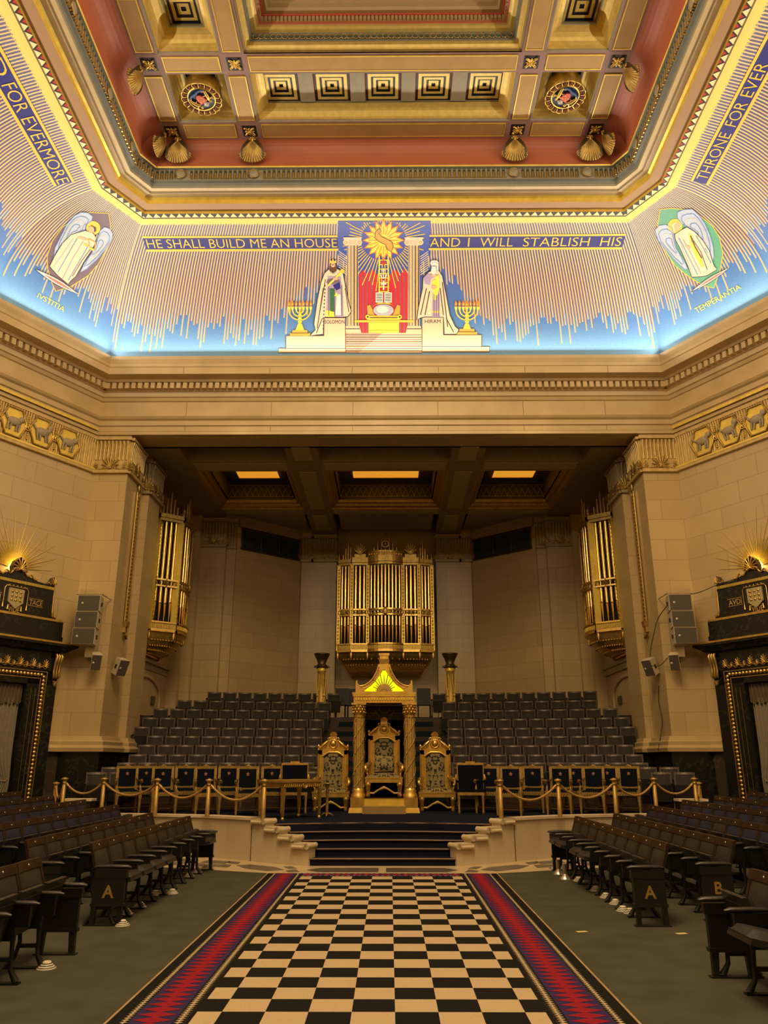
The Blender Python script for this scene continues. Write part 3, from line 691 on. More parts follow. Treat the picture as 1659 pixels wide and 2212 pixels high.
def pxtext(root, k, txt, bl, br, tl, tr, m, off=0.012, bold=0.012, name='lettering'):
    vs, fs = text_mesh(txt, 1.0, bold); x0 = min(v.x for v in vs); x1 = max(v.x for v in vs); y1 = max(v.y for v in vs)
    C = [Vector(vault_hit(k, *q)) for q in (bl, br, tl, tr)]; b = MB(); p = root.location; out = []
    for v in vs:
        u, w = (v.x - x0) / (x1 - x0), v.y / y1
        q = (C[0] * (1 - u) + C[1] * u) * (1 - w) + (C[2] * (1 - u) + C[3] * u) * w
        out.append(vault(k, q.x, q.y, off) - p)
    b.add(out, fs); b.build(name, MC[m], root)
def band(root, k, a0, a1, t0, t1, m, off=0.006):
    b = MB(); p = root.location; nu = max(2, int(abs(a1 - a0) / 0.5))
    b.grid(lambda u, v: vault(k, a0 + (a1 - a0) * u, t0 + (t1 - t0) * v, off) - p, nu, 3); b.build('inscription_ground', MC[m], root)
    e = MB()
    for t in (t0, t1):
        d = 0.008; e.grid(lambda u, v: vault(k, a0 + (a1 - a0) * u, t - d + 2 * d * v, off + 0.004) - p, nu, 1)
    e.build('inscription_border', MC['gold'], root)
def inscription(k, words_, b0, b1, label):
    # words_: (text, px start at mid height, px end); b0/b1: pixel corners giving the band's low and high edge
    h = [vault_hit(k, *q) for q in b0]; t0, t1 = min(q[1] for q in h), max(q[1] for q in h)
    root = thing('mosaic_inscription', label, 'inscription', vault(k, h[0][0], (t0 + t1) / 2))
    ends = [vault_hit(k, *q)[0] for q in b1]; band(root, k, ends[0], ends[1], t0, t1, 'navy')
    d = (t1 - t0) * 0.17
    for txt, s, e in words_: vtext(root, k, txt, vault_hit(k, *s)[0], vault_hit(k, *e)[0], t0 + d, t1 - d, 'gold', 0.012, -0.006)
    return root
inscription(7, [('HE SHALL BUILD ME AN HOUSE', (317, 525), (728, 525))], [(500, 540), (500, 511)], [(312, 525), (730, 525)], 'gold mosaic words HE SHALL BUILD ME AN HOUSE on a blue band')
inscription(7, [('AND', (929, 523), (994, 523)), ('I', (1011, 523), (1014, 523)), ('WILL', (1037, 523), (1108, 523)), ('STABLISH', (1130, 523), (1273, 523)), ('HIS', (1297, 523), (1342, 523))], [(1100, 537), (1100, 508)], [(927, 523), (1347, 523)], 'gold mosaic words AND I WILL STABLISH HIS on a blue band')
inscription(5, [('ED', (-22, 92), (16, 160)), ('FOR', (24, 178), (68, 236)), ('EVERMORE', (62, 252), (150, 392))], [(120, 402), (157, 390)], [(-160, -150), (139, 396)], 'gold mosaic words FOR EVERMORE on a blue band, side vault')
inscription(1, [('THRONE', (1512, 386), (1585, 290)), ('FOR', (1594, 275), (1622, 224)), ('EVER', (1630, 212), (1664, 138))], [(1495, 389), (1527, 400)], [(1511, 394), (1760, -60)], 'gold mosaic words THRONE FOR EVER on a blue band, side vault')

root = thing('mosaic_picture', 'mosaic of pillars, sunburst, ark and two crowned or turbaned robed figures', 'mosaic', vault(7, 8.06, 0.05))
M = Mosaic(7, root, (560, 440), 0.3255)
M.begin(); M.poly([(522, 112), (1138, 112), (1138, 335), (1060, 420), (985, 520), (665, 520), (590, 420), (522, 335)], 'blue', 0.006); M.end('blue_ground')
M.begin(); M.poly([(662, 470), (690, 440), (720, 470), (750, 430), (790, 480), (860, 480), (900, 430), (935, 470), (960, 430), (988, 470), (988, 858), (662, 858)], 'red', 0.008)
for x in (690, 716, 745, 905, 935, 962): M.line([(x, 470), (x, 855)], 6, 'plum', 0.010)
M.end('red_curtain')
M.begin()
for i in range(64):
    a = 2 * PI * (i + 0.5) / 64; r0 = 150; rr_ = random.uniform(0.75, 1.0); dn = max(0, math.sin(a)); r1 = (200 + 150 * dn) * rr_
    if abs(math.cos(a)) > 0.9: r1 = 300 * rr_
    p0 = (825 + r0 * math.cos(a), 240 + r0 * math.sin(a) * 0.9); p1 = (825 + r1 * math.cos(a), 240 + r1 * math.sin(a))
    if p1[1] < 122: f = (p0[1] - 122) / max(1e-3, p0[1] - p1[1]); p1 = (p0[0] + (p1[0] - p0[0]) * max(0.05, f), 122)
    M.line([p0, p1], 6, 'gold', 0.011)
for s, xc in ((-1, 560), (1, 1092)):
    for i in range(9): y = 325 + 15 * i; M.line([(xc + s * 30, y - 10), (xc - s * 22, y + 26)], 5, 'cream', 0.011)
M.end('ray_stripe')
M.begin()
def star(c, n, R0, r0, ph=0.0): return [(c[0] + (R0 if i % 2 == 0 else r0) * math.cos(PI * i / n + ph), c[1] + (R0 if i % 2 == 0 else r0) * math.sin(PI * i / n + ph)) for i in range(2 * n)]
M.poly(star((825, 240), 16, 142, 100, PI / 2), 'orange', 0.013); M.poly(star((825, 240), 16, 128, 86, PI / 2), 'yellow', 0.016)
for i in range(20): a = 2 * PI * i / 20; M.line([(825 + 40 * math.cos(a), 240 + 40 * math.sin(a)), (825 + 100 * math.cos(a), 240 + 100 * math.sin(a))], 4, 'orange', 0.019)
M.poly([(800, 158), (770, 185), (768, 225), (800, 252), (838, 268), (850, 300), (876, 318), (890, 285), (880, 250), (850, 232), (812, 215), (795, 195), (808, 178)], 'mgold', 0.021)
M.line([(800, 158), (770, 185), (768, 225), (800, 252), (838, 268), (850, 300), (876, 318), (890, 285), (880, 250), (850, 232), (812, 215), (795, 195), (808, 178)], 4, 'brown', 0.024, True)
M.end('sunburst')
for x0, x1 in ((583, 656), (989, 1062)):
    M.begin(); xm = (x0 + x1) / 2
    M.poly([(x0, 262), (x1, 262), (x1 + 3, 815), (x0 - 3, 815)], 'cream', 0.013)
    for i in range(7): x = x0 + 5 + (x1 - x0 - 10) * i / 6; M.line([(x, 275), (x, 812)], 4.5 if i < 4 else 7, 'mgold' if i % 2 else 'line', 0.016)
    M.poly([(x0 - 8, 812), (x1 + 8, 812), (x1 + 22, 858), (x0 - 16, 858)], 'stone', 0.015); M.line([(x0 - 10, 832), (x1 + 12, 832)], 5, 'line', 0.018)
    M.poly([(x0 - 26, 220), (x1 + 26, 220), (x1 + 20, 240), (x0 - 20, 240)], 'cream', 0.017); M.poly([(x0 - 10, 238), (x1 + 10, 238), (x1, 268), (x0, 268)], 'stone', 0.016)
    for x in (x0 - 8, x1 + 8): M.disc((x, 254), 19, 'cream', 0.018); M.disc((x, 254), 11, 'mgold', 0.02); M.disc((x, 254), 6, 'cream', 0.022)
    M.end('mosaic_column')
M.begin()
for x in (796, 856): M.line([(x, 345), (x, 590)], 8, 'yellow', 0.018)
for i in range(8): M.line([(796, 372 + 30 * i), (856, 372 + 30 * i)], 6, 'yellow', 0.018)
M.poly([(825, 410), (808, 388), (812, 378), (825, 384), (838, 378), (842, 388)], 'red', 0.022); M.poly([(825, 344), (834, 366), (825, 380), (816, 366)], 'orange', 0.022)
M.line([(825, 425), (825, 490)], 7, 'white', 0.022); M.line([(810, 440), (840, 440)], 6, 'white', 0.022); M.line([(804, 468), (812, 488), (825, 494), (838, 488), (846, 468)], 7, 'white', 0.022)
M.line([(825, 508), (825, 572)], 11, 'white', 0.022); M.line([(806, 530), (844, 530)], 11, 'white', 0.022); M.end('ladder')
M.begin()
for x0, x1 in ((772, 821), (830, 880)):
    M.poly([(x0, 588), (x1, 588), (x1, 656), (x0, 656)], 'white', 0.018)
    for i in range(5): M.line([(x0 + 6, 600 + 11 * i), (x1 - 6, 600 + 11 * i)], 4, 'line', 0.021)
M.end('open_book')
M.begin(); M.poly([(725, 780), (928, 780), (928, 858), (725, 858)], 'yellow', 0.016)
for y in (788, 842): M.line([(728, y), (925, y)], 5, 'mgold', 0.019)
M.poly([(632, 774), (1022, 774), (1022, 788), (632, 788)], 'gold', 0.021); M.poly([(705, 742), (945, 742), (935, 772), (715, 772)], 'gold', 0.018); M.line([(712, 757), (940, 757)], 5, 'brown', 0.021)
for s, x in ((-1, 720), (1, 932)): M.disc((x, 752), 15, 'yellow', 0.022); M.disc((x, 752), 7, 'brown', 0.024); M.poly([(x + s * 4, 680), (x + s * 0, 735), (x - s * 45, 740), (x - s * 30, 700), (x - s * 15, 670)], 'mgold', 0.019)
M.poly([(745, 690), (790, 658), (862, 658), (905, 690), (880, 670), (825, 664), (770, 670)], 'gold', 0.02); M.disc((825, 708), (68, 40), 'grey', 0.018); M.disc((818, 702), (40, 24), 'white', 0.02); M.end('ark')
M.begin(); M.poly([(572, 858), (1080, 858), (1080, 990), (572, 990)], 'pink', 0.010); M.poly([(820, 858), (1080, 858), (1080, 990), (660, 990)], 'stone', 0.012)
for i in range(9): M.line([(572, 872 + 15 * i), (1080, 872 + 15 * i)], 4, 'brown' if i % 2 else 'purple', 0.014)
M.end('mosaic_stairs')
for pl, tx in (([(430, 758), (572, 758), (572, 990), (128, 990), (128, 962), (178, 962), (178, 878), (430, 878)], ('SOLOMON', 434, 566, 797, 773)), ([(1080, 752), (1222, 752), (1222, 872), (1475, 872), (1475, 950), (1527, 950), (1527, 985), (1080, 985)], ('HIRAM', 1099, 1203, 794, 770))):
    M.begin(); M.poly(pl, 'stone', 0.014); M.line(pl, 4, 'brown', 0.017, True); M.line([(pl[4][0], pl[4][1]) if pl[4][0] < 500 else (1475, 950), (572 if pl[4][0] < 500 else 1080, pl[4][1] if pl[4][0] < 500 else 950)], 4, 'purple', 0.017); o = M.end('plinth')
    t, x0, x1, yb_, yt = tx; q = [M.px(c) for c in ((x0, yb_), (x1, yb_), (x0, yt), (x1, yt))]
    pxtext(root, 7, t, *q, 'line', 0.018, 0.0, 'name_lettering')
def arc(c, rx, ry, a0, a1, n=10): return [(c[0] + rx * math.cos(R(a0 + (a1 - a0) * i / n)), c[1] + ry * math.sin(R(a0 + (a1 - a0) * i / n))) for i in range(n + 1)]
for xc, yb_ in ((270, 878), (1378, 870)):
    M.begin()
    for r in (24, 48, 73): M.line(arc((xc, 704), r, r * 0.95, 0, 180, 12), 9, 'gold', 0.016)
    M.line([(xc, 690), (xc, 800)], 10, 'gold', 0.018)
    for y, r in ((740, 12), (762, 13), (785, 15)): M.disc((xc, y), (r, 8), 'yellow', 0.02)
    M.poly([(xc - 12, 795), (xc + 12, 795), (xc + 30, 842), (xc - 30, 842)], 'gold', 0.018); M.poly([(xc - 48, yb_ - 38), (xc + 48, yb_ - 38), (xc + 52, yb_ - 18), (xc + 68, yb_ - 18), (xc + 68, yb_), (xc - 66, yb_), (xc - 66, yb_ - 18), (xc - 52, yb_ - 18)], 'mgold', 0.019); M.line([(xc - 60, yb_ - 18), (xc + 60, yb_ - 18)], 4, 'brown', 0.022)
    for i in range(7):
        x = xc - 73 + 24.3 * i; M.poly([(x - 10, 684), (x + 10, 684), (x + 6, 704), (x - 6, 704)], 'yellow', 0.019); M.poly([(x - 2, 638), (x + 9, 662), (x + 4, 682), (x - 6, 682), (x - 9, 662)], 'orange', 0.019); M.poly([(x, 656), (x + 4, 672), (x - 4, 672)], 'yellow', 0.022)
    M.end('candelabrum')
M.begin()   # crowned figure in an ermine cloak
cl = [(462, 432), (520, 430), (556, 455), (572, 540), (596, 660), (612, 715), (590, 750), (545, 756), (440, 752), (430, 762), (425, 868), (336, 878), (372, 838), (362, 800), (385, 640), (410, 520), (432, 460)]
M.poly(cl, 'cream', 0.018); M.line(cl, 5, 'line', 0.021, True)
for a, c in (((440, 500), (395, 760)), ((425, 560), (385, 830)), ((570, 560), (595, 720)), ((420, 760), (380, 860))): M.line([a, c], 5, 'brown', 0.021)
for i in range(14): M.disc((400 + (i * 37) % 38, 520 + 24 * i), (4, 7), 'line', 0.022, 6)
M.poly([(455, 480), (540, 480), (556, 620), (560, 752), (442, 752), (450, 620)], 'lilac', 0.022); M.poly([(468, 560), (500, 560), (505, 750), (470, 750)], 'dgreen', 0.024); M.poly([(515, 600), (540, 600), (545, 740), (505, 740)], 'white', 0.025)
for x in (462, 500, 548): M.line([(x, 540), (x, 745)], 5, 'purple', 0.026)
M.poly([(445, 705), (500, 720), (500, 752), (442, 752)], 'yellow', 0.026); M.poly([(488, 540), (535, 520), (540, 560), (512, 575)], 'navy', 0.027); M.poly([(512, 585), (525, 612), (498, 612)], 'yellow', 0.028)
M.poly([(455, 500), (500, 492), (530, 500), (540, 520), (500, 530), (458, 540), (446, 520)], 'plum', 0.026); M.line([(452, 548), (548, 450)], 12, 'yellow', 0.028); M.disc((552, 446), 15, 'gold', 0.03); M.disc((508, 496), (18, 9), 'skin', 0.03)
M.disc((490, 428), (26, 36), 'brown', 0.024); M.disc((490, 405), (15, 15), 'skin', 0.027); M.line([(482, 402), (498, 402)], 4, 'line', 0.029); M.poly([(468, 392), (470, 368), (481, 380), (490, 364), (500, 380), (511, 368), (512, 392)], 'gold', 0.028); M.line([(470, 448), (490, 462), (512, 448)], 5, 'grey', 0.028)
M.end('crowned_figure')
M.begin()   # turbaned figure in a white cloak
cl = [(1118, 455), (1150, 438), (1195, 445), (1216, 480), (1240, 600), (1266, 740), (1300, 815), (1326, 838), (1308, 868), (1228, 868), (1222, 755), (1100, 752), (1070, 760), (1044, 774), (1056, 690), (1084, 560), (1086, 490)]
M.poly(cl, 'cream', 0.018); M.line(cl, 5, 'line', 0.021, True)
for a, c in (((1110, 560), (1070, 740)), ((1130, 580), (1100, 740)), ((1215, 520), (1250, 820)), ((1200, 560), (1222, 740)), ((1240, 760), (1290, 855))): M.line([a, c], 6, 'brown', 0.021)
M.poly([(1152, 560), (1195, 560), (1200, 752), (1145, 752)], 'lilac', 0.022)
for x in (1160, 1175, 1190): M.line([(x, 600), (x, 748)], 5, 'purple', 0.024)
M.poly([(1150, 505), (1190, 500), (1195, 560), (1170, 640), (1155, 636)], 'yellow', 0.024); M.poly([(1146, 712), (1198, 712), (1198, 726), (1146, 726)], 'gold', 0.025)
M.poly([(1088, 490), (1120, 462), (1150, 470), (1165, 485), (1140, 500), (1130, 540), (1100, 530)], 'lilac', 0.025); M.disc((1160, 478), (20, 9), 'skin', 0.028); M.disc((1160, 552), (18, 14), 'skin', 0.028); M.poly([(1165, 485), (1195, 468), (1192, 505), (1168, 512)], 'yellow', 0.029)
M.poly([(1146, 412), (1172, 412), (1176, 440), (1164, 470), (1150, 468), (1140, 440)], 'white', 0.027); M.disc((1160, 408), (15, 17), 'skin', 0.026); M.disc((1162, 392), (28, 20), 'white', 0.028); M.line([(1138, 396), (1162, 382), (1188, 396)], 4, 'grey', 0.03); M.line([(1150, 410), (1168, 410)], 4, 'line', 0.03); M.poly([(1176, 395), (1190, 400), (1188, 460), (1178, 440)], 'white', 0.025)
M.end('turbaned_figure')

def lens(p0, p1, w, n=10):
    P0, P1 = Vector(p0), Vector(p1); d = (P1 - P0); nn = Vector((-d.y, d.x)).normalized()
    top = [P0 + d * i / n + nn * w * math.sin(PI * i / n) for i in range(n + 1)]; bot = [P0 + d * i / n - nn * w * math.sin(PI * i / n) for i in range(n - 1, 0, -1)]
    return [tuple(q) for q in top + bot]
def angel(k, o, s, ground, gm, wings, halo, head, robe, folds, foot, words_, label, extra):
    c = Mosaic(k, thing('tmp', None, None), o, s).px(halo)
    bpy.data.objects.remove(bpy.data.objects['tmp'])
    rt = thing('mosaic_angel', label, 'mosaic', vault(k, *vault_hit(k, *c)))
    A = Mosaic(k, rt, o, s); A.p = rt.location.copy()
    A.begin(); A.poly(ground, gm, 0.008); A.line(ground, 12, 'gold', 0.010, True); A.end('pointed_oval')
    for w in wings:
        A.begin(); A.poly(w, 'wing', 0.012); A.line(w, 9, 'wingb', 0.016, True)
        n = len(w); cx = sum(q[0] for q in w) / n; cy = sum(q[1] for q in w) / n
        for f in (0.78, 0.56, 0.34): A.line([(cx + (q[0] - cx) * f, cy + (q[1] - cy) * f) for q in w], 11, 'wingb' if f != 0.56 else 'cream', 0.017, True)
        A.end('wing')
    A.begin(); A.disc(halo, 115, 'gold', 0.016); A.disc(head, (48, 58), 'skin', 0.024); A.poly(extra['hair'], extra['hairc'], 0.022); A.end('haloed_head')
    A.begin(); A.poly(robe, 'cream', 0.019); A.line(robe, 8, 'line', 0.022, True)
    for f, m in folds: A.line(f, 12, m, 0.022)
    for q, m in extra['bits']: A.poly(q, m, 0.025)
    for q, m in extra['lines']: A.line(q, 16, m, 0.027)
    A.end('robe')
    A.begin(); A.poly(lens(*foot), 'white', 0.020); A.poly(lens(*(tuple(Vector(foot[0]) * 0.8 + Vector(foot[1]) * 0.2), tuple(Vector(foot[1]) * 0.86 + Vector(foot[0]) * 0.14), foot[2] * 0.45)), 'rose', 0.023); A.line(lens(*foot), 6, 'line', 0.023, True); A.end('standing_stone')
    t, q = words_; pxtext(rt, k, t, *[A.px(c) for c in q], 'yellow', 0.012, 0.0, 'name_lettering')
L = lambda *p: list(p)
angel(6, (60, 440), 0.13261,
    [(1318, 152), (1000, 138), (800, 230), (560, 380), (400, 600), (312, 850), (320, 1050), (380, 1270), (452, 1425), (700, 1350), (980, 1170), (1150, 980), (1300, 700), (1352, 480), (1345, 330)], 'plum',
    [[(870, 135), (980, 142), (1055, 200), (1040, 275), (950, 330), (930, 420), (690, 520), (560, 640), (470, 760), (415, 860), (440, 720), (520, 560), (640, 320), (760, 190)], [(1180, 430), (1250, 375), (1330, 400), (1385, 480), (1370, 580), (1280, 720), (1130, 900), (960, 1060), (850, 1115), (920, 960), (1040, 800), (1110, 640), (1140, 520)]],
    (1065, 390), (1030, 415), [(700, 500), (930, 430), (1060, 470), (1110, 540), (1100, 640), (1030, 760), (900, 960), (780, 1180), (690, 1260), (650, 1312), (480, 1170), (350, 1020), (430, 850), (560, 640)],
    [([(800, 560), (640, 840), (480, 1120)], 'wingb'), ([(900, 600), (720, 900), (560, 1220)], 'lilac'), ([(970, 700), (820, 960), (650, 1250)], 'wingb'), ([(740, 560), (560, 820), (420, 1020)], 'grey'), ([(1040, 700), (880, 920), (720, 1180)], 'purple')],
    ((105, 1062), (832, 1482), 44), ('IVSTITIA', [(146, 1520), (578, 1765), (178, 1452), (612, 1690)]), 'mosaic winged figure with golden scales on purple oval, over the word IVSTITIA',
    dict(hair=[(985, 370), (1040, 345), (1110, 380), (1110, 440), (1080, 460), (1075, 410), (1020, 385)], hairc='brown', bits=[([(790, 550), (850, 520), (970, 560), (990, 590), (930, 590), (820, 560)], 'skin'), ([(905, 625), (985, 670), (960, 695), (915, 675)], 'gold'), ([(1000, 690), (1090, 740), (1060, 765), (1010, 740)], 'gold')], lines=[([(990, 560), (1110, 630)], 'mgold'), ([(985, 570), (1000, 690), (960, 680)], 'mgold'), ([(1100, 620), (1085, 740)], 'mgold'), ([(1130, 490), (1100, 570)], 'skin')]))
angel(0, (1390, 430), 0.13863,
    [(258, 158), (450, 138), (700, 170), (900, 270), (1080, 420), (1190, 600), (1240, 850), (1200, 1100), (1100, 1388), (940, 1350), (700, 1200), (500, 1040), (370, 850), (250, 600), (222, 400)], 'green',
    [[(530, 200), (620, 160), (760, 150), (870, 250), (960, 380), (1040, 560), (1090, 740), (1105, 900), (1080, 980), (980, 800), (880, 560), (700, 430), (600, 380), (530, 290)], [(180, 480), (240, 410), (340, 390), (440, 440), (480, 560), (520, 760), (640, 960), (690, 1080), (650, 1100), (500, 960), (330, 760), (230, 640)]],
    (495, 415), (525, 425), [(490, 540), (600, 470), (680, 430), (800, 500), (930, 640), (1030, 800), (1080, 960), (1110, 1040), (1150, 1100), (1000, 1190), (940, 1205), (760, 1215), (700, 1050), (600, 820), (500, 620)],
    [([(560, 600), (700, 880), (850, 1180)], 'wingb'), ([(620, 620), (760, 880), (900, 1160)], 'lilac'), ([(820, 560), (940, 760), (1060, 1000)], 'wingb'), ([(780, 640), (900, 820), (1000, 1100)], 'purple'), ([(530, 560), (650, 860), (780, 1190)], 'grey')],
    ((745, 1445), (1350, 1065), 34), ('TEMPERANTIA', [(838, 1782), (1530, 1392), (792, 1708), (1492, 1325)]), 'mosaic winged figure with yellow girdle on green oval, over the word TEMPERANTIA',
    dict(hair=[(440, 385), (500, 350), (575, 380), (585, 440), (560, 420), (520, 385), (480, 420), (500, 520), (470, 500)], hairc='cream', bits=[([(710, 540), (745, 545), (800, 700), (915, 905), (940, 1062), (905, 1050), (800, 850), (735, 690)], 'yellow'), ([(745, 590), (780, 600), (775, 680), (745, 690)], 'skin'), ([(650, 700), (740, 735), (720, 780), (660, 740)], 'skin')], lines=[([(735, 560), (810, 740), (915, 920)], 'brown')]))
# ------------------------------------------------------------------ piers and the niche behind them
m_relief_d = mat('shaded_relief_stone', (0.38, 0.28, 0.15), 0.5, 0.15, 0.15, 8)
def palmette(b, c, ux, n, s):      # fan of leaves standing on two scrolls, on a plane with horizontal ux and normal n
    c, ux, n = Vector(c), Vector(ux), Vector(n); up = Vector((0, 0, 1)); P = lambda x, z, d=0.02: c + ux * x * s + up * z * s + n * d
    for i in range(7):
        a = R(-75 + 25 * i); L = 0.34 * (1 - 0.25 * abs(i - 3) / 3)
        b.tube([P(0.03 * math.sin(a), 0.12), P(L * 0.6 * math.sin(a), 0.10 + L * 0.75 * math.cos(a), 0.035), P(L * math.sin(a), 0.10 + L * 1.15 * math.cos(a), 0.03)], [0.012 * s + 0.001, 0.026 * s, 0.016 * s], 6)
    for sg in (-1, 1):
        b.tube([P(sg * (0.05 + 0.05 * i), 0.05 + 0.05 * math.sin(i * 0.9)) for i in range(5)], 0.03 * s, 6)
        b.torus(P(sg * 0.10, 0.07), 0.045 * s, 0.02 * s, 'y' if abs(n.y) > 0.5 else 'x', 10, 5)
    b.ball(P(0, 0.08, 0.03), 0.05 * s, 6, 5)
def capital(name, pts, parent, fan=True, m=None, z0=9.22, z1=10.22):
    # pts: plan polyline of the faces (outward normal to the right of travel); reeds and palmettes between neck and cap
    b, g = MB(), MB()
    for p, q in zip(pts, pts[1:]):
        p, q = Vector(p), Vector(q); e = (q - p); L = e.length; e /= L; n = Vector((e.y, -e.x)); rot = Matrix(((e.x, n.x, 0), (e.y, n.y, 0), (0, 0, 1))); c = (p + q) / 2
        b.box((*(c + n * 0.03), z0 + 0.02), (L + 0.08, 0.12, 0.09), rot); b.box((*(c + n * 0.05), z1 - 0.02), (L + 0.12, 0.16, 0.08), rot); b.box((*(c + n * 0.02), (z0 + z1) / 2), (L, 0.06, z1 - z0), rot)
        N = max(2, int(L / 0.105))
        for i in range(N):
            x = p + e * (L * (i + 0.5) / N); hi = z1 - 0.08; lo = z0 + (0.36 if fan else 0.08)
            b.tube([(*(x + n * 0.05), lo), (*(x + n * 0.055), hi - 0.12), (*(x + n * 0.09), hi)], [0.034, 0.036, 0.045], 6)
            x2 = p + e * (L * i / N); g.tube([(*(x2 + n * 0.055), lo), (*(x2 + n * 0.06), hi - 0.1)], 0.010, 4)
        if fan:
            for f in ([0.5] if L < 1.3 else [0.25, 0.75]): palmette(g, (*(p + e * L * f + n * 0.05), z0 + 0.05), (*e, 0), (*n, 0), 0.95)
            for f in (0.0, 1.0): palmette(g, (*(p + e * L * f + n * 0.05), z0 + 0.05), (*e, 0), (*n, 0), 0.6)
            N2 = max(2, int(L / 0.12))
            for i in range(N2): g.tube([(*(p + e * L * (i + 0.2) / N2 + n * 0.06), z0 + 0.09), (*(p + e * L * (i + 0.8) / N2 + n * 0.06), z0 + 0.09)], 0.022, 5)
    o = struct(b, name, m or m_relief, parent); struct(g, 'palmette_trim', m_gold_d if m is None else m_gold_d, o); return o
SIDE = {}
for s, nm in ((-1, 'left'), (1, 'right')):
    b = MB(); X = lambda x, y: (s * x, y)
    pl = [X(8.06, 20.0), X(7.10, 20.0), X(7.10, 21.15), X(7.22, 21.15), X(7.22, 21.75), X(7.02, 21.75), X(7.02, 22.85), X(7.57, 22.85), X(7.57, 27.2), X(7.2, 27.2), X(7.2, 27.45), X(6.85, 27.45), X(6.85, 27.75), X(5.95, 27.75), X(5.95, 28.0), X(5.62, 28.0), X(5.62, 28.12), X(3.38, 30.2), X(3.38, 30.06), X(2.95, 30.06), X(1.98, 30.06), X(1.98, 30.75), X(0.0, 30.75)]
    if s < 0: pl = pl[::-1]
    wall_strip(b, pl, 0.0, 11.45); o = struct(b, 'wall_niche_' + nm, m_wall); SIDE[s] = o
    f = (lambda q: q) if s > 0 else (lambda q: q[::-1])
    capital('pillar_capital', f([X(7.10, 21.15), X(7.10, 20.0), X(8.06, 20.0)]), o)
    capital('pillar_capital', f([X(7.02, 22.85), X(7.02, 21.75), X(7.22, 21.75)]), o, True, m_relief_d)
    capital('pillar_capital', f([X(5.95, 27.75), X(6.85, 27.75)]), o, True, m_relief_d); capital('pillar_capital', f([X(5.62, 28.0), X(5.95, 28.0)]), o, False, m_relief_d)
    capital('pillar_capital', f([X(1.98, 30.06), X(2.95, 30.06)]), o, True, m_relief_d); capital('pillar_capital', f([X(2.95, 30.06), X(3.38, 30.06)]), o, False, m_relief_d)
    # base moulding and dark plinth of the pier
    b = MB(); base = f([X(8.06, 20.0), X(7.10, 20.0), X(7.10, 21.15), X(7.22, 21.15), X(7.22, 21.75), X(7.02, 21.75), X(7.02, 22.3)][::-1])
    def off(pts, d):
        out = []
        for i, p in enumerate(pts):
            p = Vector(p); e0 = (p - Vector(pts[i - 1])).normalized() if i else (Vector(pts[1]) - p).normalized(); e1 = (Vector(pts[i + 1]) - p).normalized() if i < len(pts) - 1 else e0
            n0, n1 = Vector((e0.y, -e0.x)), Vector((e1.y, -e1.x)); m = (n0 + n1); m = m / max(0.3, m.dot(n0)) if m.length > 0.1 else n0
            out.append(p + m * d)
        return out
    for (d0, z0), (d1, z1) in zip(prof_b := [(0.02, 1.86), (0.20, 1.86), (0.22, 1.95), (0.16, 2.02), (0.17, 2.10), (0.12, 2.14), (0.10, 2.22), (0.0, 2.24)], prof_b[1:]):
        A, B = off(base, d0), off(base, d1)
        for i in range(len(base) - 1): b.quad((*A[i], z0), (*A[i + 1], z0), (*B[i + 1], z1), (*B[i], z1), [(0, 0)] * 4)
    struct(b, 'base_trim', m_stone, o)
    b = MB(); wall_strip(b, [tuple(q) for q in off(base, 0.08)], 0.0, 1.9); struct(b, 'plinth_wall', m_black, o)
    # arched service door in the side wall
    b = MB(); xw = s * 7.55
    arch = [(23.4, 2.2), (23.4, 3.6)] + [(24.9 - 1.5 * math.cos(R(a)), 3.6 + 0.58 * math.sin(R(a))) for a in range(15, 180, 15)] + [(26.4, 3.6), (26.4, 2.2)]
    b.tube([(xw, y, z) for y, z in arch], 0.05, 6); struct(b, 'arch_trim', m_stone, o)
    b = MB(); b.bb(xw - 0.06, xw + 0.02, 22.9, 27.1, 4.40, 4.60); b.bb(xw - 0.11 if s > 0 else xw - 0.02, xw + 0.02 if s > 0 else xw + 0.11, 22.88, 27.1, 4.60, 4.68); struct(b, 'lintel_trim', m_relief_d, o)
    b = MB(); pq = at(330, 1513, x=-7.55); b.bb(xw - 0.03, xw + 0.03, pq.y - 0.17, pq.y + 0.17, pq.z - 0.13, pq.z + 0.13); pl_ = tag(b.build('wall_plaque', m_bronze), 'small dark metal plaque on the wall under the %s side organ' % nm, 'plaque')
    # leaded window high in the canted wall
    a, c = Vector((s * 5.62, 28.12)), Vector((s * 3.38, 30.2)); e = (c - a).normalized(); n = Vector((-e.y, e.x)) * (1 if s > 0 else -1); n = n if n.y < 0 else -n
    P = lambda u, z, d: (*(a + (c - a) * u + n * d), z)
    b = MB(); b.quad(P(0.08, 9.32, 0.03), P(0.92, 9.32, 0.03), P(0.92, 10.0, 0.03), P(0.08, 10.0, 0.03)); w = struct(b, 'window_%d' % (1 if s < 0 else 2), m_glass)
    b = MB()
    for u in (0.06, 0.34, 0.62, 0.93): b.cyl(P(u, 9.28, 0.06), P(u, 10.05, 0.06), 0.03, n=6)
    for z in (9.28, 10.05): b.cyl(P(0.05, z, 0.06), P(0.94, z, 0.06), 0.045, n=6)
    b.build('window_frame', m_bronze, w)
    b = MB()
    for i in range(3):
        for j in range(2):
            u = 0.08 + 0.28 * i + 0.01; b.cyl(P(u + 0.13 * j, 9.32, 0.045), P(u + 0.13 * j + 0.13, 10.0, 0.045), 0.008, n=4); b.cyl(P(u + 0.13 * j + 0.13, 9.32, 0.045), P(u + 0.13 * j, 10.0, 0.045), 0.008, n=4)
    b.build('lead_lattice', m_bronze, w)
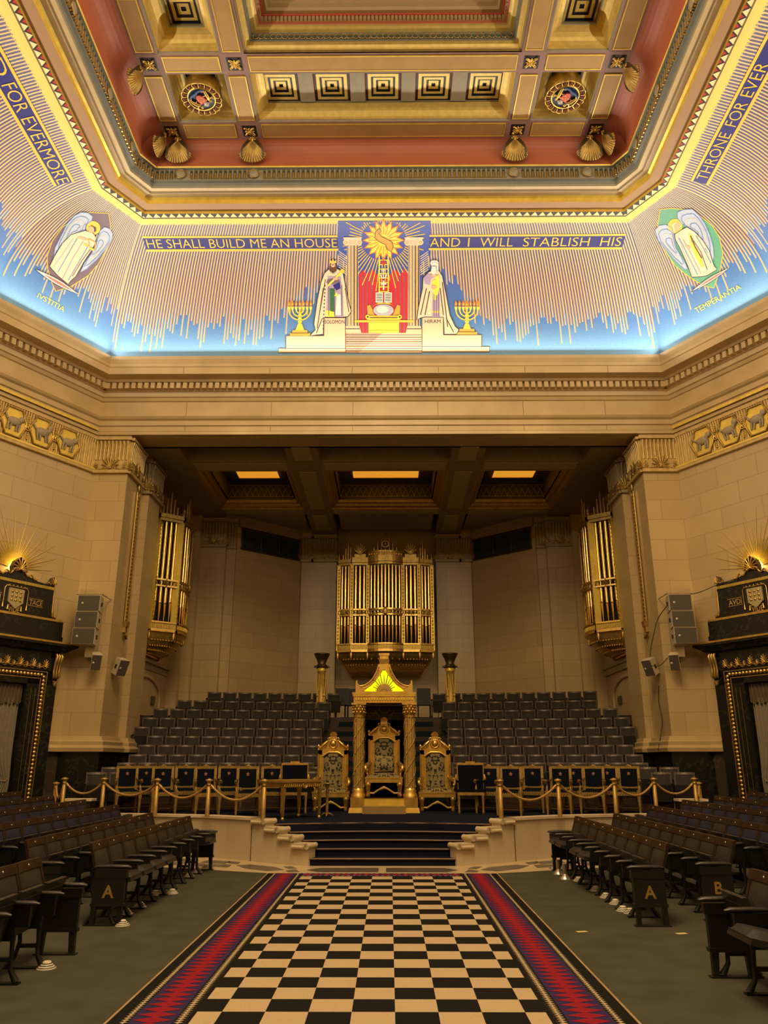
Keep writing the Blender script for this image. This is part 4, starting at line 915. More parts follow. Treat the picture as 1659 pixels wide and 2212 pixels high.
    b = MB(); b.box(((a + c) / 2 + n * 0.04).to_3d() + Vector((0, 0, 10.25)), (3.0, 0.12, 0.3), Matrix(((e.x, n.x, 0), (e.y, n.y, 0), (0, 0, 1)))); struct(b, 'cornice_trim', m_relief_d, o)
    # gilded strip hanging on the inner face of the pier
    g = thing('gilt_pendant_strip', 'long gilt pendant strip on the inner face of the %s pier' % nm, 'ornament', (s * 7.10, 20.95, 6.0))
    b = MB(); b.bb(-s * 0.0, -s * 0.03, -0.09, 0.09, -0.75, 2.95); b.build('backing', m_bronze, g)
    b = MB(); b.bb(-s * 0.03, -s * 0.06, -0.11, -0.075, -0.75, 2.95); b.bb(-s * 0.03, -s * 0.06, 0.075, 0.11, -0.75, 2.95); b.build('border_trim', m_gold, g)
    b = MB()
    for i in range(34): b.ball((-s * 0.045, 0, -0.68 + 0.107 * i), (0.02, 0.05, 0.045), 6, 4)
    b.build('bead_trim', m_gold_d, g)
    b = MB(); b.tap((-s * 0.06, 0, -0.9), (0.10, 0.20), (-s * 0.06, 0, -0.75), (0.12, 0.26)); b.bb(0, -s * 0.08, -0.08, 0.08, -1.05, -0.9); b.tube([(-s * 0.06, -0.08, -1.12), (-s * 0.09, 0.0, -1.2), (-s * 0.06, 0.08, -1.12)], 0.04, 6); b.build('foot_bracket', m_gold_d, g)
    b = MB(); b.ball((-s * 0.05, 0, 3.1), (0.04, 0.09, 0.16), 8, 6); b.tube([(-s * 0.05, 0, 3.2), (-s * 0.05, 0, 3.5)], [0.03, 0.005], 6); b.build('finial', m_gold_d, g)

# ceiling of the niche
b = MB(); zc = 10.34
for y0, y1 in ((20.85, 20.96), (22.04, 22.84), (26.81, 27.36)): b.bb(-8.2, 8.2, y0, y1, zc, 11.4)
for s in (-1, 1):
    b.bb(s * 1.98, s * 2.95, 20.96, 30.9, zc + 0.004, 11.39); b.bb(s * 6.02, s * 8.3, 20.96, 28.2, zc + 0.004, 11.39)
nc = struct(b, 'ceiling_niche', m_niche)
b = MB(); b.bb(-8.4, 8.4, 20.0, 31.0, 11.35, 11.5); struct(b, 'ceiling_niche_slab', mat('niche_slab', (0.16, 0.12, 0.07), 0.7), nc)
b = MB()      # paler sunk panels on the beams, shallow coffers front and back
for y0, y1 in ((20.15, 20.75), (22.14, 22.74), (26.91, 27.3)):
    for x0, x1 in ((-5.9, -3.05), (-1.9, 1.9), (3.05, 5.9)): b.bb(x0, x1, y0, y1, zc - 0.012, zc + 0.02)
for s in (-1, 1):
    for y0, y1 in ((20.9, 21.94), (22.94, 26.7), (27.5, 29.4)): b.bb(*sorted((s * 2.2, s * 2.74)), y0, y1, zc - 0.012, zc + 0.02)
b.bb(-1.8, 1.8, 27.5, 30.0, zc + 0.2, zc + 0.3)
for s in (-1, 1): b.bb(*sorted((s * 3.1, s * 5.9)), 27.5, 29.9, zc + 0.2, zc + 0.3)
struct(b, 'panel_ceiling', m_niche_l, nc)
m_slot = mat('amber_light_panel', (0.9, 0.5, 0.1), 0.5, emit=(1.0, 0.40, 0.03), es=0.7)
for x0, x1 in ((-6.02, -2.95), (-1.98, 1.98), (2.95, 6.02)):
    b = MB()
    R0 = rect(x0, x1, 22.84, 26.81)
    loft(b, [(inset(R0, d), z) for d, z in ((0.0, zc), (0.03, zc), (0.06, zc + 0.06), (0.14, zc + 0.10), (0.18, zc + 0.18), (0.26, zc + 0.2), (0.30, zc + 0.3))]); struct(b, 'coffer_niche_trim', m_gold_d, nc)
    b = MB(); I = inset(R0, 0.34); loft(b, [(I, zc + 0.3), (I, zc + 0.95)]); p = I; b.quad(*[(q.x, q.y, zc + 0.95) for q in p], uv=[(0, 0)] * 4); struct(b, 'coffer_niche_ceiling', mat('niche_coffer', (0.13, 0.095, 0.05), 0.7), nc)
    b = MB()
    xa, xb = I[2].x, I[0].x; N = int((xb - xa) / 0.2)
    for i in range(N):
        x = xa + (xb - xa) * i / N; w_ = (xb - xa) / N
        b.tube([(x, I[0].y - 0.03, zc + 0.40), (x + w_ * 0.5, I[0].y - 0.03, zc + 0.66), (x + w_, I[0].y - 0.03, zc + 0.80)], 0.016, 4); b.tube([(x + w_, I[0].y - 0.03, zc + 0.40), (x + w_ * 0.5, I[0].y - 0.03, zc + 0.66), (x, I[0].y - 0.03, zc + 0.80)], 0.016, 4)
    for z in (zc + 0.38, zc + 0.82): b.tube([(xa, I[0].y - 0.03, z), (xb, I[0].y - 0.03, z)], 0.02, 4)
    struct(b, 'lattice_trim', m_relief_d, nc)
    cx = (x0 + x1) / 2; w_ = 0.72 if abs(cx) > 1 else 1.15
    t = thing('amber_ceiling_light', 'glowing amber light panel in the %s niche coffer' % ('left' if cx < -1 else 'right' if cx > 1 else 'middle'), 'light', (cx, 24.9, zc + 0.9), group='amber panels in the niche ceiling')
    b = MB(); b.bb(-w_, w_, -1.1, 0.95, -0.01, 0.01); b.build('light_panel', m_slot, t)
    b = MB(); loft(b, [(rect(-w_ - 0.05, w_ + 0.05, -1.15, 1.0), -0.02), (rect(-w_, w_, -1.1, 0.95), -0.03), (rect(-w_, w_, -1.1, 0.95), 0.0)]); b.build('panel_frame', m_gold_d, t)

# ------------------------------------------------------------------ organs
def organ(name, label, loc, rz, posts, bays, zb, zm, zband, zt, crown, corb_y, post_w=0.125):
    t = thing(name, label, 'organ', loc, rz); n = len(posts)
    P = [Vector(p) for p in posts]
    def bowed(i, u):
        p = P[i] + (P[i + 1] - P[i]) * u; d = (P[i + 1] - P[i]).normalized(); nn = Vector((d.y, -d.x)); return p + nn * bays[i][1] * (1 - (2 * u - 1) ** 2), nn
    b = MB()
    inner = [(p.x * 0.96, p.y + 0.22) for p in P]; xs = [inner[0]] + inner + [inner[-1]]
    b.prism([(inner[0][0], corb_y)] + inner + [(inner[-1][0], corb_y)], (0, 0, zb), (1, 0, 0), (0, 1, 0), zt - zb); b.build('case_interior', m_void, t)
    for p in P:
        b = MB(); b.bb(p.x - post_w / 2, p.x + post_w / 2, p.y - 0.07, p.y + 0.12, zb - 0.22, zt + 0.02); o = b.build('case_post', m_goldleaf, t)
        b = MB(); 
        for k in range(int((zt - zb) / 0.13)): z = zb + 0.1 + 0.13 * k; b.ball((p.x, p.y - 0.072, z), (post_w * 0.26, 0.016, 0.055), 6, 4)
        for z in (zb + 0.04, (zband[0] + zband[1]) / 2 - 0.13, (zband[0] + zband[1]) / 2 + 0.13, zt - 0.08): b.bb(p.x - post_w * 0.42, p.x + post_w * 0.42, p.y - 0.088, p.y - 0.06, z - 0.06, z + 0.06)
        b.build('post_ornament', m_gold_d, o)
    for i in range(n - 1):
        npipe, bow = bays[i][0], bays[i][1]; L = (P[i + 1] - P[i]).length; r = (L - post_w) / npipe * 0.36
        for k in range(npipe):
            u = (post_w / 2 + (L - post_w) * (k + 0.5) / npipe) / L; q, nn = bowed(i, u); q = q + Vector((0, 0.06)); z = zm + 0.10 * abs(2 * u - 1) * (0 if bow else 1)
            b = MB(); b.cyl((q.x, q.y, z), (q.x, q.y, zt - 0.02), r, n=12); b.cyl((q.x, q.y, zb + 0.05), (q.x, q.y, z), r * 0.28, r * 0.95, n=12)
            o = b.build('pipe', m_pipe, t)
            b = MB(); f = q + nn * (r * 0.98); b.box((f.x, f.y, z + 0.012), (r * 1.3, 0.012, 0.022), Matrix(((-nn.y, -nn.x, 0), (nn.x, -nn.y, 0), (0, 0, 1)))); b.build('pipe_mouth', m_void, o)
        def rail(z0, z1, d, mm, nmn, N=10, extra=None):
            b = MB(); vs = []
            for j in range(N + 1):
                q, nn = bowed(i, j / N); o_ = q + nn * d; w_ = q - nn * 0.05; vs += [(*o_, z0), (*o_, z1), (*w_, z1), (*w_, z0)]
            fs = [(4 * j + a, 4 * j + (a + 1) % 4, 4 * j + 4 + (a + 1) % 4, 4 * j + 4 + a) for j in range(N) for a in range(4)]
            b.add(vs, fs); return b.build(nmn, mm, t)
        o = rail(zb - 0.20, zb - 0.02, 0.09, m_gold_d, 'gallery')
        b = MB(); N = max(4, int(L / 0.055))
        for j in range(N):
            q, nn = bowed(i, (j + 0.5) / N); q = q + nn * 0.095; b.cyl((q.x, q.y, zb - 0.17), (q.x, q.y, zb - 0.05), 0.014, n=5)
        b.build('gallery_slat', m_goldleaf, o)
        rail(zb - 0.02, zb + 0.03, 0.13, m_gold, 'gallery_cap'); rail(zb - 0.28, zb - 0.20, 0.11, m_gold, 'gallery_base')
        o = rail(zband[0], zband[0] + 0.05, 0.07, m_gold, 'pipe_rail'); rail(zband[1] - 0.05, zband[1], 0.07, m_gold, 'pipe_rail')
        b = MB(); N = max(3, int(L / 0.12))
        for j in range(N):
            q, nn = bowed(i, (j + 0.5) / N); q = q + nn * 0.06; b.torus((q.x, q.y, (zband[0] + zband[1]) / 2), 0.06, 0.016, 'y' if abs(nn.y) > 0.6 else 'x', 10, 5)
        q, nn = bowed(i, 0.5)
        if bow: 
            q = q + nn * 0.10; b.ball((q.x, q.y, (zband[0] + zband[1]) / 2), (0.09, 0.05, 0.16), 10, 8); b.torus((q.x, q.y - 0.03, (zband[0] + zband[1]) / 2), 0.10, 0.022, 'y', 14, 6)
        else:
            q = q + nn * 0.09
            for a in range(8): b.tube([(q.x, q.y, (zband[0] + zband[1]) / 2), (q.x + 0.13 * math.cos(PI * a / 4), q.y, (zband[0] + zband[1]) / 2 + 0.15 * math.sin(PI * a / 4))], [0.024, 0.008], 5)
        b.build('rail_ornament', m_gold_d, o)
        up = 0.06 if bays[i][2] else 0.0
        rail(zt, zt + 0.09, 0.06, m_gold_d, 'case_frieze'); rail(zt + 0.09, zt + 0.22 + up, 0.12, m_gold_d, 'case_cornice')
        if bays[i][2] == 2:    # raised crown over the middle bay
            rail(zt + 0.28, zt + 0.52, 0.07, m_gold_d, 'crown_panel')
            b = MB()
            for j in range(14):
                q, nn = bowed(i, (j + 0.5) / 14); b.ball((*(q + nn * 0.085), zt + 0.40), (0.03, 0.02, 0.06), 6, 4)
            b.build('crown_ornament', m_gold, t)
            q, nn = bowed(i, 0.5); q = q + nn * 0.12
            b = MB(); b.M = Matrix.Translation((q.x, q.y, zt + 0.72)) @ Matrix.Rotation(PI / 2, 4, 'X'); b.lathe([(0.001, 0.04), (0.10, 0.04), (0.125, 0.0), (0.001, -0.03)], n=20); o = b.build('medallion', m_bronze, t)
            b = MB(); b.torus((q.x, q.y - 0.04, zt + 0.72), 0.12, 0.018, 'y', 20, 6)
            tri = [(q.x + 0.07 * math.sin(2 * PI * k / 3), q.y - 0.055, zt + 0.71 + 0.07 * math.cos(2 * PI * k / 3)) for k in range(3)]; b.tube(tri + [tri[0]], 0.012, 5); b.build('medallion_trim', m_gold, o)
        # pipes standing free above the cornice
        for k, h in enumerate(bays[i][3]):
            u = (k + 0.5) / len(bays[i][3]); q, nn = bowed(i, 0.12 + 0.76 * u); q = q - nn * 0.12
            b = MB(); b.cyl((q.x, q.y, zt + 0.2), (q.x, q.y, zt + h), 0.042, n=9); b.build('crown_pipe', m_pipe, t)
        if bays[i][2] == 1:    # leafy cresting on the flat towers
            b = MB(); q, nn = bowed(i, 0.5); b.bb(q.x - L * 0.36, q.x + L * 0.36, q.y - 0.06, q.y + 0.05, zt + 0.22, zt + 0.42)
            for a in range(7): b.tube([(q.x, q.y, zt + 0.4), (q.x + 0.26 * math.sin(R(-60 + 20 * a)), q.y - 0.03, zt + 0.42 + 0.42 * math.cos(R(-60 + 20 * a)))], [0.05, 0.018], 6)
            b.torus((q.x, q.y - 0.07, zt + 0.52), 0.10, 0.03, 'y', 12, 6); b.build('cresting', m_gold_d, t)
    for p in P:
        b = MB(); b.lathe([(0.001, 0.30), (0.012, 0.24), (0.035, 0.20), (0.03, 0.14), (0.05, 0.10), (0.035, 0.05), (0.065, 0.0)], (p.x, p.y, zt + 0.20), 10); b.build('finial', m_gold_d, t)
        b = MB(); b.lathe([(0.07, 0.0), (0.05, -0.08), (0.065, -0.12), (0.03, -0.20), (0.04, -0.23), (0.001, -0.28)], (p.x, p.y, zb - 0.26), 10); b.build('pendant_boss', m_gold, t)
    # hollow curved corbel carrying the case on the wall
    b = MB(); zc0 = zb - 0.28; H = 0.62; A, B = P[0], P[-1]
    def cf(u, v):
        th = v * PI / 2; sx = 1 - 0.25 * v; i = min(n - 2, int(u * (n - 1))); q, nn = bowed(i, u * (n - 1) - i)
        y = q.y + (corb_y - 0.05 - q.y) * (1 - math.cos(th)); return (q.x * sx, y, zc0 - H * math.sin(th))
    b.grid(cf, 18, 8); b.build('corbel', m_gold_d, t)
    b = MB()
    for v in (0.25, 0.45, 0.65, 0.85):
        for u in range(1, 24): q = cf(u / 24, v); b.ball((q[0], q[1] - 0.02, q[2] - 0.01), (0.035, 0.03, 0.03), 6, 4)
    b.tube([(*cf(u / 16, 1.0)[:1], cf(u / 16, 1.0)[1] - 0.03, cf(u / 16, 1.0)[2]) for u in range(17)], 0.05, 6); b.build('corbel_ornament', m_gold, t)
    for sg, e in ((-1, 0.0), (1, 1.0)):
        b = MB(); b.tube([Vector(cf(e, v / 10)) + Vector((sg * 0.02, -0.02, 0)) for v in range(11)], 0.045, 6); q = cf(e, 1.0); b.ball((q[0], q[1] - 0.04, q[2]), 0.085, 8, 6); b.build('scroll_bracket', m_gold, t)
    return t
cen = [0.25, 0.34, 0.5, 0.62, 0.78, 1.0, 1.30, 1.0, 0.78, 0.62, 0.5, 0.34, 0.25]
organ('organ', 'gilt pipe organ case over the throne on the end wall', (-0.03, 28.65, 0), 0,
      [(-1.76, 0.16), (-1.26, 0.0), (-0.66, 0.0), (0.66, 0.0), (1.26, 0.0), (1.76, 0.16)],
      [(3, 0, 0, [0.45, 0.7, 0.95, 0.7]), (3, 0, 1, []), (9, 0.24, 2, [0.7, 0.85, 1.05, 1.3, 1.05, 0.85, 0.7]), (3, 0, 1, []), (3, 0, 0, [0.7, 0.95, 0.7, 0.45])],
      5.72, 6.38, (6.78, 7.04), 8.72, 1, 2.02)
for s, nm in ((-1, 'left'), (1, 'right')):
    hs = [0.55, 0.8, 1.05, 0.8, 0.55]
    organ('organ', 'tall narrow gilt organ case on the %s side wall of the niche' % nm, (s * 6.62, 24.75, 0), PI / 2 if s < 0 else -PI / 2,
      [(-1.08, 0.62), (-0.60, 0.0), (0.60, 0.0), (1.08, 0.62)], [(4, 0, 0, hs), (6, 0.14, 0, hs), (4, 0, 0, hs)], 5.72, 6.30, (6.85, 7.1), 9.0, 0, 0.94)

# tall gilt torch stands behind the tiers
for s, nm in ((-1, 'left'), (1, 'right')):
    t = thing('torch_stand', 'gilt column torch stand with dark bronze bowl, %s of the organ' % nm, 'torch stand', (s * 2.12, 25.97, 2.9))
    b = MB(); b.lathe([(0.20, 0.0), (0.19, 0.06), (0.15, 0.1), (0.165, 0.2), (0.135, 1.55), (0.001, 1.55)], n=16); b.build('shaft', m_aged, t)
    b = MB()
    for q in range(4):
        a = PI / 2 * q + PI / 4; b.M = Matrix.Rotation(a, 4, 'Z')
        b.tube([(0.17, -0.09, 0.15), (0.165, 0.0, 0.78), (0.15, 0.06, 1.2), (0.15, 0.05, 1.45)], 0.014, 5); b.tube([(0.17, 0.09, 0.15), (0.165, 0.0, 0.78), (0.15, -0.06, 1.2), (0.15, -0.05, 1.45)], 0.014, 5); b.ball((0.17, 0, 0.78), (0.03, 0.055, 0.055), 8, 6)
    b.build('strapwork', m_goldleaf, t)
    b = MB(); b.lathe([(0.15, 1.55), (0.16, 1.62), (0.14, 1.66)], n=16); b.build('neck_ring', m_goldleaf, t)
    b = MB(); b.lathe([(0.14, 1.66), (0.20, 1.70), (0.17, 1.76), (0.13, 1.8), (0.18, 1.95), (0.26, 2.10), (0.27, 2.14), (0.24, 2.13), (0.10, 1.9), (0.001, 1.88)], n=18); b.build('bowl', m_bronze, t)
    b = MB()
    for q in range(8): a = PI / 4 * q; b.tube([(0.13 * math.cos(a), 0.13 * math.sin(a), 1.68), (0.23 * math.cos(a), 0.23 * math.sin(a), 1.72), (0.26 * math.cos(a), 0.26 * math.sin(a), 1.67)], [0.03, 0.03, 0.015], 5)
    b.build('leaf_collar', m_bronze, t)
# ------------------------------------------------------------------ dais, steps, marble floor
WALLP = [(1.22, 13.86), (1.48, 13.98), (1.75, 14.13), (2.02, 14.31), (2.28, 14.5), (2.8, 14.87), (3.3, 15.15), (4.2, 15.42), (5.5, 15.7), (7.0, 15.92), (8.6, 16.1)]
PZ = 0.60
b = MB(); pl = [(x, y) for x, y in WALLP[4:]]
out = [(-x, y + 0.05) for x, y in pl[::-1]] + [(-1.95, 14.55)] + [(x, 14.86 - 0.1 * x * x) for x in (-1.7, -1.2, -0.6, 0, 0.6, 1.2, 1.7)] + [(1.95, 14.55)] + [(x, y + 0.05) for x, y in pl] + [(8.9, 20.2), (-8.9, 20.2)]
b.prism(out, (0, 0, 0), (1, 0, 0), (0, 1, 0), PZ); struct(b, 'floor_dais', m_navy)
for s, nm in ((-1, 'left'), (1, 'right')):
    b = MB(); zs = [0.345, 0.345, 0.46, 0.575, 0.70]
    P = [Vector((s * x, y)) for x, y in WALLP]
    for i in range(len(P) - 1):
        p, q = P[i], P[i + 1]; e = (q - p).normalized(); n = Vector((-e.y, e.x)) * s; zt = [0.33, 0.445, 0.56, 0.68][i] if i < 4 else 0.68
        pp, qq = p + n * 0.22, q + n * 0.22
        vs = [(*p, 0), (*q, 0), (*qq, 0), (*pp, 0), (*p, zt), (*q, zt), (*qq, zt), (*pp, zt)]
        b.add(vs, [(0, 1, 5, 4), (1, 2, 6, 5), (2, 3, 7, 6), (3, 0, 4, 7), (4, 5, 6, 7)])
    w = struct(b, 'wall_dais_' + nm, m_marble)
    b = MB()
    for i in range(4, len(P) - 1):
        p, q = P[i], P[i + 1]; e = (q - p).normalized(); n = Vector((-e.y, e.x)) * s
        vs = [(*(r_ + n * d), z) for r_ in (p, q) for d, z in ((-0.03, 0.66), (-0.03, 0.70), (0.25, 0.70), (0.25, 0.66))]
        b.add(vs, [(0, 1, 5, 4), (1, 2, 6, 5), (2, 3, 7, 6)])
    struct(b, 'coping_trim', m_stone_l, w)
    for i in range(4):      # stepped rolls of the cheek wall
        p, q = P[i], P[i + 1]; e = (q - p).normalized(); n = Vector((-e.y, e.x)) * s; zt = [0.345, 0.46, 0.575, 0.695][i]; rot = Matrix(((e.x, n.x, 0), (e.y, n.y, 0), (0, 0, 1)))
        b = MB(); c = p + e * 0.02; b.cyl((*(c - n * 0.04), zt - 0.045), (*(c + n * 0.26), zt - 0.045), 0.048, n=12)
        c2 = p + e * 0.17; b.box((*(c2 + n * 0.11), zt - 0.035), (0.30, 0.30, 0.06), rot); b.cyl((*(p + e * 0.08 - n * 0.04), zt - 0.06), (*(p + e * 0.30 - n * 0.04), zt - 0.06), 0.028, n=8); b.cyl((*(p + e * 0.30 - n * 0.04), zt - 0.08), (*(p + e * 0.30 + n * 0.2), zt - 0.08), 0.03, n=8)
        b.build('roll_moulding', m_marble, w)
    b = MB(); p = P[4]; b.box((p.x, p.y - 0.002, 0.33), (0.012, 0.012, 0.66)); p = P[8]; b.box((p.x, p.y - 0.002, 0.33), (0.012, 0.012, 0.66)); b.build('joint_line', m_dado, w)
t = thing('carpeted_stairs', 'five navy carpeted steps with wooden nosings leading up to the dais', 'stairs', (0, 13.9, 0))
NY = [13.89, 14.18, 14.40, 14.62, 14.86]; CC = [0.0, 0.03, 0.06, 0.08, 0.10]
for k in range(5):
    hw = 1.2 + 0.19 * k; xs = [-hw + 2 * hw * i / 14 for i in range(15)]; z = 0.12 * (k + 1)
    b = MB(); b.prism([(x, NY[k] - CC[k] * x * x - 13.9 + 0.02) for x in xs] + [(hw, 1.4), (-hw, 1.4)], (0, 0, z - 0.12), (1, 0, 0), (0, 1, 0), 0.119); st = b.build('step', m_navy, t)
    b = MB(); b.tube([(x, NY[k] - CC[k] * x * x - 13.9 + 0.008, z - 0.012) for x in xs], 0.017, 6); b.build('nosing', m_nosing, st)
# pale marble apron with grey lozenges round the foot of the dais
b = MB(); fr = [(0.0, 13.02), (1.76, 13.02), (2.3, 13.22), (2.95, 13.5), (4.2, 13.9), (6.0, 14.3), (8.6, 14.6)]; bk = [(0.0, 13.9), (1.22, 13.9), (2.28, 14.55), (3.3, 15.2), (4.2, 15.47), (6.0, 15.8), (8.6, 16.15)]
FZ = 0.004
for s in (-1, 1):
    for i in range(len(fr) - 1): b.quad((s * fr[i][0], fr[i][1], FZ), (s * fr[i + 1][0], fr[i + 1][1], FZ), (s * bk[i + 1][0], bk[i + 1][1], FZ), (s * bk[i][0], bk[i][1], FZ))
fl = struct(b, 'floor_marble', veined('apron_marble', (0.52, 0.40, 0.23), (0.36, 0.26, 0.14), 1.2, 0.3, 0.4))
b = MB(); g = mat('grey_marble_inlay', (0.085, 0.075, 0.07), 0.3, var=0.3, scale=3); Z = FZ + 0.003
lo = lambda pts: b.add([(x, y, Z) for x, y in pts], [tuple(range(len(pts)))])
for s in (-1, 1):
    lo([(s * 0.06, 13.14), (s * 0.06, 13.62), (s * 1.0, 13.62), (s * 1.2, 13.38), (s * 1.0, 13.14)]); lo([(s * 1.55, 13.4), (s * 1.75, 13.75), (s * 2.2, 14.05), (s * 2.42, 13.95), (s * 2.2, 13.55), (s * 1.8, 13.25)])
    for i in range(4):
        x = 2.75 + 0.62 * i; y = 13.72 + 0.25 * i
        lo([(s * x, y), (s * (x + 0.48), y + 0.2), (s * (x + 0.42), y + 0.5), (s * (x - 0.06), y + 0.34)]); lo([(s * (x - 0.1), y + 0.42), (s * (x + 0.36), y + 0.58), (s * (x + 0.28), y + 0.95), (s * (x - 0.16), y + 0.72)])
for s in (-1, 1):
    for pts in ([(1.28, 13.16), (1.38, 13.45), (1.52, 13.3), (1.46, 13.12)], [(1.36, 13.56), (1.5, 13.84), (1.62, 13.8), (1.5, 13.5)], [(2.5, 13.66), (2.72, 13.78), (2.68, 14.1), (2.5, 14.0)], [(2.42, 14.1), (2.6, 14.2), (2.66, 14.52), (2.42, 14.36)]): lo([(s * x, y) for x, y in pts])
struct(b, 'marble_inlay_floor', g, fl)

# ------------------------------------------------------------------ chequered carpet
b = MB(); CX0, CX1, CY0, CY1 = -1.74, 1.75, 1.2, 12.97; q = 0.2965
MATS_C = [mat('carpet_black', (0.010, 0.009, 0.008), 0.95, var=0.2, scale=60, spec=0.1), mat('carpet_cream', (0.43, 0.325, 0.20), 0.95, var=0.06, scale=60, spec=0.1), mat('carpet_red', (0.23, 0.012, 0.022), 0.95, var=0.12, scale=60, spec=0.1), mat('carpet_purple', (0.030, 0.022, 0.078), 0.95, var=0.12, scale=60, spec=0.1), mat('carpet_edge', (0.34, 0.22, 0.11), 0.9, spec=0.1)]
zt = 0.012
def cq(x0, x1, y0, y1, m, z=zt): b.cur = m; b.add([(x0, y0, z), (x1, y0, z), (x1, y1, z), (x0, y1, z)], [(0, 1, 2, 3)])
def ct(pts, m, z=zt + 0.0012): b.cur = m; b.add([(x, y, z) for x, y in pts], [tuple(range(len(pts)))])
b.cur = 0; b.bb(CX0, CX1, CY0, CY1, 0.0, 0.010)
b.cur = 4; b.bb(CX0 - 0.018, CX0, CY0, CY1, 0.0, 0.010); b.bb(CX1, CX1 + 0.018, CY0, CY1, 0.0, 0.010)
xc = 0.155 - 4.35 * q; NXC = 8
xl, xr = -1.20, 1.185; YF = 12.62
gx = [0.155 + q * i for i in range(-6, 6)]
ny = int((YF - CY0) / q)
for j in range(ny + 1):
    y1 = YF - q * j; y0 = max(CY0, y1 - q)
    for i in range(-5, 4):
        x0, x1 = max(xl, 0.155 + q * (i)), min(xr, 0.155 + q * (i + 1))
        if x1 - x0 > 0.02: cq(x0, x1, y0, y1, 0 if (i + j) % 2 == 0 else 1)
for s, xi, xo in ((-1, xl, CX0), (1, xr, CX1)):
    W = abs(xo - xi); X = lambda f: xi + s * W * f
    def checks(f0, f1):      # narrow houndstooth stripe
        p = 0.044; n = int((12.93 - CY0) / p)
        cq(*sorted((X(f0), X(f1))), CY0, 12.93, 1, zt - 0.001)
        for j in range(n):
            y = CY0 + p * j; fm = (f0 + f1) / 2
            ct([(X(f0), y), (X(fm), y + p * 0.5), (X(f0), y + p)], 0); ct([(X(fm), y + p * 0.5), (X(f1), y), (X(f1), y + p * 1.0)], 0); 
    checks(0.06, 0.20); checks(0.74, 0.86)
    cq(*sorted((X(0.20), X(0.74))), CY0, 12.93, 3, zt - 0.0005)
    p = 0.118; n = int((12.93 - CY0) / p)
    for j in range(n):
        y = 12.93 - p * j; xm = (X(0.22) + X(0.72)) / 2; h = (X(0.72) - X(0.22)) / 2
        ct([(xm - h, y - p / 2), (xm - h * 0.08, y - p), (xm + h * 0.08, y - p), (xm + h, y - p / 2), (xm + h * 0.08, y), (xm - h * 0.08, y)], 2)
cq(xl, xr, 12.66, 12.93, 3)
n = 16; p = (xr - xl) / n
for j in range(n):
    x = xl + p * (j + 0.5); ct([(x - p / 2, 12.795), (x, 12.70), (x + p / 2, 12.795), (x, 12.89)], 2)
for y in (12.685, 12.905):
    for j in range(28): cq(xl + (xr - xl) * j / 28, xl + (xr - xl) * (j + 0.5) / 28, y - 0.012, y + 0.012, 1, zt + 0.0015)
tag(b.build('carpet', MATS_C), 'long black and cream chequered carpet with red and purple zigzag border', 'carpet')

# ------------------------------------------------------------------ thrones
def damask():
    t = NT('black_gold_damask'); ob = t.coord(); sx = t.n('ShaderNodeSeparateXYZ'); t.l(ob, sx.inputs[0]); c = t.n('ShaderNodeCombineXYZ')
    t.l(t.math('ABSOLUTE', sx.outputs[0]), c.inputs[0]); t.l(sx.outputs[1], c.inputs[1]); t.l(sx.outputs[2], c.inputs[2])
    f = t.noise(20, 2.5, c.outputs[0], 0.55); w = t.n('ShaderNodeTexVoronoi'); w.inputs['Scale'].default_value = 9; t.l(c.outputs[0], w.inputs['Vector'])
    k = t.math('ADD', f, t.math('MULTIPLY', t.math('SUBTRACT', w.outputs['Distance'], 0.5), 0.15))
    t.l(t.ramp(k, [(0.44, (0.006, 0.006, 0.008)), (0.47, (0.26, 0.195, 0.075))]), t.b.inputs['Base Color']); t.b.inputs['Roughness'].default_value = 0.7; return t.mat
m_damask = damask()
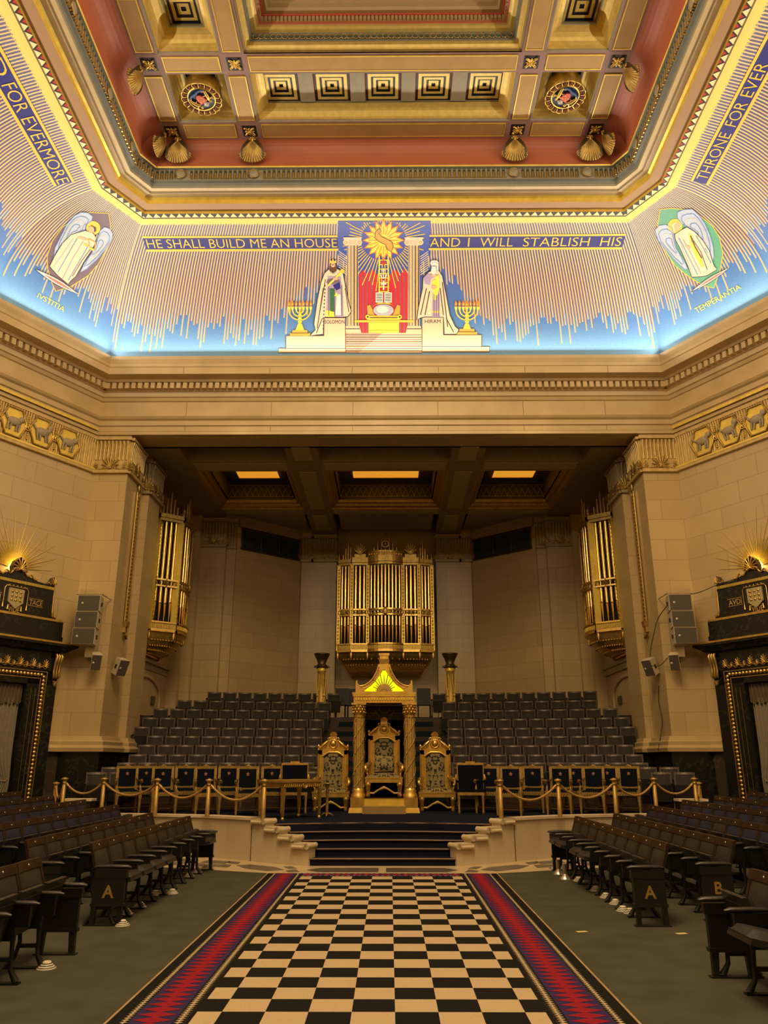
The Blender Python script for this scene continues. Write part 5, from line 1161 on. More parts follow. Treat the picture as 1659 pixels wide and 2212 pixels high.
def throne():
    t = thing('throne', '', 'throne'); w = 0.40
    for sx in (-1, 1):
        for y in (-0.30, 0.28):
            b = MB(); b.lathe([(0.04, 0.0), (0.055, 0.03), (0.035, 0.08), (0.045, 0.12), (0.055, 0.22), (0.07, 0.27), (0.05, 0.30)], (sx * 0.34, y, 0), 10); b.bb(sx * 0.34 - 0.05, sx * 0.34 + 0.05, y - 0.05, y + 0.05, 0.24, 0.32); b.build('leg', m_gold, t)
    b = MB(); b.bb(-0.40, 0.40, -0.36, 0.34, 0.29, 0.40); b.bb(-0.41, 0.41, -0.375, -0.35, 0.375, 0.40); b.build('seat_rail', m_gold, t)
    b = MB(); b.grid(lambda u, v: ((u - 0.5) * 0.76, -0.34 + 0.64 * v, 0.40 + 0.09 * (1 - (2 * u - 1) ** 4) * (1 - (2 * v - 1) ** 4) ** 0.5 if 0 < v < 1 else 0.40), 10, 8); b.build('seat_pad', m_damask, t)
    b = MB()
    for sx in (-1, 1): b.bb(sx * 0.25, sx * 0.34, 0.28, 0.37, 0.38, 1.28); b.bb(sx * 0.215, sx * 0.25, 0.265, 0.34, 0.38, 1.25); b.cyl((sx * 0.335, 0.27, 0.45), (sx * 0.335, 0.27, 1.2), 0.022, n=8)
    b.bb(-0.34, 0.34, 0.28, 0.37, 1.18, 1.30)
    b.tube([(-0.25, 0.27, 1.14), (-0.17, 0.27, 1.20), (-0.10, 0.27, 1.235), (0.10, 0.27, 1.235), (0.17, 0.27, 1.20), (0.25, 0.27, 1.14)], 0.028, 6); b.build('back_frame', m_gold, t)
    b = MB(); b.grid(lambda u, v: ((u - 0.5) * 0.46, 0.30 - 0.035 * (1 - (2 * u - 1) ** 4), 0.44 + 0.78 * v), 8, 8); b.bb(-0.25, 0.25, 0.30, 0.36, 0.4, 1.22); b.build('back_pad', m_damask, t)
    b = MB(); b.prism([(-0.34, 1.28), (-0.30, 1.33), (-0.20, 1.36), (-0.16, 1.46), (-0.09, 1.50), (-0.07, 1.60), (0.07, 1.60), (0.09, 1.50), (0.16, 1.46), (0.20, 1.36), (0.30, 1.33), (0.34, 1.28), (0.10, 1.245), (-0.10, 1.245)], (0, 0.36, 0), (1, 0, 0), (0, 0, 1), 0.07)
    for sx in (-1, 1):
        b.tube([(sx * 0.31, 0.28, 1.31), (sx * 0.24, 0.27, 1.37), (sx * 0.19, 0.27, 1.42), (sx * 0.13, 0.27, 1.48)], [0.03, 0.045, 0.04, 0.02], 6); b.torus((sx * 0.20, 0.27, 1.40), 0.04, 0.018, 'y', 10, 5); b.torus((sx * 0.10, 0.27, 1.52), 0.03, 0.015, 'y', 10, 5)
    cr = b.build('crest', m_gold, t)
    b = MB(); b.ball((0, 0.27, 1.42), (0.065, 0.04, 0.075), 10, 8); b.torus((0, 0.27, 1.42), 0.09, 0.018, 'y', 18, 6); b.build('shield_boss', m_gold, cr)
    b = MB()
    for i in range(7): a = R(-75 + 25 * i); b.tube([(0.02 * math.sin(a), 0.29, 1.59), (0.085 * math.sin(a), 0.28, 1.60 + 0.085 * math.cos(a))], [0.014, 0.02], 6)
    b.build('shell_top', m_gold, cr)
    for sx in (-1, 1):
        b = MB(); b.lathe([(0.03, 0), (0.02, 0.03), (0.035, 0.07), (0.035, 0.09), (0.001, 0.125)], (sx * 0.335, 0.29, 1.29), 9); b.build('finial', m_gold, t)
        b = MB(); pts = [(sx * 0.30, 0.28, 0.70), (sx * 0.33, 0.10, 0.68), (sx * 0.36, -0.10, 0.655), (sx * 0.385, -0.26, 0.64), (sx * 0.40, -0.33, 0.60), (sx * 0.395, -0.345, 0.55), (sx * 0.375, -0.33, 0.52), (sx * 0.36, -0.31, 0.55), (sx * 0.37, -0.30, 0.58)]
        b.tube(pts, [0.035, 0.04, 0.045, 0.05, 0.045, 0.036, 0.03, 0.024, 0.02], 8); b.tube([(sx * 0.385, -0.31, 0.53), (sx * 0.35, -0.25, 0.47), (sx * 0.36, -0.25, 0.39)], [0.03, 0.03, 0.04], 7); b.bb(sx * 0.33, sx * 0.37, -0.2, 0.28, 0.40, 0.46); ar = b.build('armrest', m_gold, t)
        b = MB(); b.tube([(sx * 0.31, 0.22, 0.72), (sx * 0.34, 0.0, 0.70), (sx * 0.375, -0.22, 0.675)], [0.02, 0.03, 0.02], 6); b.build('arm_pad', m_damask, ar)
    b = MB(); b.tube([(-0.33, -0.28, 0.08), (-0.22, -0.28, 0.07), (-0.10, -0.28, 0.15), (0, -0.28, 0.19), (0.10, -0.28, 0.15), (0.22, -0.28, 0.07), (0.33, -0.28, 0.08)], [0.022, 0.028, 0.024, 0.045, 0.024, 0.028, 0.022], 7); b.build('stretcher', m_aged, t)
    return t
th = throne(); note_kids(th)
th.location = (at(716, 1690, y=18.2).x, 18.3, PZ); th['label'] = 'side throne in black and gold damask behind the gilt table'
dup(th, (at(943, 1690, y=18.2).x, 18.3, PZ), 0, 'side throne in black and gold damask, far side of the canopy from the table')
CT = (-0.005, 17.95, 0.91); dup(th, CT, 0, 'middle throne raised on steps under the gilt canopy')
t = thing('cushion', 'black and gold damask cushion propped on the middle throne', 'cushion', (CT[0], CT[1] + 0.06, 1.42))
b = MB(); b.M = Matrix.Translation((0, 0.10, 0.165)) @ Matrix.Rotation(R(-14), 4, 'X')
for sg in (-1, 1): b.grid(lambda u, v: ((u - 0.5) * 0.44, sg * 0.065 * ((1 - (2 * u - 1) ** 2) * (1 - (2 * v - 1) ** 2)) ** 0.4, (v - 0.5) * 0.33), 10, 8)
b.build('cushion_cover', m_damask, t); b = MB(); b.M = Matrix.Translation((0, 0.10, 0.165)) @ Matrix.Rotation(R(-14), 4, 'X')
b.tube([(-0.22, 0, -0.165), (0.22, 0, -0.165), (0.22, 0, 0.165), (-0.22, 0, 0.165), (-0.22, 0, -0.165)], 0.008, 5); b.build('piping', m_gold_d, t)
t = thing('throne_step', 'wooden step box with gilt riser in front of the middle throne', 'step', (0, 17.4, PZ))
b = MB(); b.bb(-0.42, 0.42, 0.05, 1.0, 0.0, 0.30); b.build('upper_step', m_goldleaf, t)
b = MB(); b.bb(-0.42, 0.42, 0.03, 0.98, 0.30, 0.31); b.build('tread', m_velvet, t)
b = MB(); b.bb(-0.45, 0.45, -0.26, 0.04, 0.0, 0.145); b.build('lower_step', mat('oak_box', (0.30, 0.19, 0.06), 0.5), t)

t = thing('throne_canopy', 'gilt canopy on spiral columns with glowing yellow sunrise pediment', 'canopy', (0, 17.62, PZ))
def column(x, y):
    b = MB(); b.tap((x, y, 0), (0.40, 0.36), (x, y, 0.10), (0.36, 0.33)); b.bb(x - 0.16, x + 0.16, y - 0.15, y + 0.15, 0.10, 0.30); b.lathe([(0.155, 0.30), (0.15, 0.36), (0.125, 0.40), (0.135, 0.44), (0.105, 0.49)], (x, y, 0), 16); o = b.build('column', m_gold, t)
    b = MB()
    n = 20
    b.grid(lambda u, v: (x + (0.105 + 0.012 * math.cos(2 * PI * (u * 10))) * math.cos(2 * PI * u + 1.1 * v * 0), y + (0.105 + 0.012 * math.cos(2 * PI * u * 10)) * math.sin(2 * PI * u), 0.48 + 1.48 * v), 40, 2); b.build('column_shaft', m_aged, o)
    b = MB()
    for st in range(3):
        for i in range(46): a = 2 * PI * (i / 34 + st / 3); z = 0.52 + 1.40 * i / 45; b.ball((x + 0.12 * math.cos(a), y + 0.12 * math.sin(a), z), 0.014, 5, 4)
    b.build('bead_spiral', m_gold, o)
    b = MB(); b.lathe([(0.11, 1.94), (0.125, 1.97), (0.11, 2.0), (0.125, 2.02), (0.14, 2.2), (0.15, 2.24)], (x, y, 0), 14)
    for r_ in range(3):
        for i in range(10): a = 2 * PI * i / 10 + r_ * 0.3; b.ball((x + 0.135 * math.cos(a), y + 0.135 * math.sin(a), 2.06 + 0.06 * r_), (0.022, 0.022, 0.03), 5, 4)
    b.bb(x - 0.16, x + 0.16, y - 0.14, y + 0.14, 2.22, 2.26); b.build('capital', m_gold, o)
for x in (-0.555, 0.555):
    for y in (0, 1.05): column(x, y)
b = MB(); b.bb(-0.67, 0.67, -0.13, 1.18, 2.26, 2.40); b.bb(-0.69, 0.69, -0.15, 1.2, 2.40, 2.44); b.bb(-0.70, 0.70, -0.16, 1.21, 2.44, 2.485); b.build('entablature', m_gold, t)
b = MB()
for i in range(34): b.bb(-0.66 + 0.0394 * i, -0.66 + 0.0394 * i + 0.022, -0.158, -0.13, 2.405, 2.435)
for i in range(22): b.ball((-0.62 + 0.059 * i, -0.132, 2.33), (0.018, 0.012, 0.03), 6, 4)
b.build('dentil_trim', m_goldleaf, t)
gab = [(-0.63, 2.485), (-0.63, 2.62), (-0.625, 2.73), (-0.60, 2.76), (-0.585, 2.68), (-0.54, 2.64), (-0.44, 2.655), (-0.34, 2.71), (-0.25, 2.80), (-0.18, 2.92), (-0.14, 3.02), (-0.13, 3.07)]
win = [(-0.44, 2.515), (-0.38, 2.57), (-0.28, 2.64), (-0.19, 2.73), (-0.10, 2.85), (-0.03, 2.965)]
gp = gab + [(-x, z) for x, z in gab[::-1]]; wp = win + [(-x, z) for x, z in win[::-1]]
b = MB()       # pediment frame round the glazed sunrise
full = [(-0.63, 2.485)] + gab[1:] + [(-x, z) for x, z in gab[1:][::-1]] + [(0.63, 2.485)]
n = len(win)
half = gab + [(0, 3.07), (0, 2.99)] + win[::-1] + [(-0.42, 2.50), (0.0, 2.50), (0.0, 2.485)]
b.prism(half, (0, -0.02, 0), (1, 0, 0), (0, 0, 1), 0.10); b.prism([(-x, z) for x, z in half[::-1]], (0, -0.02, 0), (1, 0, 0), (0, 0, 1), 0.10)
for pts in (gab[5:],):
    for s in (-1, 1): b.tube([(s * x, -0.125, z - 0.02) for x, z in pts], 0.022, 6); b.tube([(s * x * 0.86, -0.125, z - 0.06) for x, z in pts[:-1]], 0.012, 6)
for i in range(1, 9): 
    for s in (-1, 1): q = gab[5:][min(6, int(i * 0.75))]; b.ball((s * q[0] * 0.92, -0.125, q[1] - 0.045), 0.018, 5, 4)
b.build('pediment', m_gold, t)
b = MB(); b.prism(wp, (0, -0.05, 0), (1, 0, 0), (0, 0, 1), 0.01); b.build('sunrise_glass', mat('lit_yellow_glass', (0.85, 0.95, 0.02), 0.3, emit=(0.72, 0.95, 0.0), es=1.15), t)
b = MB(); b.prism([(0.17 * math.cos(R(a)), 2.50 + 0.17 * math.sin(R(a))) for a in range(0, 181, 12)], (0, -0.075, 0), (1, 0, 0), (0, 0, 1), 0.03)
for i in range(13):
    a = R(12 + 13 * i); L = 0.20 + 0.06 * (i % 2)
    mx = 0.36 if i in (0, 12) else 0.3; b.tube([(0.10 * math.cos(a), -0.09, 2.50 + 0.10 * math.sin(a)), ((L + 0.16 * abs(math.sin(a)) ** 3) * math.cos(a), -0.075, 2.50 + (L + 0.16 * abs(math.sin(a)) ** 3) * math.sin(a))], [0.017, 0.008], 5)
b.torus((0, -0.10, 2.50), 0.07, 0.016, 'y', 12, 5, 0, PI); b.build('sun_ray', m_aged, t)
b = MB()      # curved hipped roof
def roof(u, v):
    w = 0.63 + (0.13 - 0.63) * (1 - (1 - v) ** 2.0); zz = 2.49 + 0.57 * v; a = 2 * PI * u
    k = 1 / max(abs(math.cos(a)), abs(math.sin(a))); return (w * math.cos(a) * k, 0.53 + w * math.sin(a) * k, zz)
b.grid(roof, 32, 8); b.build('roof', m_gold_d, t)
b = MB(); b.bb(-0.14, 0.14, -0.10, 0.18, 3.05, 3.10); b.tap((0, 0.04, 3.10), (0.20, 0.20), (0, 0.04, 3.22), (0.24, 0.24)); b.tap((0, 0.04, 3.22), (0.20, 0.20), (0, 0.04, 3.26), (0.20, 0.20)); b.bb(-0.10, 0.10, -0.06, 0.14, 3.26, 3.30); b.bb(-0.12, 0.12, -0.08, 0.16, 3.30, 3.35); b.build('pinnacle', m_gold, t)
b = MB(); b.bb(-0.50, 0.50, 1.05, 1.10, 0.0, 2.26); b.build('back_hanging', m_velvet, t)
b = MB(); b.bb(-0.50, 0.50, 0.0, 1.04, 2.20, 2.26); b.bb(-0.5, 0.5, 1.0, 1.04, 1.95, 2.2); so = b.build('soffit', m_wood_r, t)
b = MB(); b.torus((0, 0.99, 2.25), 0.14, 0.007, 'y', 16, 4, PI, 2 * PI); b.torus((0, 0.99, 2.25), 0.24, 0.007, 'y', 16, 4, PI * 1.1, 1.35 * PI); b.torus((0, 0.99, 2.25), 0.24, 0.007, 'y', 16, 4, PI * 1.65, 1.9 * PI)
for s in (-1, 1): b.tube([(s * 0.22, 0.99, 2.10), (s * 0.42, 0.99, 2.10), (s * 0.42, 0.99, 2.22)], 0.006, 4)
b.build('painted_line', m_goldleaf, so)

# ------------------------------------------------------------------ gilt armchairs
def armchair():
    t = thing('gilt_armchair', '', 'armchair', group='gilt armchairs on the dais'); m = m_chairg
    for sx in (-1, 1):
        b = MB(); b.tap((sx * 0.235, -0.24, 0), (0.036, 0.036), (sx * 0.235, -0.24, 0.38), (0.058, 0.058)); b.bb(sx * 0.235 - 0.032, sx * 0.235 + 0.032, -0.272, -0.208, 0.30, 0.46); b.build('leg', m, t)
        b = MB(); b.add([(sx * 0.20 + i, 0.20 + j + 0.07 * (1 - k), 0.40 * k) for k in (0, 1) for j in (-0.024, 0.024) for i in (-0.024, 0.024)], [(0, 2, 3, 1), (4, 5, 7, 6), (0, 1, 5, 4), (2, 6, 7, 3), (0, 4, 6, 2), (1, 3, 7, 5)]); b.build('leg', m, t)
        b = MB(); b.tube([(sx * 0.20, 0.21, 0.70), (sx * 0.22, 0.12, 0.655), (sx * 0.25, -0.02, 0.645), (sx * 0.262, -0.14, 0.65), (sx * 0.26, -0.19, 0.625)], [0.018, 0.022, 0.022, 0.03, 0.032], 7); b.tube([(sx * 0.26, -0.16, 0.62), (sx * 0.245, -0.10, 0.55), (sx * 0.238, -0.20, 0.47), (sx * 0.235, -0.235, 0.44)], [0.02, 0.02, 0.024, 0.026], 6); ar = b.build('armrest', m, t)
        b = MB(); b.tube([(sx * 0.225, 0.10, 0.672), (sx * 0.25, -0.02, 0.665), (sx * 0.258, -0.10, 0.668)], [0.012, 0.022, 0.012], 6); b.build('arm_pad', m_velvet, ar)
    b = MB(); b.bb(-0.25, 0.25, -0.26, -0.215, 0.35, 0.42); b.bb(-0.225, 0.225, 0.185, 0.23, 0.35, 0.42)
    for sx in (-1, 1): b.bb(sx * 0.215, sx * 0.25, -0.24, 0.21, 0.35, 0.42)
    for i in range(7): b.tube([(-0.15 + 0.05 * i, -0.265, 0.365), (-0.12 + 0.05 * i, -0.265, 0.405)], 0.008, 4)
    b.build('seat_rail', m, t)
    b = MB(); b.tube([(-0.22, 0.22, 0.08), (0.22, 0.22, 0.08)], 0.018, 5); b.tube([(-0.22, 0.22, 0.08), (-0.235, -0.22, 0.08)], 0.016, 5); b.tube([(0.22, 0.22, 0.08), (0.235, -0.22, 0.08)], 0.016, 5); b.build('stretcher', m, t)
    b = MB(); b.grid(lambda u, v: ((u - 0.5) * (0.48 - 0.03 * v), -0.245 + 0.44 * v, 0.42 + 0.055 * (1 - (2 * u - 1) ** 4) * (1 - (2 * v - 1) ** 4)), 8, 8); b.build('seat_pad', m_velvet, t)
    tl = lambda z: 0.205 + 0.05 * (z - 0.42) / 0.5
    b = MB()
    for sx in (-1, 1): b.add([(sx * 0.205 + i, tl(z) + j, z) for z in (0.40, 0.92) for j in (-0.02, 0.02) for i in (-0.026, 0.026)], [(0, 2, 3, 1), (4, 5, 7, 6), (0, 1, 5, 4), (2, 6, 7, 3), (0, 4, 6, 2), (1, 3, 7, 5)])
    b.bb(-0.232, 0.232, tl(0.92) - 0.022, tl(0.92) + 0.022, 0.885, 0.94); b.bb(-0.20, 0.20, tl(0.5) - 0.02, tl(0.5) + 0.02, 0.485, 0.52)
    b.tube([(-0.06, tl(0.94), 0.94), (0, tl(0.94) - 0.01, 0.955), (0.06, tl(0.94), 0.94)], [0.008, 0.018, 0.008], 6); b.ball((0, tl(0.95), 0.965), 0.016, 6, 5); b.build('back_frame', m, t)
    b = MB(); b.grid(lambda u, v: ((u - 0.5) * 0.36, tl(0.52 + 0.365 * v) - 0.012 - 0.015 * (1 - (2 * u - 1) ** 4), 0.52 + 0.365 * v), 6, 6); b.bb(-0.18, 0.18, tl(0.7) - 0.005, tl(0.7) + 0.02, 0.52, 0.885); bp = b.build('back_pad', m_velvet, t)
    b = MB(); e = tl(0.80) - 0.034
    b.ball((0, e, 0.78), (0.026, 0.006, 0.03), 8, 5)
    for i in range(5): a = 2 * PI * i / 5 + 0.3; b.ball((0.028 * math.cos(a), e, 0.782 + 0.03 * math.sin(a)), (0.012, 0.006, 0.012), 5, 4)
    b.build('emblem', mat('emblem_red', (0.30, 0.13, 0.06), 0.6, var=0.3, scale=90), bp)
    b = MB()
    for sx in (-1, 1):
        for i in range(14): b.ball((sx * 0.178, tl(0.53 + 0.025 * i) - 0.02, 0.53 + 0.025 * i), 0.006, 4, 3)
    for i in range(12): b.ball((-0.165 + 0.03 * i, tl(0.52) - 0.02, 0.522), 0.006, 4, 3); b.ball((-0.22 + 0.04 * i, -0.262, 0.425), 0.006, 4, 3)
    b.build('stud_trim', m_goldleaf, t)
    return t
ac = armchair(); note_kids(ac)
L_ = [(276, 17.75, 26, 'end'), (317, 18.35, 24, 'half hidden second'), (353, 17.55, 24, 'third'), (402, 18.2, 20, 'fourth'), (445, 17.2, 22, 'fifth'), (495, 18.0, 16, 'sixth'), (536, 17.0, 14, 'seventh'), (588, 17.75, 10, 'eighth')]
R2_ = [(1357, 17.75, -24, 'end'), (1311, 18.35, -22, 'half hidden second'), (1281, 17.6, -22, 'third'), (1238, 18.25, -18, 'half hidden fourth'), (1210, 17.4, -20, 'fifth'), (1150, 18.05, -16, 'sixth'), (1103, 17.1, -16, 'seventh'), (1055, 17.85, -12, 'eighth')]
first = True
for lst, side in ((L_, 'table side'), (R2_, 'far side from table')):
    for i, (px, y, rz, w) in enumerate(lst):
        p = at(px, 1657, y=y); lab = 'gilt armchair with crested navy back, %s from outer end, %s' % (w if w != 'end' else 'first', side)
        a = R(rz); loc = (p.x + 0.25 * math.sin(a), y - 0.25 * math.cos(a), PZ)
        if first: ac.location = loc; ac.rotation_euler = (0, 0, a); ac['label'] = lab; first = False
        else: dup(ac, loc, a, lab)
def open_chair():
    t = thing('velvet_armchair', '', 'armchair', group='wide navy velvet armchairs beside the side thrones'); m = m_gold
    for sx in (-1, 1):
        for y in (-0.25, 0.24): b = MB(); b.lathe([(0.022, 0), (0.03, 0.04), (0.02, 0.08), (0.032, 0.36)], (sx * 0.25, y, 0), 8); b.build('leg', m_gold_d, t)
        b = MB(); b.tube([(sx * 0.275, 0.24, 0.40), (sx * 0.28, 0.26, 0.98)], 0.018, 6); b.lathe([(0.02, 0), (0.03, 0.05), (0.001, 0.12)], (sx * 0.30, -0.22, 0.66), 8); b.build('back_post', m, t)
        b = MB(); b.tube([(sx * 0.28, 0.22, 0.62), (sx * 0.30, -0.20, 0.64), (sx * 0.29, -0.24, 0.42)], 0.024, 6); b.build('armrest', m_velvet, t)
    b = MB(); b.bb(-0.28, 0.28, 0.23, 0.27, 0.96, 1.0); b.bb(-0.10, 0.10, 0.22, 0.27, 0.98, 1.035); b.build('top_rail', m, t)
    b = MB(); b.bb(-0.265, 0.265, 0.235, 0.265, 0.45, 0.96); b.build('back_pad', m_velvet, t)
    b = MB(); b.bb(-0.28, 0.28, -0.27, 0.26, 0.36, 0.42); b.build('seat_rail', m_gold_d, t); b = MB(); b.bb(-0.27, 0.27, -0.26, 0.24, 0.42, 0.47); b.build('seat_pad', m_velvet, t)
    return t
oc = open_chair(); note_kids(oc); p = at(640, 1655, y=17.75); oc.location = (p.x, 17.5, PZ); oc.rotation_euler = (0, 0, R(6)); oc['label'] = 'wide navy velvet armchair with gilt top rail behind the gilt table'
p = at(1013, 1655, y=17.75); dup(oc, (p.x, 17.5, PZ), R(-6), 'wide navy velvet armchair with gilt top rail between side throne and crested armchairs')
# gilt table
A_, B_ = Vector((-1.86, 15.32)), Vector((-1.24, 15.95)); C_ = Vector((-2.33, 15.78)); e = (B_ - A_).normalized(); n = Vector((-e.y, e.x)); L = (B_ - A_).length; D = 0.62
t = thing('gilt_table', 'small gilt side table with carved frieze at the edge of the dais', 'table', ((A_ + B_) / 2 + n * D / 2).to_3d() + Vector((0, 0, PZ)), math.atan2(e.y, e.x))
for sx in (-1, 1):
    for sy in (-1, 1):
        x, y = sx * L / 2, sy * D / 2
        b = MB(); b.tap((x, y, 0.0), (0.032, 0.032), (x, y, 0.56), (0.062, 0.062)); b.lathe([(0.028, 0), (0.034, 0.03), (0.022, 0.05)], (x, y, 0), 8); b.box((x, y, 0.52), (0.07, 0.07, 0.03)); b.build('leg', m_gold, t)
b = MB(); b.bb(-L / 2 - 0.02, L / 2 + 0.02, -D / 2 - 0.02, D / 2 + 0.02, 0.57, 0.66); o = b.build('frieze', m_gold_d, t)
b = MB()
for i in range(18): b.tube([(-L / 2 + 0.05 * i, -D / 2 - 0.025, 0.585), (-L / 2 + 0.05 * i + 0.03, -D / 2 - 0.025, 0.645)], 0.009, 4)
b.torus((0.05, -D / 2 - 0.03, 0.60), 0.05, 0.015, 'y', 12, 5); b.build('frieze_ornament', m_gold, o)
b = MB(); b.bb(-L / 2 - 0.06, L / 2 + 0.06, -D / 2 - 0.06, D / 2 + 0.06, 0.66, 0.70); b.build('tabletop', m_brass, t)
t = thing('small_gilt_stand', 'slim gilt pedestal foot with three toes beside the table', 'stand', (-1.12, 16.35, PZ))
b = MB(); b.lathe([(0.02, 0.02), (0.035, 0.06), (0.028, 0.12), (0.030, 0.56), (0.05, 0.60), (0.07, 0.62), (0.001, 0.63)], n=10); b.build('pole', m_gold_d, t)
for i in range(3): b = MB(); a = 2 * PI * i / 3 + 0.5; b.tube([(0, 0, 0.06), (0.07 * math.cos(a), 0.07 * math.sin(a), 0.05), (0.13 * math.cos(a), 0.13 * math.sin(a), 0.015)], [0.025, 0.022, 0.012], 6); b.build('toe', m_gold, t)

# ------------------------------------------------------------------ brass posts and ropes on the coping
def post():
    t = thing('rope_post', '', 'post', group='brass rope posts along the edge of the dais')
    b = MB(); b.lathe([(0.040, 0.0), (0.036, 0.60), (0.001, 0.60)], n=12); b.build('shaft', m_brass, t)
    b = MB(); b.lathe([(0.036, 0.585), (0.07, 0.61), (0.065, 0.625), (0.001, 0.65)], n=14); b.build('cap', m_brass, t)
    b = MB(); b.torus((0, 0, 0.53), 0.04, 0.008, 'z', 10, 4); b.build('hook_ring', m_bronze, t); return t
po = post(); note_kids(po); first = True
PL = [at(568, 1768, z=0.7), at(447, 1765, z=0.7), at(334, 1762, z=0.7), Vector((-5.35, 15.68, 0.7)), Vector((-6.17, 15.83, 0.7)), Vector((-6.6, 16.5, PZ))]
PR = [at(1083, 1768, z=0.7), at(1210, 1765, z=0.7), at(1332, 1761, z=0.7), Vector((5.15, 15.66, 0.7)), Vector((5.98, 15.82, 0.7)), Vector((6.35, 16.6, PZ))]
Wn = ['first', 'second', 'third', 'fourth', 'fifth', 'last']
for lst, side in ((PL, 'table side'), (PR, 'far side from table')):
    for i, p in enumerate(lst):
        pv = Vector(p); 
        if i < 3: pv.z = 0.70
        lab = 'brass rope post, %s from the steps, %s' % (Wn[i], side)
        if first: po.location = pv; po['label'] = lab; first = False
        else: dup(po, pv, 0, lab)
    for i in range(5):
        a, c = Vector(lst[i]), Vector(lst[i + 1]); a.z = lst[i].z + 0.53; c.z = lst[i + 1].z + 0.53; L = (c - a).length; a2 = a + (c - a) * (0.045 / L); c2 = c - (c - a) * (0.045 / L); sag = [0.24, 0.22, 0.2, 0.18, 0.22][i] * min(1.0, L + 0.2)
        t = thing('barrier_rope', 'tan rope hanging between the %s and %s posts, %s' % (Wn[i], Wn[i + 1], side), 'rope', a2, 0, 'ropes along the edge of the dais')
        b = MB(); b.tube([(a2 + (c2 - a2) * j / 16 - Vector((0, 0, sag * (1 - (2 * j / 16 - 1) ** 2)))) - a2 for j in range(1, 16)], 0.021, 7); b.build('rope', m_rope, t)
        b = MB()
        for f in (0, 15): p0, p1 = [(a2 + (c2 - a2) * j / 16 - Vector((0, 0, sag * (1 - (2 * j / 16 - 1) ** 2)))) - a2 for j in (f, f + 1)]; b.cyl(p0, p1, 0.024, n=7)
        b.build('end_cap', m_brass, t)
# ------------------------------------------------------------------ tip-up chairs
def slab(b, x0, x1, z0, z1, th, yf, nx=6, nz=3, puff=0.0):
    F = lambda x, z, u, v: (x, yf(x, z) - puff * (1 - (2 * u - 1) ** 4) * (1 - (2 * v - 1) ** 4), z)
    vs, fs = [], []
    for side in (0, 1):
        for j in range(nz + 1):
            for i in range(nx + 1):
                u, v = i / nx, j / nz; x, z = x0 + (x1 - x0) * u, z0 + (z1 - z0) * v
                p = F(x, z, u, v); vs.append(p if side == 0 else (x, yf(x, z) + th, z))
    N = (nx + 1) * (nz + 1); I = lambda i, j, s=0: s * N + j * (nx + 1) + i
    for j in range(nz):
        for i in range(nx): fs += [(I(i, j), I(i + 1, j), I(i + 1, j + 1), I(i, j + 1)), (I(i, j, 1), I(i, j + 1, 1), I(i + 1, j + 1, 1), I(i + 1, j, 1))]
    b.add(vs, fs, puff > 0)
    rim = [(I(i, 0), I(i, 0, 1), I(i + 1, 0, 1), I(i + 1, 0)) for i in range(nx)] + [(I(i, nz), I(i + 1, nz), I(i + 1, nz, 1), I(i, nz, 1)) for i in range(nx)] + [(I(0, j), I(0, j + 1), I(0, j + 1, 1), I(0, j, 1)) for j in range(nz)] + [(I(nx, j), I(nx, j, 1), I(nx, j + 1, 1), I(nx, j + 1)) for j in range(nz)]
    b.add(vs, rim)
PITCH_ = 0.485
def tip_chair(name, leather, wood, up, curve=0.04, group=None, hw=0.238):
    t = thing(name, '', 'chair', group=group); h = hw
    rl = 0.752 if hw < 0.23 else 0.725
    Y = lambda x, z: 0.03 + 0.155 * (z - 0.34) / 0.46 - curve * (x / h) ** 2
    b = MB(); slab(b, -h, h, rl, 0.80, 0.035, lambda x, z: Y(x, z) - 0.016); slab(b, -h, -h + 0.033, 0.34, rl + 0.005, 0.03, lambda x, z: Y(x, z) - 0.012, 1, 2); slab(b, h - 0.033, h, 0.34, rl + 0.005, 0.03, lambda x, z: Y(x, z) - 0.012, 1, 2); slab(b, -h + 0.03, h - 0.03, 0.34, rl + 0.005, 0.018, lambda x, z: Y(x, z) + 0.002, 5, 2); b.build('backrest', wood, t)
    b = MB(); slab(b, -h + 0.034, h - 0.034, 0.365, rl - 0.001, 0.02, lambda x, z: Y(x, z) - 0.006, 8, 6, 0.012 if hw < 0.23 else 0.020); b.build('back_pad', leather, t)
    b = MB(); b.ball((0.0, Y(0, 0.777) - 0.020, 0.777 if hw < 0.23 else 0.762), (0.010, 0.006, 0.012), 8, 5); b.build('number_plate', m_plate, t)
    M_ = Matrix.Translation((0, -0.03, 0.385 if hw > 0.23 else 0.27)) @ Matrix.Rotation(R(-76 if up else -12), 4, 'X')
    b = MB(); b.M = M_; b.grid(lambda u, v: ((u - 0.5) * 0.40, -0.37 * v + 0.10, 0.02 + 0.055 * ((1 - (2 * u - 1) ** 6) * (1 - (2 * v - 1) ** 6)) ** 0.5), 8, 8); b.M = M_; b.bb(-0.20, 0.20, -0.265, 0.10, -0.005, 0.022); se = b.build('seat', leather, t)
    b = MB(); b.M = M_; b.bb(-0.205, 0.205, -0.27, 0.08, -0.025, -0.004); b.bb(-0.15, 0.15, -0.21, 0.03, -0.032, -0.02); b.build('seat_board', m_leather, se)
    arm(t, -PITCH_ / 2)
    return t
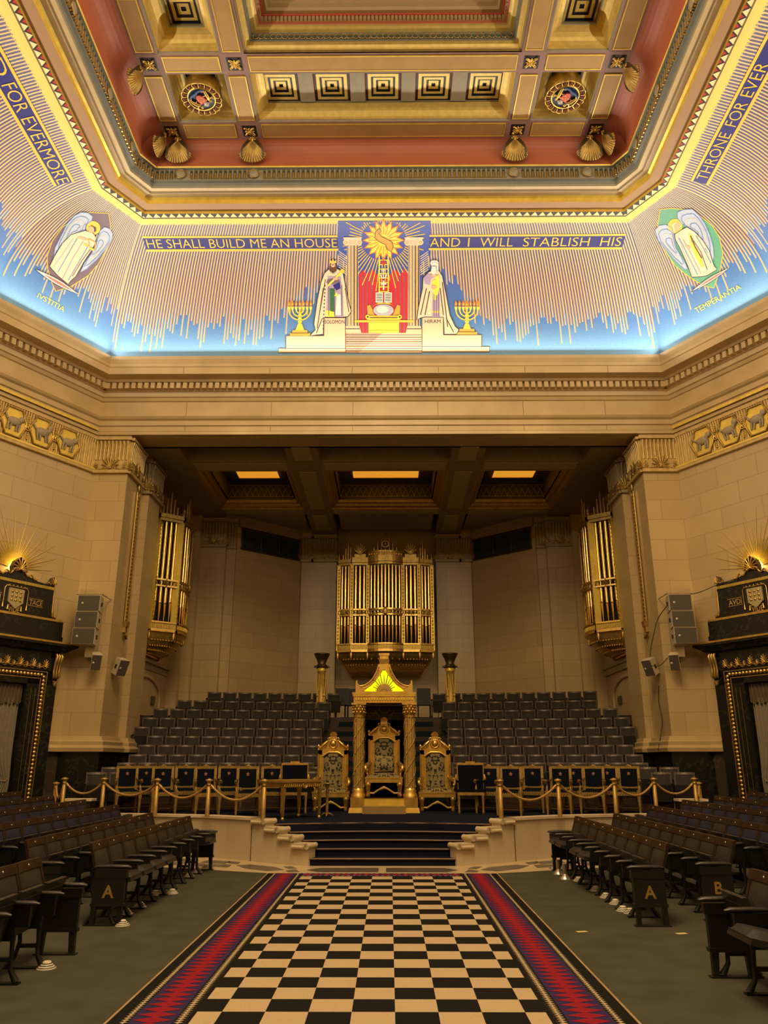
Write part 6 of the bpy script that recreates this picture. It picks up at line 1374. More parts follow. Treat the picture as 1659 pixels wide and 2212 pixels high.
def arm(t, x):
    b = MB(); b.M = Matrix.Translation((0, 0, 0.57)) @ Matrix.Diagonal((1, 1, 0.6, 1)) @ Matrix.Translation((0, 0, -0.56)); b.tube([(x, 0.06, 0.548), (x, 0.03, 0.556), (x, -0.10, 0.56), (x, -0.24, 0.556), (x, -0.285, 0.548)], [0.016, 0.03, 0.033, 0.033, 0.014], 8); ar = b.build('armrest', m_leather, t)
    b = MB(); b.bb(x - 0.018, x + 0.018, -0.22, 0.06, 0.40, 0.545); b.bb(x - 0.018, x + 0.018, -0.12, 0.06, 0.30, 0.40); b.build('arm_board', m_iron, ar)
    b = MB(); b.tube([(x, 0.06, 0.32), (x, 0.045, 0.2), (x, 0.07, 0.1), (x, 0.13, 0.015)], [0.022, 0.018, 0.018, 0.026], 6); b.tube([(x, -0.10, 0.36), (x, -0.11, 0.2), (x, -0.115, 0.1), (x, -0.17, 0.015)], [0.022, 0.018, 0.02, 0.03], 6); b.bb(x - 0.014, x + 0.014, -0.11, 0.06, 0.155, 0.185); b.bb(x - 0.03, x + 0.03, -0.20, 0.15, 0.0, 0.014); b.build('leg_frame', m_iron, t)
def end_panel(t, x, letter, flip):
    b = MB(); b.M = Matrix.Translation((0, 0, 0.57)) @ Matrix.Diagonal((1, 1, 0.5, 1)) @ Matrix.Translation((0, 0, -0.57)); b.tube([(x, 0.09, 0.552), (x, 0.05, 0.565), (x, -0.10, 0.57), (x, -0.26, 0.565), (x, -0.30, 0.552)], [0.02, 0.038, 0.042, 0.042, 0.02], 8); b.build('armrest', m_leather, t)
    b = MB(); b.bb(x - 0.03, x + 0.03, -0.27, 0.08, 0.46, 0.54); b.bb(x - 0.024, x + 0.024, -0.25, 0.085, 0.21, 0.46); b.bb(x - 0.034, x + 0.034, -0.262, 0.095, 0.185, 0.215); b.tap((x, -0.225, 0.0), (0.05, 0.045), (x, -0.215, 0.19), (0.05, 0.055)); b.tap((x, 0.065, 0.0), (0.05, 0.045), (x, 0.055, 0.19), (0.05, 0.055)); b.bb(x - 0.035, x + 0.035, -0.27, 0.11, 0.0, 0.012); p = b.build('end_panel', m_panel, t)
    if letter:
        vs, fs = text_mesh(letter, 0.17, 0.004); xm = (min(v.x for v in vs) + max(v.x for v in vs)) / 2; b = MB(); s = -1 if x < 0 else 1
        b.add([(x + s * 0.026, -0.083 + (v.x - xm) * flip, 0.27 + v.y) for v in vs], fs); b.build('row_letter', mat('yellow_letter', (0.30, 0.19, 0.03), 0.6), p)
ORD = ['first', 'second', 'third', 'fourth', 'fifth', 'sixth', 'seventh', 'eighth', 'ninth', 'tenth', 'eleventh', 'twelfth', 'thirteenth', 'fourteenth', 'fifteenth', 'sixteenth']
# stepped tier floor and the raked rows behind the throne (arcs round one centre)
CY = 4.5; NR = 11
RK = [22.0 - 0.68 * k for k in range(NR)]
YPX = [1497, 1515.5, 1534, 1553, 1572.5, 1591, 1610, 1630, 1647, 1657, 1668]
ZK = []
for k in range(NR):
    xx = -3.7 if k < 9 else -6.4; y = CY + math.sqrt(RK[k] ** 2 - xx * xx); ZK.append(at(600 if k < 9 else 235, YPX[k], y=y).z - 0.80)
b = MB()
for k in range(NR):
    r0, r1 = RK[k] - 0.58, RK[k] + 0.12 if k else 26.4; am = 23.5 if k < 4 else 25.5
    n = 36; vs = []; xm = 7.5 if k < 5 else 6.98
    for i in range(n + 1):
        a = R(-am + 2 * am * i / n)
        for rr_ in (r0, r1): 
            x, y = rr_ * math.sin(a), CY + rr_ * math.cos(a); x = max(-xm, min(xm, x)); y = min(y, 30.7)
            vs += [(x, y, ZK[k] if True else 0), (x, y, 0.0 if k == NR - 1 else max(0.0, ZK[k] - 0.5))]
    fs = [(4 * i, 4 * i + 4, 4 * i + 6, 4 * i + 2) for i in range(n)] + [(4 * i, 4 * i + 1, 4 * i + 5, 4 * i + 4) for i in range(n)]
    b.add(vs, fs)
b.bb(-6.98, 6.98, 20.4, 21.2, 0.0, ZK[8]); struct(b, 'floor_tier', m_wood)
b = MB()
for k in range(1, NR): 
    for s in (-1, 1):
        x0, x1 = s * 0.0, s * 1.50; y = CY + RK[k] - 0.60
        b.bb(*sorted((x0, x1)), y, y + 0.72, ZK[k] - 0.35, ZK[k] + 0.012); 
        b.bb(*sorted((x0, x1)), y + 0.36, y + 0.72, ZK[k] + 0.0, (ZK[k] + ZK[k - 1]) / 2 + 0.012)
b.bb(-1.5, 1.5, CY + RK[0] - 0.6, 30.7, ZK[0] - 0.4, ZK[0] + 0.012)
struct(b, 'floor_aisle', m_teal)
EL = [5.77, 6.48, 6.95, 7.47, 7.01, 6.47, 6.45, 6.44, 6.46, 6.55, 6.60]; ER = [6.74, 6.54, 6.92, 7.47, 6.96, 6.44, 6.47, 6.46, 6.35, 6.75, 6.80]
tc = tip_chair('tier_chair', m_leather_t, m_tier, True, 0.05, 'leather chairs in the raked tiers', 0.218); note_kids(tc)
first = True
for s, E_, side in ((-1, EL, 'behind the table'), (1, ER, 'away from the table')):
    for k in range(NR):
        r = RK[k] - 0.15; a0 = math.asin(1.62 / r); a1 = math.asin(min(0.95, E_[k] / r)); n = max(1, round((a1 - a0) * r / PITCH_))
        if k in (9, 10): keep = {0, 1, n - 1, n - 2}
        else: keep = set(range(n))
        for i in range(n):
            if i not in keep: continue
            if k == 0 and i in (1,) : pass
            a = s * (a1 - (n - 1 - i + 0.5) * PITCH_ / r); x, y = r * math.sin(a), CY + r * math.cos(a)
            lab = 'leather chair, %s from aisle, %s row from top, tier %s' % (ORD[i], ORD[k], side)
            if first: tc.location = (x, y, ZK[k]); tc.rotation_euler = (0, 0, -a); tc['label'] = lab; first = False
            else: dup(tc, (x, y, ZK[k]), -a, lab)
# blocks of chairs along the hall
XB = [3.12, 3.96, 4.75, 5.5, 6.2, 6.9]; FLZ = [0, 0, 0.10, 0.17, 0.23, 0.30]; FAR = [13.42, 14.2, 14.8, 15.2, 15.45, 15.6]; NEAR = [9.0, 9.35, 9.5, 10.9, 12.4, 13.8]; NEARR = [9.2, 9.55, 9.5, 10.9, 12.4, 13.8]
b = MB()
for s in (-1, 1):
    for j in range(2, 6): b.bb(*sorted((s * (XB[j] - 0.62), s * 10.0)), -2.0, 15.6, 0, FLZ[j])
struct(b, 'floor_seating', m_floor)
protos = {}
for nm, le in (('brown', m_leather), ('blue', m_leather_b)):
    for up in (True, False):
        if nm == 'blue' and not up: continue
        protos[(nm, up)] = tip_chair('hall_chair', le, m_wood_r, up, 0.015, 'tip-up chairs along the hall')
ends = {}
for s, L in ((-1, 'A'), (1, 'A'), (-1, 'B'), (1, 'B'), (-1, ''), (1, '')):
    up = not (s < 0 and L == 'A'); t = tip_chair('hall_chair', m_leather, m_wood_r, up, 0.015, 'tip-up chairs along the hall'); ends[(s, L)] = t
    x = -PITCH_ / 2 if (s < 0) == (L != '') else PITCH_ / 2       # local side of the aisle end
    for o in [o for o in bpy.data.objects if o.parent == t and o.name.startswith('armrest')] if x < 0 else []:
        for c in [c for c in bpy.data.objects if c.parent == o]: bpy.data.objects.remove(c)
        bpy.data.objects.remove(o)
    end_panel(t, x, L if L else None, -1 if s < 0 else 1)
fe = {}
for s in (-1, 1):
    t = tip_chair('hall_chair', m_leather, m_wood_r, False, 0.015, 'tip-up chairs along the hall'); fe[s] = t
    end_panel(t, PITCH_ / 2 if s < 0 else -PITCH_ / 2, None, 1)
note_kids(None); used = set()
DOWN = {(-1, 0): {0, 1, 2, 3, 8}, (1, 0): {4, 5, 7, 8}}
for s, side in ((-1, 'table side of carpet'), (1, 'far side from the table')):
    for j in range(6):
        far, near = FAR[j], (NEAR if s < 0 else NEARR)[j]; n = int(round((far - near) / PITCH_)); X0 = XB[j] - 0.17
        for i in range(n):
            y = far - PITCH_ * (n - i - 0.5); col_ = 'brown' if j < 2 or (s == 1 and j == 2 and i == 4) else 'blue'; up = i not in DOWN.get((s, j), ())
            p = protos[(col_, up if col_ == 'brown' else True)]
            if i == 0 and j < 2: p = ends[(s, 'AB'[j])]
            elif i == n - 1 and j == 0: p = fe[s]
            lab = 'tip-up %s chair, %s from viewer, %s row, %s' % (col_, ORD[i], ORD[j], side)
            loc, rz = (s * X0, y, FLZ[j]), (PI / 2 if s < 0 else -PI / 2)
            if p.name not in used: used.add(p.name); p.location = loc; p.rotation_euler = (0, 0, rz); p['label'] = lab
            else: dup(p, loc, rz, lab)
    far = 7.78 if s < 0 else 7.05
    for i in range(3 if s < 0 else 2):
        y = far - PITCH_ * (i + 0.5); p = ends[(s, '')] if i == 0 else protos[('brown', not (s > 0 and i == 1))]
        lab = 'tip-up brown chair, %s from the gap, closest block, %s' % (ORD[i], side)
        loc, rz = (s * 2.95, y, 0), (PI / 2 if s < 0 else -PI / 2)
        if p.name not in used: used.add(p.name); p.location = loc; p.rotation_euler = (0, 0, rz); p['label'] = lab
        else: dup(p, loc, rz, lab)
for p in list(protos.values()) + list(ends.values()) + list(fe.values()):
    if p.name not in used:
        for c in KIDS.get(p.name, []):
            for g_ in KIDS.get(c.name, []): bpy.data.objects.remove(g_)
            bpy.data.objects.remove(c)
        bpy.data.objects.remove(p)
# ------------------------------------------------------------------ black marble doorways on the diagonal walls
A31 = R(59)
def doorway(s, nm):
    base = Vector((s * 8.06, 20.0)) + Vector((s * 0.515, -0.857)) * 1.92
    t = thing('marble_doorway', 'black marble doorway with gilt mouldings and shield on the %s diagonal wall' % nm, 'doorway', (base.x, base.y, 0.0), A31 if s < 0 else -A31)
    b = MB()
    for sx in (-1, 1): b.bb(sx * 0.62, sx * 1.42, -0.26, 0.05, 0.0, 3.75); b.bb(sx * 0.60, sx * 0.72, -0.30, -0.2, 0.0, 3.4)
    b.bb(-1.42, 1.42, -0.26, 0.05, 3.40, 4.24); b.build('door_frame', m_black, t)
    b = MB(); b.bb(-0.62, 0.62, 0.0, 0.05, 0.0, 3.4); b.build('inner_dark', m_void, t)
    b = MB(); b.tap((0, -0.18, 4.20), (2.95, 0.46), (0, -0.20, 4.34), (3.45, 0.60)); b.bb(-1.74, 1.74, -0.52, 0.05, 4.34, 4.42); b.bb(-1.34, 1.34, -0.34, 0.05, 4.42, 4.96); b.bb(-1.36, 1.36, -0.36, 0.05, 4.42, 4.58); b.build('cornice', m_black, t)
    b = MB(); b.bb(-1.75, 1.75, -0.535, -0.5, 4.395, 4.44); b.bb(-1.30, 1.30, -0.36, -0.30, 4.94, 4.995); b.bb(-1.75, -1.72, -0.53, 0.0, 4.395, 4.44); b.bb(1.72, 1.75, -0.53, 0.0, 4.395, 4.44); b.build('cornice_trim', m_gold, t)
    b = MB()
    for i in range(60): b.bb(-1.40 + 0.0475 * i, -1.40 + 0.0475 * i + 0.028, -0.40, -0.36, 4.235, 4.275)
    for i in range(56): b.bb(-1.0 + 0.0358 * i, -1.0 + 0.0358 * i + 0.02, -0.285, -0.25, 5.72, 5.79)
    b.build('dentil_trim', m_goldleaf, t)
    b = MB(); b.bb(-1.02, 1.02, -0.25, 0.05, 4.99, 5.84)
    b.prism([(-1.02, 5.84), (-0.55, 5.86), (-0.30, 5.93), (-0.16, 6.02), (0.16, 6.02), (0.30, 5.93), (0.55, 5.86), (1.02, 5.84)], (0, -0.02, 0), (1, 0, 0), (0, 0, 1), 0.23); b.prism([(-0.15, 6.0), (-0.17, 6.12), (-0.12, 6.26), (0, 6.36), (0.12, 6.26), (0.17, 6.12), (0.15, 6.0)], (0, -0.10, 0), (1, 0, 0), (0, 0, 1), 0.18)
    for sx in (-1, 1): b.prism([(sx * 0.84, 5.84), (sx * 0.92, 5.92), (sx * 1.0, 6.06), (sx * 1.03, 6.06), (sx * 1.03, 5.84)], (0, -0.05, 0), (1, 0, 0), (0, 0, 1), 0.18)
    b.build('attic', m_black, t)
    g = MB(); palmette(g, (0, -0.29, 6.0), (1, 0, 0), (0, -1, 0), 0.75)
    for sx in (-1, 1):
        g.tube([(sx * (0.08 + 0.42 * i / 12), -0.27, 6.0 - 0.10 * i / 12 + 0.045 * math.sin(i * 1.1)) for i in range(13)], 0.022, 6)
        g.tube([(sx * (0.82 + 0.17 * i / 8), -0.25, 5.88 + 0.03 * math.sin(i * 1.3)) for i in range(9)], 0.016, 5); palmette(g, (sx * 0.98, -0.25, 5.86), (1, 0, 0), (0, -1, 0), 0.36)
    g.build('antefix_ornament', m_gold, t)
    b = MB()
    for sx in (-1, 1): b.tube([(sx * 1.08, -0.16, 5.70), (sx * 1.10, -0.16, 5.2), (sx * 1.13, -0.16, 5.06), (sx * 1.20, -0.16, 5.02), (sx * 1.20, -0.16, 5.10), (sx * 1.15, -0.16, 5.11)], [0.03, 0.035, 0.04, 0.04, 0.035, 0.025], 6)
    b.build('side_scroll', m_gold, t)
    # shield with tassels and the three mottoes
    b = MB(); b.prism([(-0.20, 5.58), (0.20, 5.58), (0.20, 5.25), (0.0, 5.10), (-0.20, 5.25)], (0, -0.25, 0), (1, 0, 0), (0, 0, 1), 0.035); sh_ = b.build('shield', mat('tarnished_gilt', (0.52, 0.42, 0.20), 0.5, 0.4, 0.25, 30), t)
    b = MB()
    for i in range(3):
        for j in range(3): b.ball((-0.11 + 0.11 * i, -0.29, 5.30 + 0.10 * j), (0.035, 0.02, 0.035), 6, 4)
    b.build('shield_relief', m_gold, sh_)
    b = MB()
    for sx in (-1, 1):
        b.tube([(sx * 0.18, -0.27, 5.62), (sx * 0.26, -0.27, 5.64), (sx * 0.31, -0.27, 5.56), (sx * 0.31, -0.27, 5.20)], 0.012, 5); b.tube([(sx * 0.31, -0.27, 5.22), (sx * 0.31, -0.27, 5.10)], [0.012, 0.026], 6); b.tube([(sx * 0.17, -0.27, 5.18), (sx * 0.18, -0.27, 5.06)], [0.012, 0.024], 6)
    for i in range(5): b.ball((-0.2 + 0.1 * i, -0.27, 5.64), 0.024, 6, 4)
    b.tube([(-0.26, -0.27, 5.62), (0.26, -0.27, 5.62)], 0.012, 5); b.build('tassel_cord', m_gold, t)
    b = MB()
    for txt, x0, x1, z0 in (('AVDI', -0.74, -0.38, 5.27), ('TACE', 0.38, 0.74, 5.27), ('VIDE', -0.15, 0.15, 5.02)):
        vs, fs = text_mesh(txt, 1.0, 0.01); a0, a1 = min(v.x for v in vs), max(v.x for v in vs); k = (x1 - x0) / (a1 - a0)
        b.add([(x0 + (v.x - a0) * k, -0.256, z0 + v.y * 0.125 / 0.7) for v in vs], fs)
        for z in (z0 - 0.025, z0 + 0.15): b.bb(x0 - 0.02, x1 + 0.02, -0.258, -0.25, z - 0.006, z + 0.006)
    b.build('motto_lettering', m_gold, t)
    # palmette frieze, consoles, bead moulding
    b = MB()
    for i in range(13): palmette(b, (-1.02 + 0.17 * i, -0.27, 3.80), (1, 0, 0), (0, -1, 0), 0.42 if i % 2 == 0 else 0.24)
    b.tube([(-1.08 + 2.16 * i / 60, -0.275, 3.80 + 0.025 * math.sin(i * PI / 2.5)) for i in range(61)], 0.013, 5); b.build('palmette_frieze', m_gold, t)
    for sx in (-1, 1):
        b = MB()
        for dx in (-0.07, 0, 0.07): b.tube([(sx * 1.34 + dx, -0.32, 4.17), (sx * 1.34 + dx, -0.38, 4.10), (sx * 1.34 + dx, -0.33, 3.95), (sx * 1.34 + dx, -0.30, 3.75), (sx * 1.34 + dx, -0.33, 3.62), (sx * 1.34 + dx, -0.30, 3.57)], [0.035, 0.045, 0.035, 0.03, 0.04, 0.02], 6)
        palmette(b, (sx * 1.34, -0.28, 3.52), (1, 0, 0), (0, -1, 0), -0.3); b.build('console', m_gold_d, t)
    b = MB(); N = 46
    for sx in (-1, 1):
        for i in range(34): b.ball((sx * 1.04, -0.275, 0.55 + 0.092 * i), (0.05, 0.03, 0.046), 8, 5)
    for i in range(22): b.ball((-0.97 + 0.0924 * i, -0.275, 3.63), (0.046, 0.03, 0.05), 8, 5)
    b.build('bead_moulding', m_gold, t)
    b = MB()
    for w in (1.12, 0.955):
        for sx in (-1, 1): b.bb(sx * w - 0.01, sx * w + 0.01, -0.275, -0.25, 0.4, 3.63 + (w - 1.04))
        b.bb(-w, w, -0.275, -0.25, 3.62 + (w - 1.04), 3.64 + (w - 1.04))
    for x in (0.72, 0.86):
        for sx in (-1, 1): b.bb(sx * x - 0.004, sx * x + 0.004, -0.27 if x > 0.8 else -0.305, -0.25, 0.5, 3.3)
    b.build('fillet_trim', m_gold_d, t)
    # curtain in the opening
    for sx, cn in ((-1, 'outer'), (1, 'inner')):
        c = thing('curtain', 'cream %s curtain tied back in the %s black marble doorway' % (cn, nm), 'curtain', t.location, t.rotation_euler.z)
        b = MB()
        def cf(u, v): 
            z = 3.05 - 2.6 * v; pinch = math.exp(-((z - 1.2) / 0.35) ** 2); w0 = 0.56 - 0.30 * pinch; x = 0.58 - w0 * u
            return (sx * x, -0.10 + 0.03 * math.sin(u * 34) - 0.05 * pinch, z)
        b.grid(cf, 44, 16); b.build('drape', m_curt, c)
        b = MB(); b.tube([(sx * 0.60, -0.10, 1.30), (sx * 0.45, -0.18, 1.2), (sx * 0.30, -0.14, 1.22)], 0.02, 6); b.build('tie_back', m_curt, c)
        b = MB(); b.grid(lambda u, v: (sx * (0.60 - 0.60 * u), -0.14 + 0.02 * math.sin(u * 40), 3.38 - (0.42 + 0.05 * abs(math.sin(u * 9.4))) * v), 36, 5); b.build('valance', mat('brown_valance', (0.10, 0.065, 0.035), 0.85), c)
    # halo of gilt rays on the wall and the hidden lamp that lights it
    u = thing('gilt_sunburst', 'gilt sun rays fixed to the wall over the %s black doorway' % nm, 'ornament', (base.x, base.y, 6.02), A31 if s < 0 else -A31)
    b = MB()
    for i in range(45):
        a = R(-82 + 164 * i / 44); L = (1.45 if i % 4 == 0 else 0.7 if i % 2 else 1.0) * (0.7 + 0.35 * math.cos(a)); b.tube([(0.16 * math.sin(a), -0.015, 0.10 + 0.16 * math.cos(a)), (L * math.sin(a), -0.012, 0.10 + L * math.cos(a))], [0.016, 0.003], 4)
    b.build('ray', m_goldleaf, u)
    nrm = Vector((-s * 0.857, -0.515)); p = base + nrm * 0.055
    lamp('door_halo_lamp', 'POINT', (p.x, p.y, 6.17), (0, 0, 0), 26, (1, 0.62, 0.18), 0.04)
    for dx in (-0.35, -0.22):
        q = Matrix.Rotation(t.rotation_euler.z, 3, 'Z') @ Vector((dx * s * -1 + (0.9 if False else 0), -0.12, 0)); b = MB()
    return t
doorway(-1, 'left'); doorway(1, 'right')

# ------------------------------------------------------------------ zodiac friezes over the doorways
for s, nm in ((-1, 'left'), (1, 'right')):
    base = Vector((s * 8.06, 20.0)); t = thing('zodiac_frieze', 'gilt reeded frieze with linked hexagons of beasts, %s diagonal wall' % nm, 'frieze', (base.x, base.y, 9.24), (A31 if s < 0 else -A31))
    sg = -1 if s < 0 else 1      # local x runs away from the corner
    b = MB(); b.bb(*sorted((0, sg * 3.98)), -0.05, 0.02, 0.0, 0.98); b.bb(*sorted((0, sg * 3.98)), -0.09, 0.0, 0.94, 1.02); b.bb(*sorted((0, sg * 3.98)), -0.09, 0.0, -0.03, 0.05); b.build('backing', m_relief, t)
    b = MB()
    for i in range(56): b.tube([(sg * (0.035 + 0.071 * i), -0.05, 0.06), (sg * (0.035 + 0.071 * i), -0.05, 0.80), (sg * (0.035 + 0.071 * i), -0.07, 0.93)], [0.024, 0.026, 0.034], 5)
    b.build('reed_moulding', m_relief, t)
    b = MB(); b.bb(*sorted((0, sg * 3.98)), -0.10, -0.06, 0.05, 0.10)
    for i in range(40): b.tube([(sg * (0.07 + 0.0995 * i), -0.06, 0.14), (sg * (0.07 + 0.0995 * i), -0.06, 0.36 if i % 3 else 0.75)], 0.007, 4)
    b.build('gilt_fillet_trim', m_goldleaf, t)
    for i, xc in enumerate((0.95, 1.75, 2.55, 3.35)):
        hx = [(sg * xc + 0.36 * f, 0.51 + g) for f, g in ((-1, 0), (-0.55, 0.37), (0.55, 0.37), (1, 0), (0.55, -0.37), (-0.55, -0.37))]
        b = MB(); b.prism(hx if True else hx, (0, -0.05, 0), (1, 0, 0), (0, 0, 1), 0.035); h = b.build('hexagon_ground', m_goldleaf, t)
        b = MB(); b.tube([(x, -0.10, z) for x, z in hx + [hx[0]]], 0.028, 6); b.build('hexagon_frame', m_gold_d, h)
        b = MB(); x = 0; b.M = Matrix.Translation((sg * xc, 0, 0.51)) @ Matrix.Scale(1.35, 4) @ Matrix.Translation((0, 0.02, -0.47))     # a different beast on each hexagon
        b.ball((x, -0.10, 0.48), (0.15, 0.045, 0.085), 9, 6); b.ball((x + 0.15, -0.11, 0.56 if i != 1 else 0.60), (0.06, 0.04, 0.06), 8, 5); b.tube([(x + 0.1, -0.1, 0.5), (x + 0.15, -0.11, 0.57)], 0.045, 6)
        for lx in (-0.11, -0.05, 0.07, 0.12): b.tube([(x + lx, -0.10, 0.44), (x + lx + (0.03 if i % 2 else -0.02), -0.10, 0.30)], [0.026, 0.016], 5)
        b.tube([(x - 0.14, -0.10, 0.50), (x - 0.21, -0.10, 0.56 + 0.03 * i), (x - 0.16, -0.10, 0.66)], [0.022, 0.018, 0.012], 5)
        if i % 2: b.tube([(x + 0.14, -0.11, 0.62), (x + 0.12, -0.11, 0.72), (x + 0.18, -0.11, 0.74)], 0.012, 5)
        b.build('beast_relief', mat('beast_stone', (0.36, 0.29, 0.19), 0.6, var=0.15, scale=20), h)
        b = MB(); xl_ = sg * (xc + 0.40)
        if i < 3: b.torus((xl_, -0.09, 0.50), 0.085, 0.024, 'y', 12, 6); b.torus((xl_ + 0.04, -0.10, 0.50), 0.05, 0.02, 'y', 12, 6)
        for z in (0.72, 0.28):
            for k in range(4): b.ball((xl_, -0.09, z + 0.05 * (k - 1.5)), (0.032 - 0.004 * k, 0.025, 0.028), 6, 4)
        b.build('link_ornament', m_gold, t)

# ------------------------------------------------------------------ loudspeakers, cables, floor fittings
def spk_box(name, lab, loc, rz, w, d, h, grp, tilt=0.0):
    t = thing(name, lab, 'loudspeaker', loc, rz, grp); b = MB(); M_ = Matrix.Rotation(tilt, 4, 'X'); b.M = M_
    b.prism([(-w / 2, -d / 2), (w / 2, -d / 2), (w * 0.36, d / 2), (-w * 0.36, d / 2)], (0, 0, -h / 2), (1, 0, 0), (0, 1, 0), h); b.build('cabinet', m_spk, t)
    b = MB(); b.M = M_; b.bb(-w / 2 + 0.012, w / 2 - 0.012, -d / 2 - 0.012, -d / 2 + 0.004, -h / 2 + 0.012, h / 2 - 0.012); gr = b.build('grille', m_grille, t)
    b = MB(); b.M = M_ @ Matrix.Translation((-w * 0.28, -d / 2 - 0.012, -h * 0.02)) @ Matrix.Rotation(PI / 2, 4, 'X'); b.lathe([(0.001, 0.006), (0.028, 0.006), (0.03, 0.0)], n=12); b.build('badge', m_white, gr)
    for sx in (-1, 1):
        b = MB(); b.M = M_; b.box((sx * w * 0.44, 0, 0.0), (0.03, 0.06, 0.10)); b.build('side_port', m_void, t)
    return t
for s, nm in ((-1, 'left'), (1, 'right')):
    p = at(191 if s < 0 else 1471, 1340, y=19.42)
    for i, w in enumerate(('lowest', 'middle', 'topmost')):
        z = at(190, 1340, y=19.4).z + 0.415 * (i - 1); spk_box('loudspeaker', 'beige loudspeaker on the %s pier, %s of its stack of three' % (nm, w), (p.x + (i - 1) * s * -0.02, 19.48, z), R(-2 * s), 0.56, 0.48, 0.40, None)
    z = at(190, 1340, y=19.4).z
    t = thing('speaker_bracket', 'thin steel rigging bracket over the %s stack of loudspeakers' % nm, 'bracket', (p.x, 19.5, z + 0.62)); b = MB(); b.cyl((-0.34, -0.18, 0.03), (0.34, -0.18, 0.03), 0.014, n=6); b.cyl((-0.30, -0.18, 0.03), (-0.30, 0.5, 0.03), 0.014, n=6); b.cyl((0.30, -0.18, 0.03), (0.30, 0.5, 0.03), 0.014, n=6); b.bb(-0.12, 0.12, 0.24, 0.5, -1.5, 0.02); b.build('bar', m_steel, t)
    q = at(207 if s < 0 else 1458, 1428, y=19.62); spk_box('wall_speaker', 'small cream wall speaker under the stack on the %s pier' % nm, q, R(-28 * s), 0.25, 0.24, 0.40, None, R(24))
    b = MB(); b.cyl((0, 0.0, 0.05), (0, 0.34, 0.1), 0.02, n=6); o = b.build('wall_bracket', m_steel, None); o.parent = [x for x in col.objects if x.name.startswith('wall_speaker')][-1]
    q = at(272 if s < 0 else 1391, 1440, y=20.35); q.x = s * 6.88; w_ = spk_box('wall_speaker', 'small cream wall speaker on the inner face of the %s pier' % nm, q, R(62 * s * -1) if False else R(-58 * s), 0.30, 0.24, 0.42, None, R(22))
    b = MB(); b.cyl((0, 0.0, 0.05), (0, 0.24, 0.1), 0.02, n=6); b.build('wall_bracket', m_steel, w_)
def cable(lab, pts, r=0.012):
    p0 = Vector(pts[0]); t = MB(); P = [Vector(p) - p0 for p in pts]; Q = []
    for i in range(len(P) - 1):
        a, c = P[i], P[i + 1]; a_, c_ = P[max(0, i - 1)], P[min(len(P) - 1, i + 2)]
        for k in range(6):
            u = k / 6; Q.append(0.5 * ((2 * a) + (c - a_) * u + (2 * a_ - 5 * a + 4 * c - c_) * u * u + (3 * a - a_ - 3 * c + c_) * u ** 3))
    Q.append(P[-1]); t.tube(Q, r, 5); o = t.build('cable', m_cable); o.location = p0; tag(o, lab, 'cable')
cable('thin cable looping from the right loudspeaker stack down to the pier base', [at(1440, 1310, y=19.6), at(1420, 1340, y=19.9), at(1406, 1400, y=19.96), at(1405, 1418, y=19.96)])
cable('thin cable running down the right pier past the small wall speaker', [(7.08, 20.5, 3.5), (7.07, 20.6, 3.1), (7.07, 20.5, 2.6), (6.95, 20.5, 2.1), (6.86, 20.4, 1.9)], 0.010)
cable('thin cable from the top of right loudspeaker stack to the doorway attic', [at(1490, 1284, y=19.6), at(1515, 1278, y=19.45), at(1545, 1265, y=18.9), at(1590, 1250, y=18.2)], 0.010)
cable('thin cable slung between the two small speakers on the right pier', [at(1405, 1438, y=19.9), at(1425, 1438, y=19.85), at(1443, 1420, y=19.75)], 0.010)
def vent():
    t = thing('floor_vent', '', 'vent', group='white stepped mushroom vents under the front chairs')
    b = MB(); b.lathe([(0.078, 0.0), (0.078, 0.008), (0.064, 0.016), (0.062, 0.022), (0.050, 0.030), (0.048, 0.036), (0.036, 0.043), (0.034, 0.052), (0.024, 0.056), (0.001, 0.056)], n=18); b.build('stepped_dome', m_white, t)
    for r, z in ((0.070, 0.013), (0.056, 0.027), (0.042, 0.041)): b = MB(); b.torus((0, 0, z), r, 0.004, 'z', 18, 4); b.build('slot_ring', m_dado, t)
    return t
ve = vent(); note_kids(ve); first = True
VL = [(100, 2096, 'in front of the closest chairs'), (264, 2003, 'at the near end of row A'), (272, 1978, 'second along row A'), (302, 1963, 'third along row A'), (336, 1937, 'fourth along row A'), (372, 1934, 'fifth along row A, standing forward'), (409, 1897, 'sixth along row A'), (426, 1888, 'seventh along row A'), (446, 1879, 'last before the marble')]
VR = [(1362, 1977, 'beside the A panel, right one of a pair'), (1346, 1972, 'beside the A panel, left one of a pair'), (1330, 1957, 'third along row A'), (1309, 1943, 'fourth along row A'), (1287, 1928, 'fifth along row A'), (1250, 1907, 'sixth along row A')]
for lst, side in ((VL, 'table side'), (VR, 'far side from table')):
    for px, py, w in lst:
        lab = 'white floor vent, %s, %s' % (w, side); p = at(px, py - 4, z=0.0)
        if first: ve.location = p; ve['label'] = lab; first = False
        else: dup(ve, p, 0, lab)
def foot():
    t = thing('steel_post_base', '', 'post base', group='short steel bases by the far end of row A')
    b = MB(); b.lathe([(0.095, 0.0), (0.09, 0.015), (0.05, 0.04), (0.035, 0.07), (0.001, 0.07)], n=8); b.build('base', m_steel, t); b = MB(); b.cyl((0, 0, 0.06), (0, 0, 0.20), 0.032, n=10); b.build('stub', m_steel, t); return t
fo = foot(); note_kids(fo)
for i, (px, py) in enumerate(((1198, 1880), (1207, 1891), (1221, 1902))):
    p = at(px, py - 3, z=0.0); lab = 'short steel base by the end of the right front row, %s from the marble' % ORD[i]
    if i == 0: fo.location = p; fo['label'] = lab
    else: dup(fo, p, 0, lab)
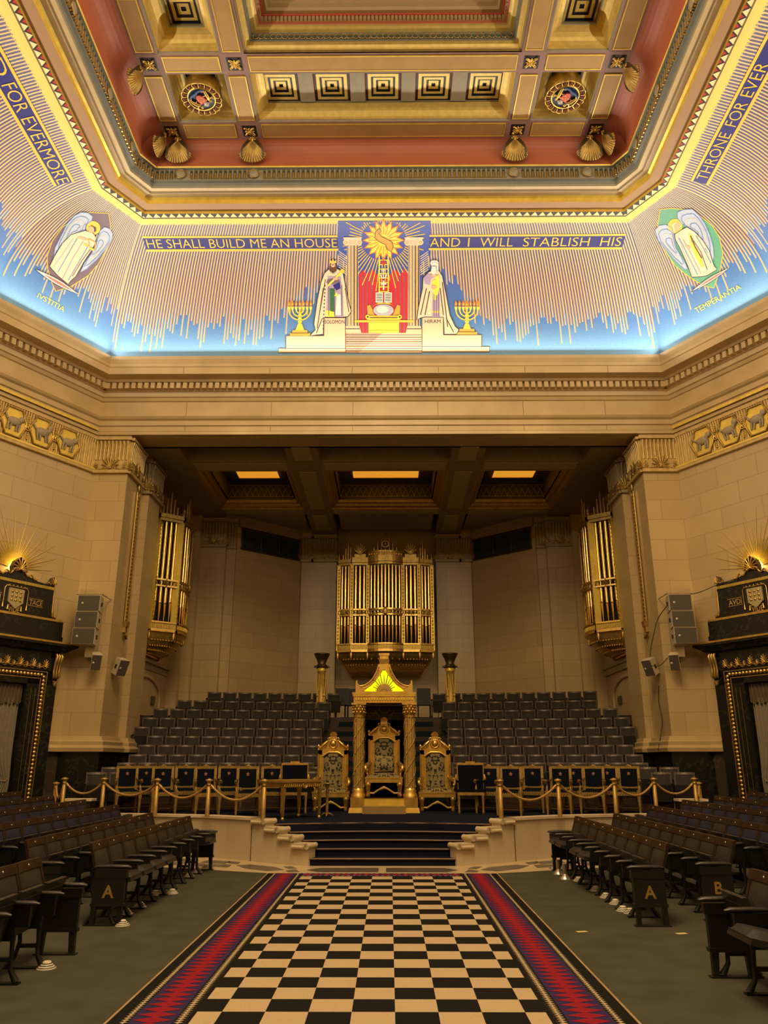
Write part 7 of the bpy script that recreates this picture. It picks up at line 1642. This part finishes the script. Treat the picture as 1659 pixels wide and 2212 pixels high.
for px, py, lab in ((1257, 2013, 'yellow paper slip on the carpet beside the chequered runner'), (1472, 2017, 'yellowish mark of tape on the carpet near the closest right chairs')):
    p = at(px, py, z=0.002); b = MB(); b.box((0, 0, 0.002), (0.11, 0.06, 0.002), Matrix.Rotation(R(12), 3, 'Z')); o = b.build('paper_slip', m_paper); o.location = p; tag(o, lab, 'paper')
# black chairs and dark board on the landing behind the canopy
def bchair():
    t = thing('black_chair', '', 'chair', group='black side chairs on the landing')
    for sx in (-1, 1):
        for y in (-0.2, 0.2): b = MB(); b.cyl((sx * 0.2, y, 0), (sx * 0.2, y, 0.42), 0.018, n=6); b.build('leg', m_iron, t)
    b = MB(); b.bb(-0.22, 0.22, -0.22, 0.22, 0.42, 0.48); b.build('seat', m_blkchair, t); b = MB(); b.bb(-0.22, 0.22, 0.19, 0.23, 0.50, 0.98); b.build('backrest', m_blkchair, t)
    b = MB(); b.bb(-0.235, -0.215, 0.18, 0.24, 0.4, 1.0); b.bb(0.215, 0.235, 0.18, 0.24, 0.4, 1.0); b.bb(-0.235, 0.235, 0.18, 0.24, 0.98, 1.0); b.build('back_frame', m_wood, t); return t
bc = bchair(); note_kids(bc); zt0 = ZK[0] + 0.012
bc.location = (at(739, 1550, y=26.9).x, 26.7, zt0); bc['label'] = 'black side chair left of the canopy, outer of two'
dup(bc, (at(758, 1550, y=26.9).x, 26.9, zt0), 0, 'black side chair left of the canopy, half behind it'); dup(bc, (at(916, 1550, y=26.9).x, 26.7, zt0), 0, 'black side chair standing alone right of the canopy')
for s, x0 in ((-1, 172), (1, 1492)):
    p = at(x0, 1724, y=16.35); t = thing('low_cabinet', 'low dark cabinet with grey top behind the blue chairs, %s' % ('table side' if s < 0 else 'far side from table'), 'cabinet', (p.x, 16.35, PZ))
    b = MB(); b.bb(-0.27, 0.27, -0.13, 0.13, 0.0, 0.29); b.build('body', m_wood_r, t); b = MB(); b.bb(-0.29, 0.29, -0.15, 0.15, 0.29, 0.335); b.build('top', m_spk, t)
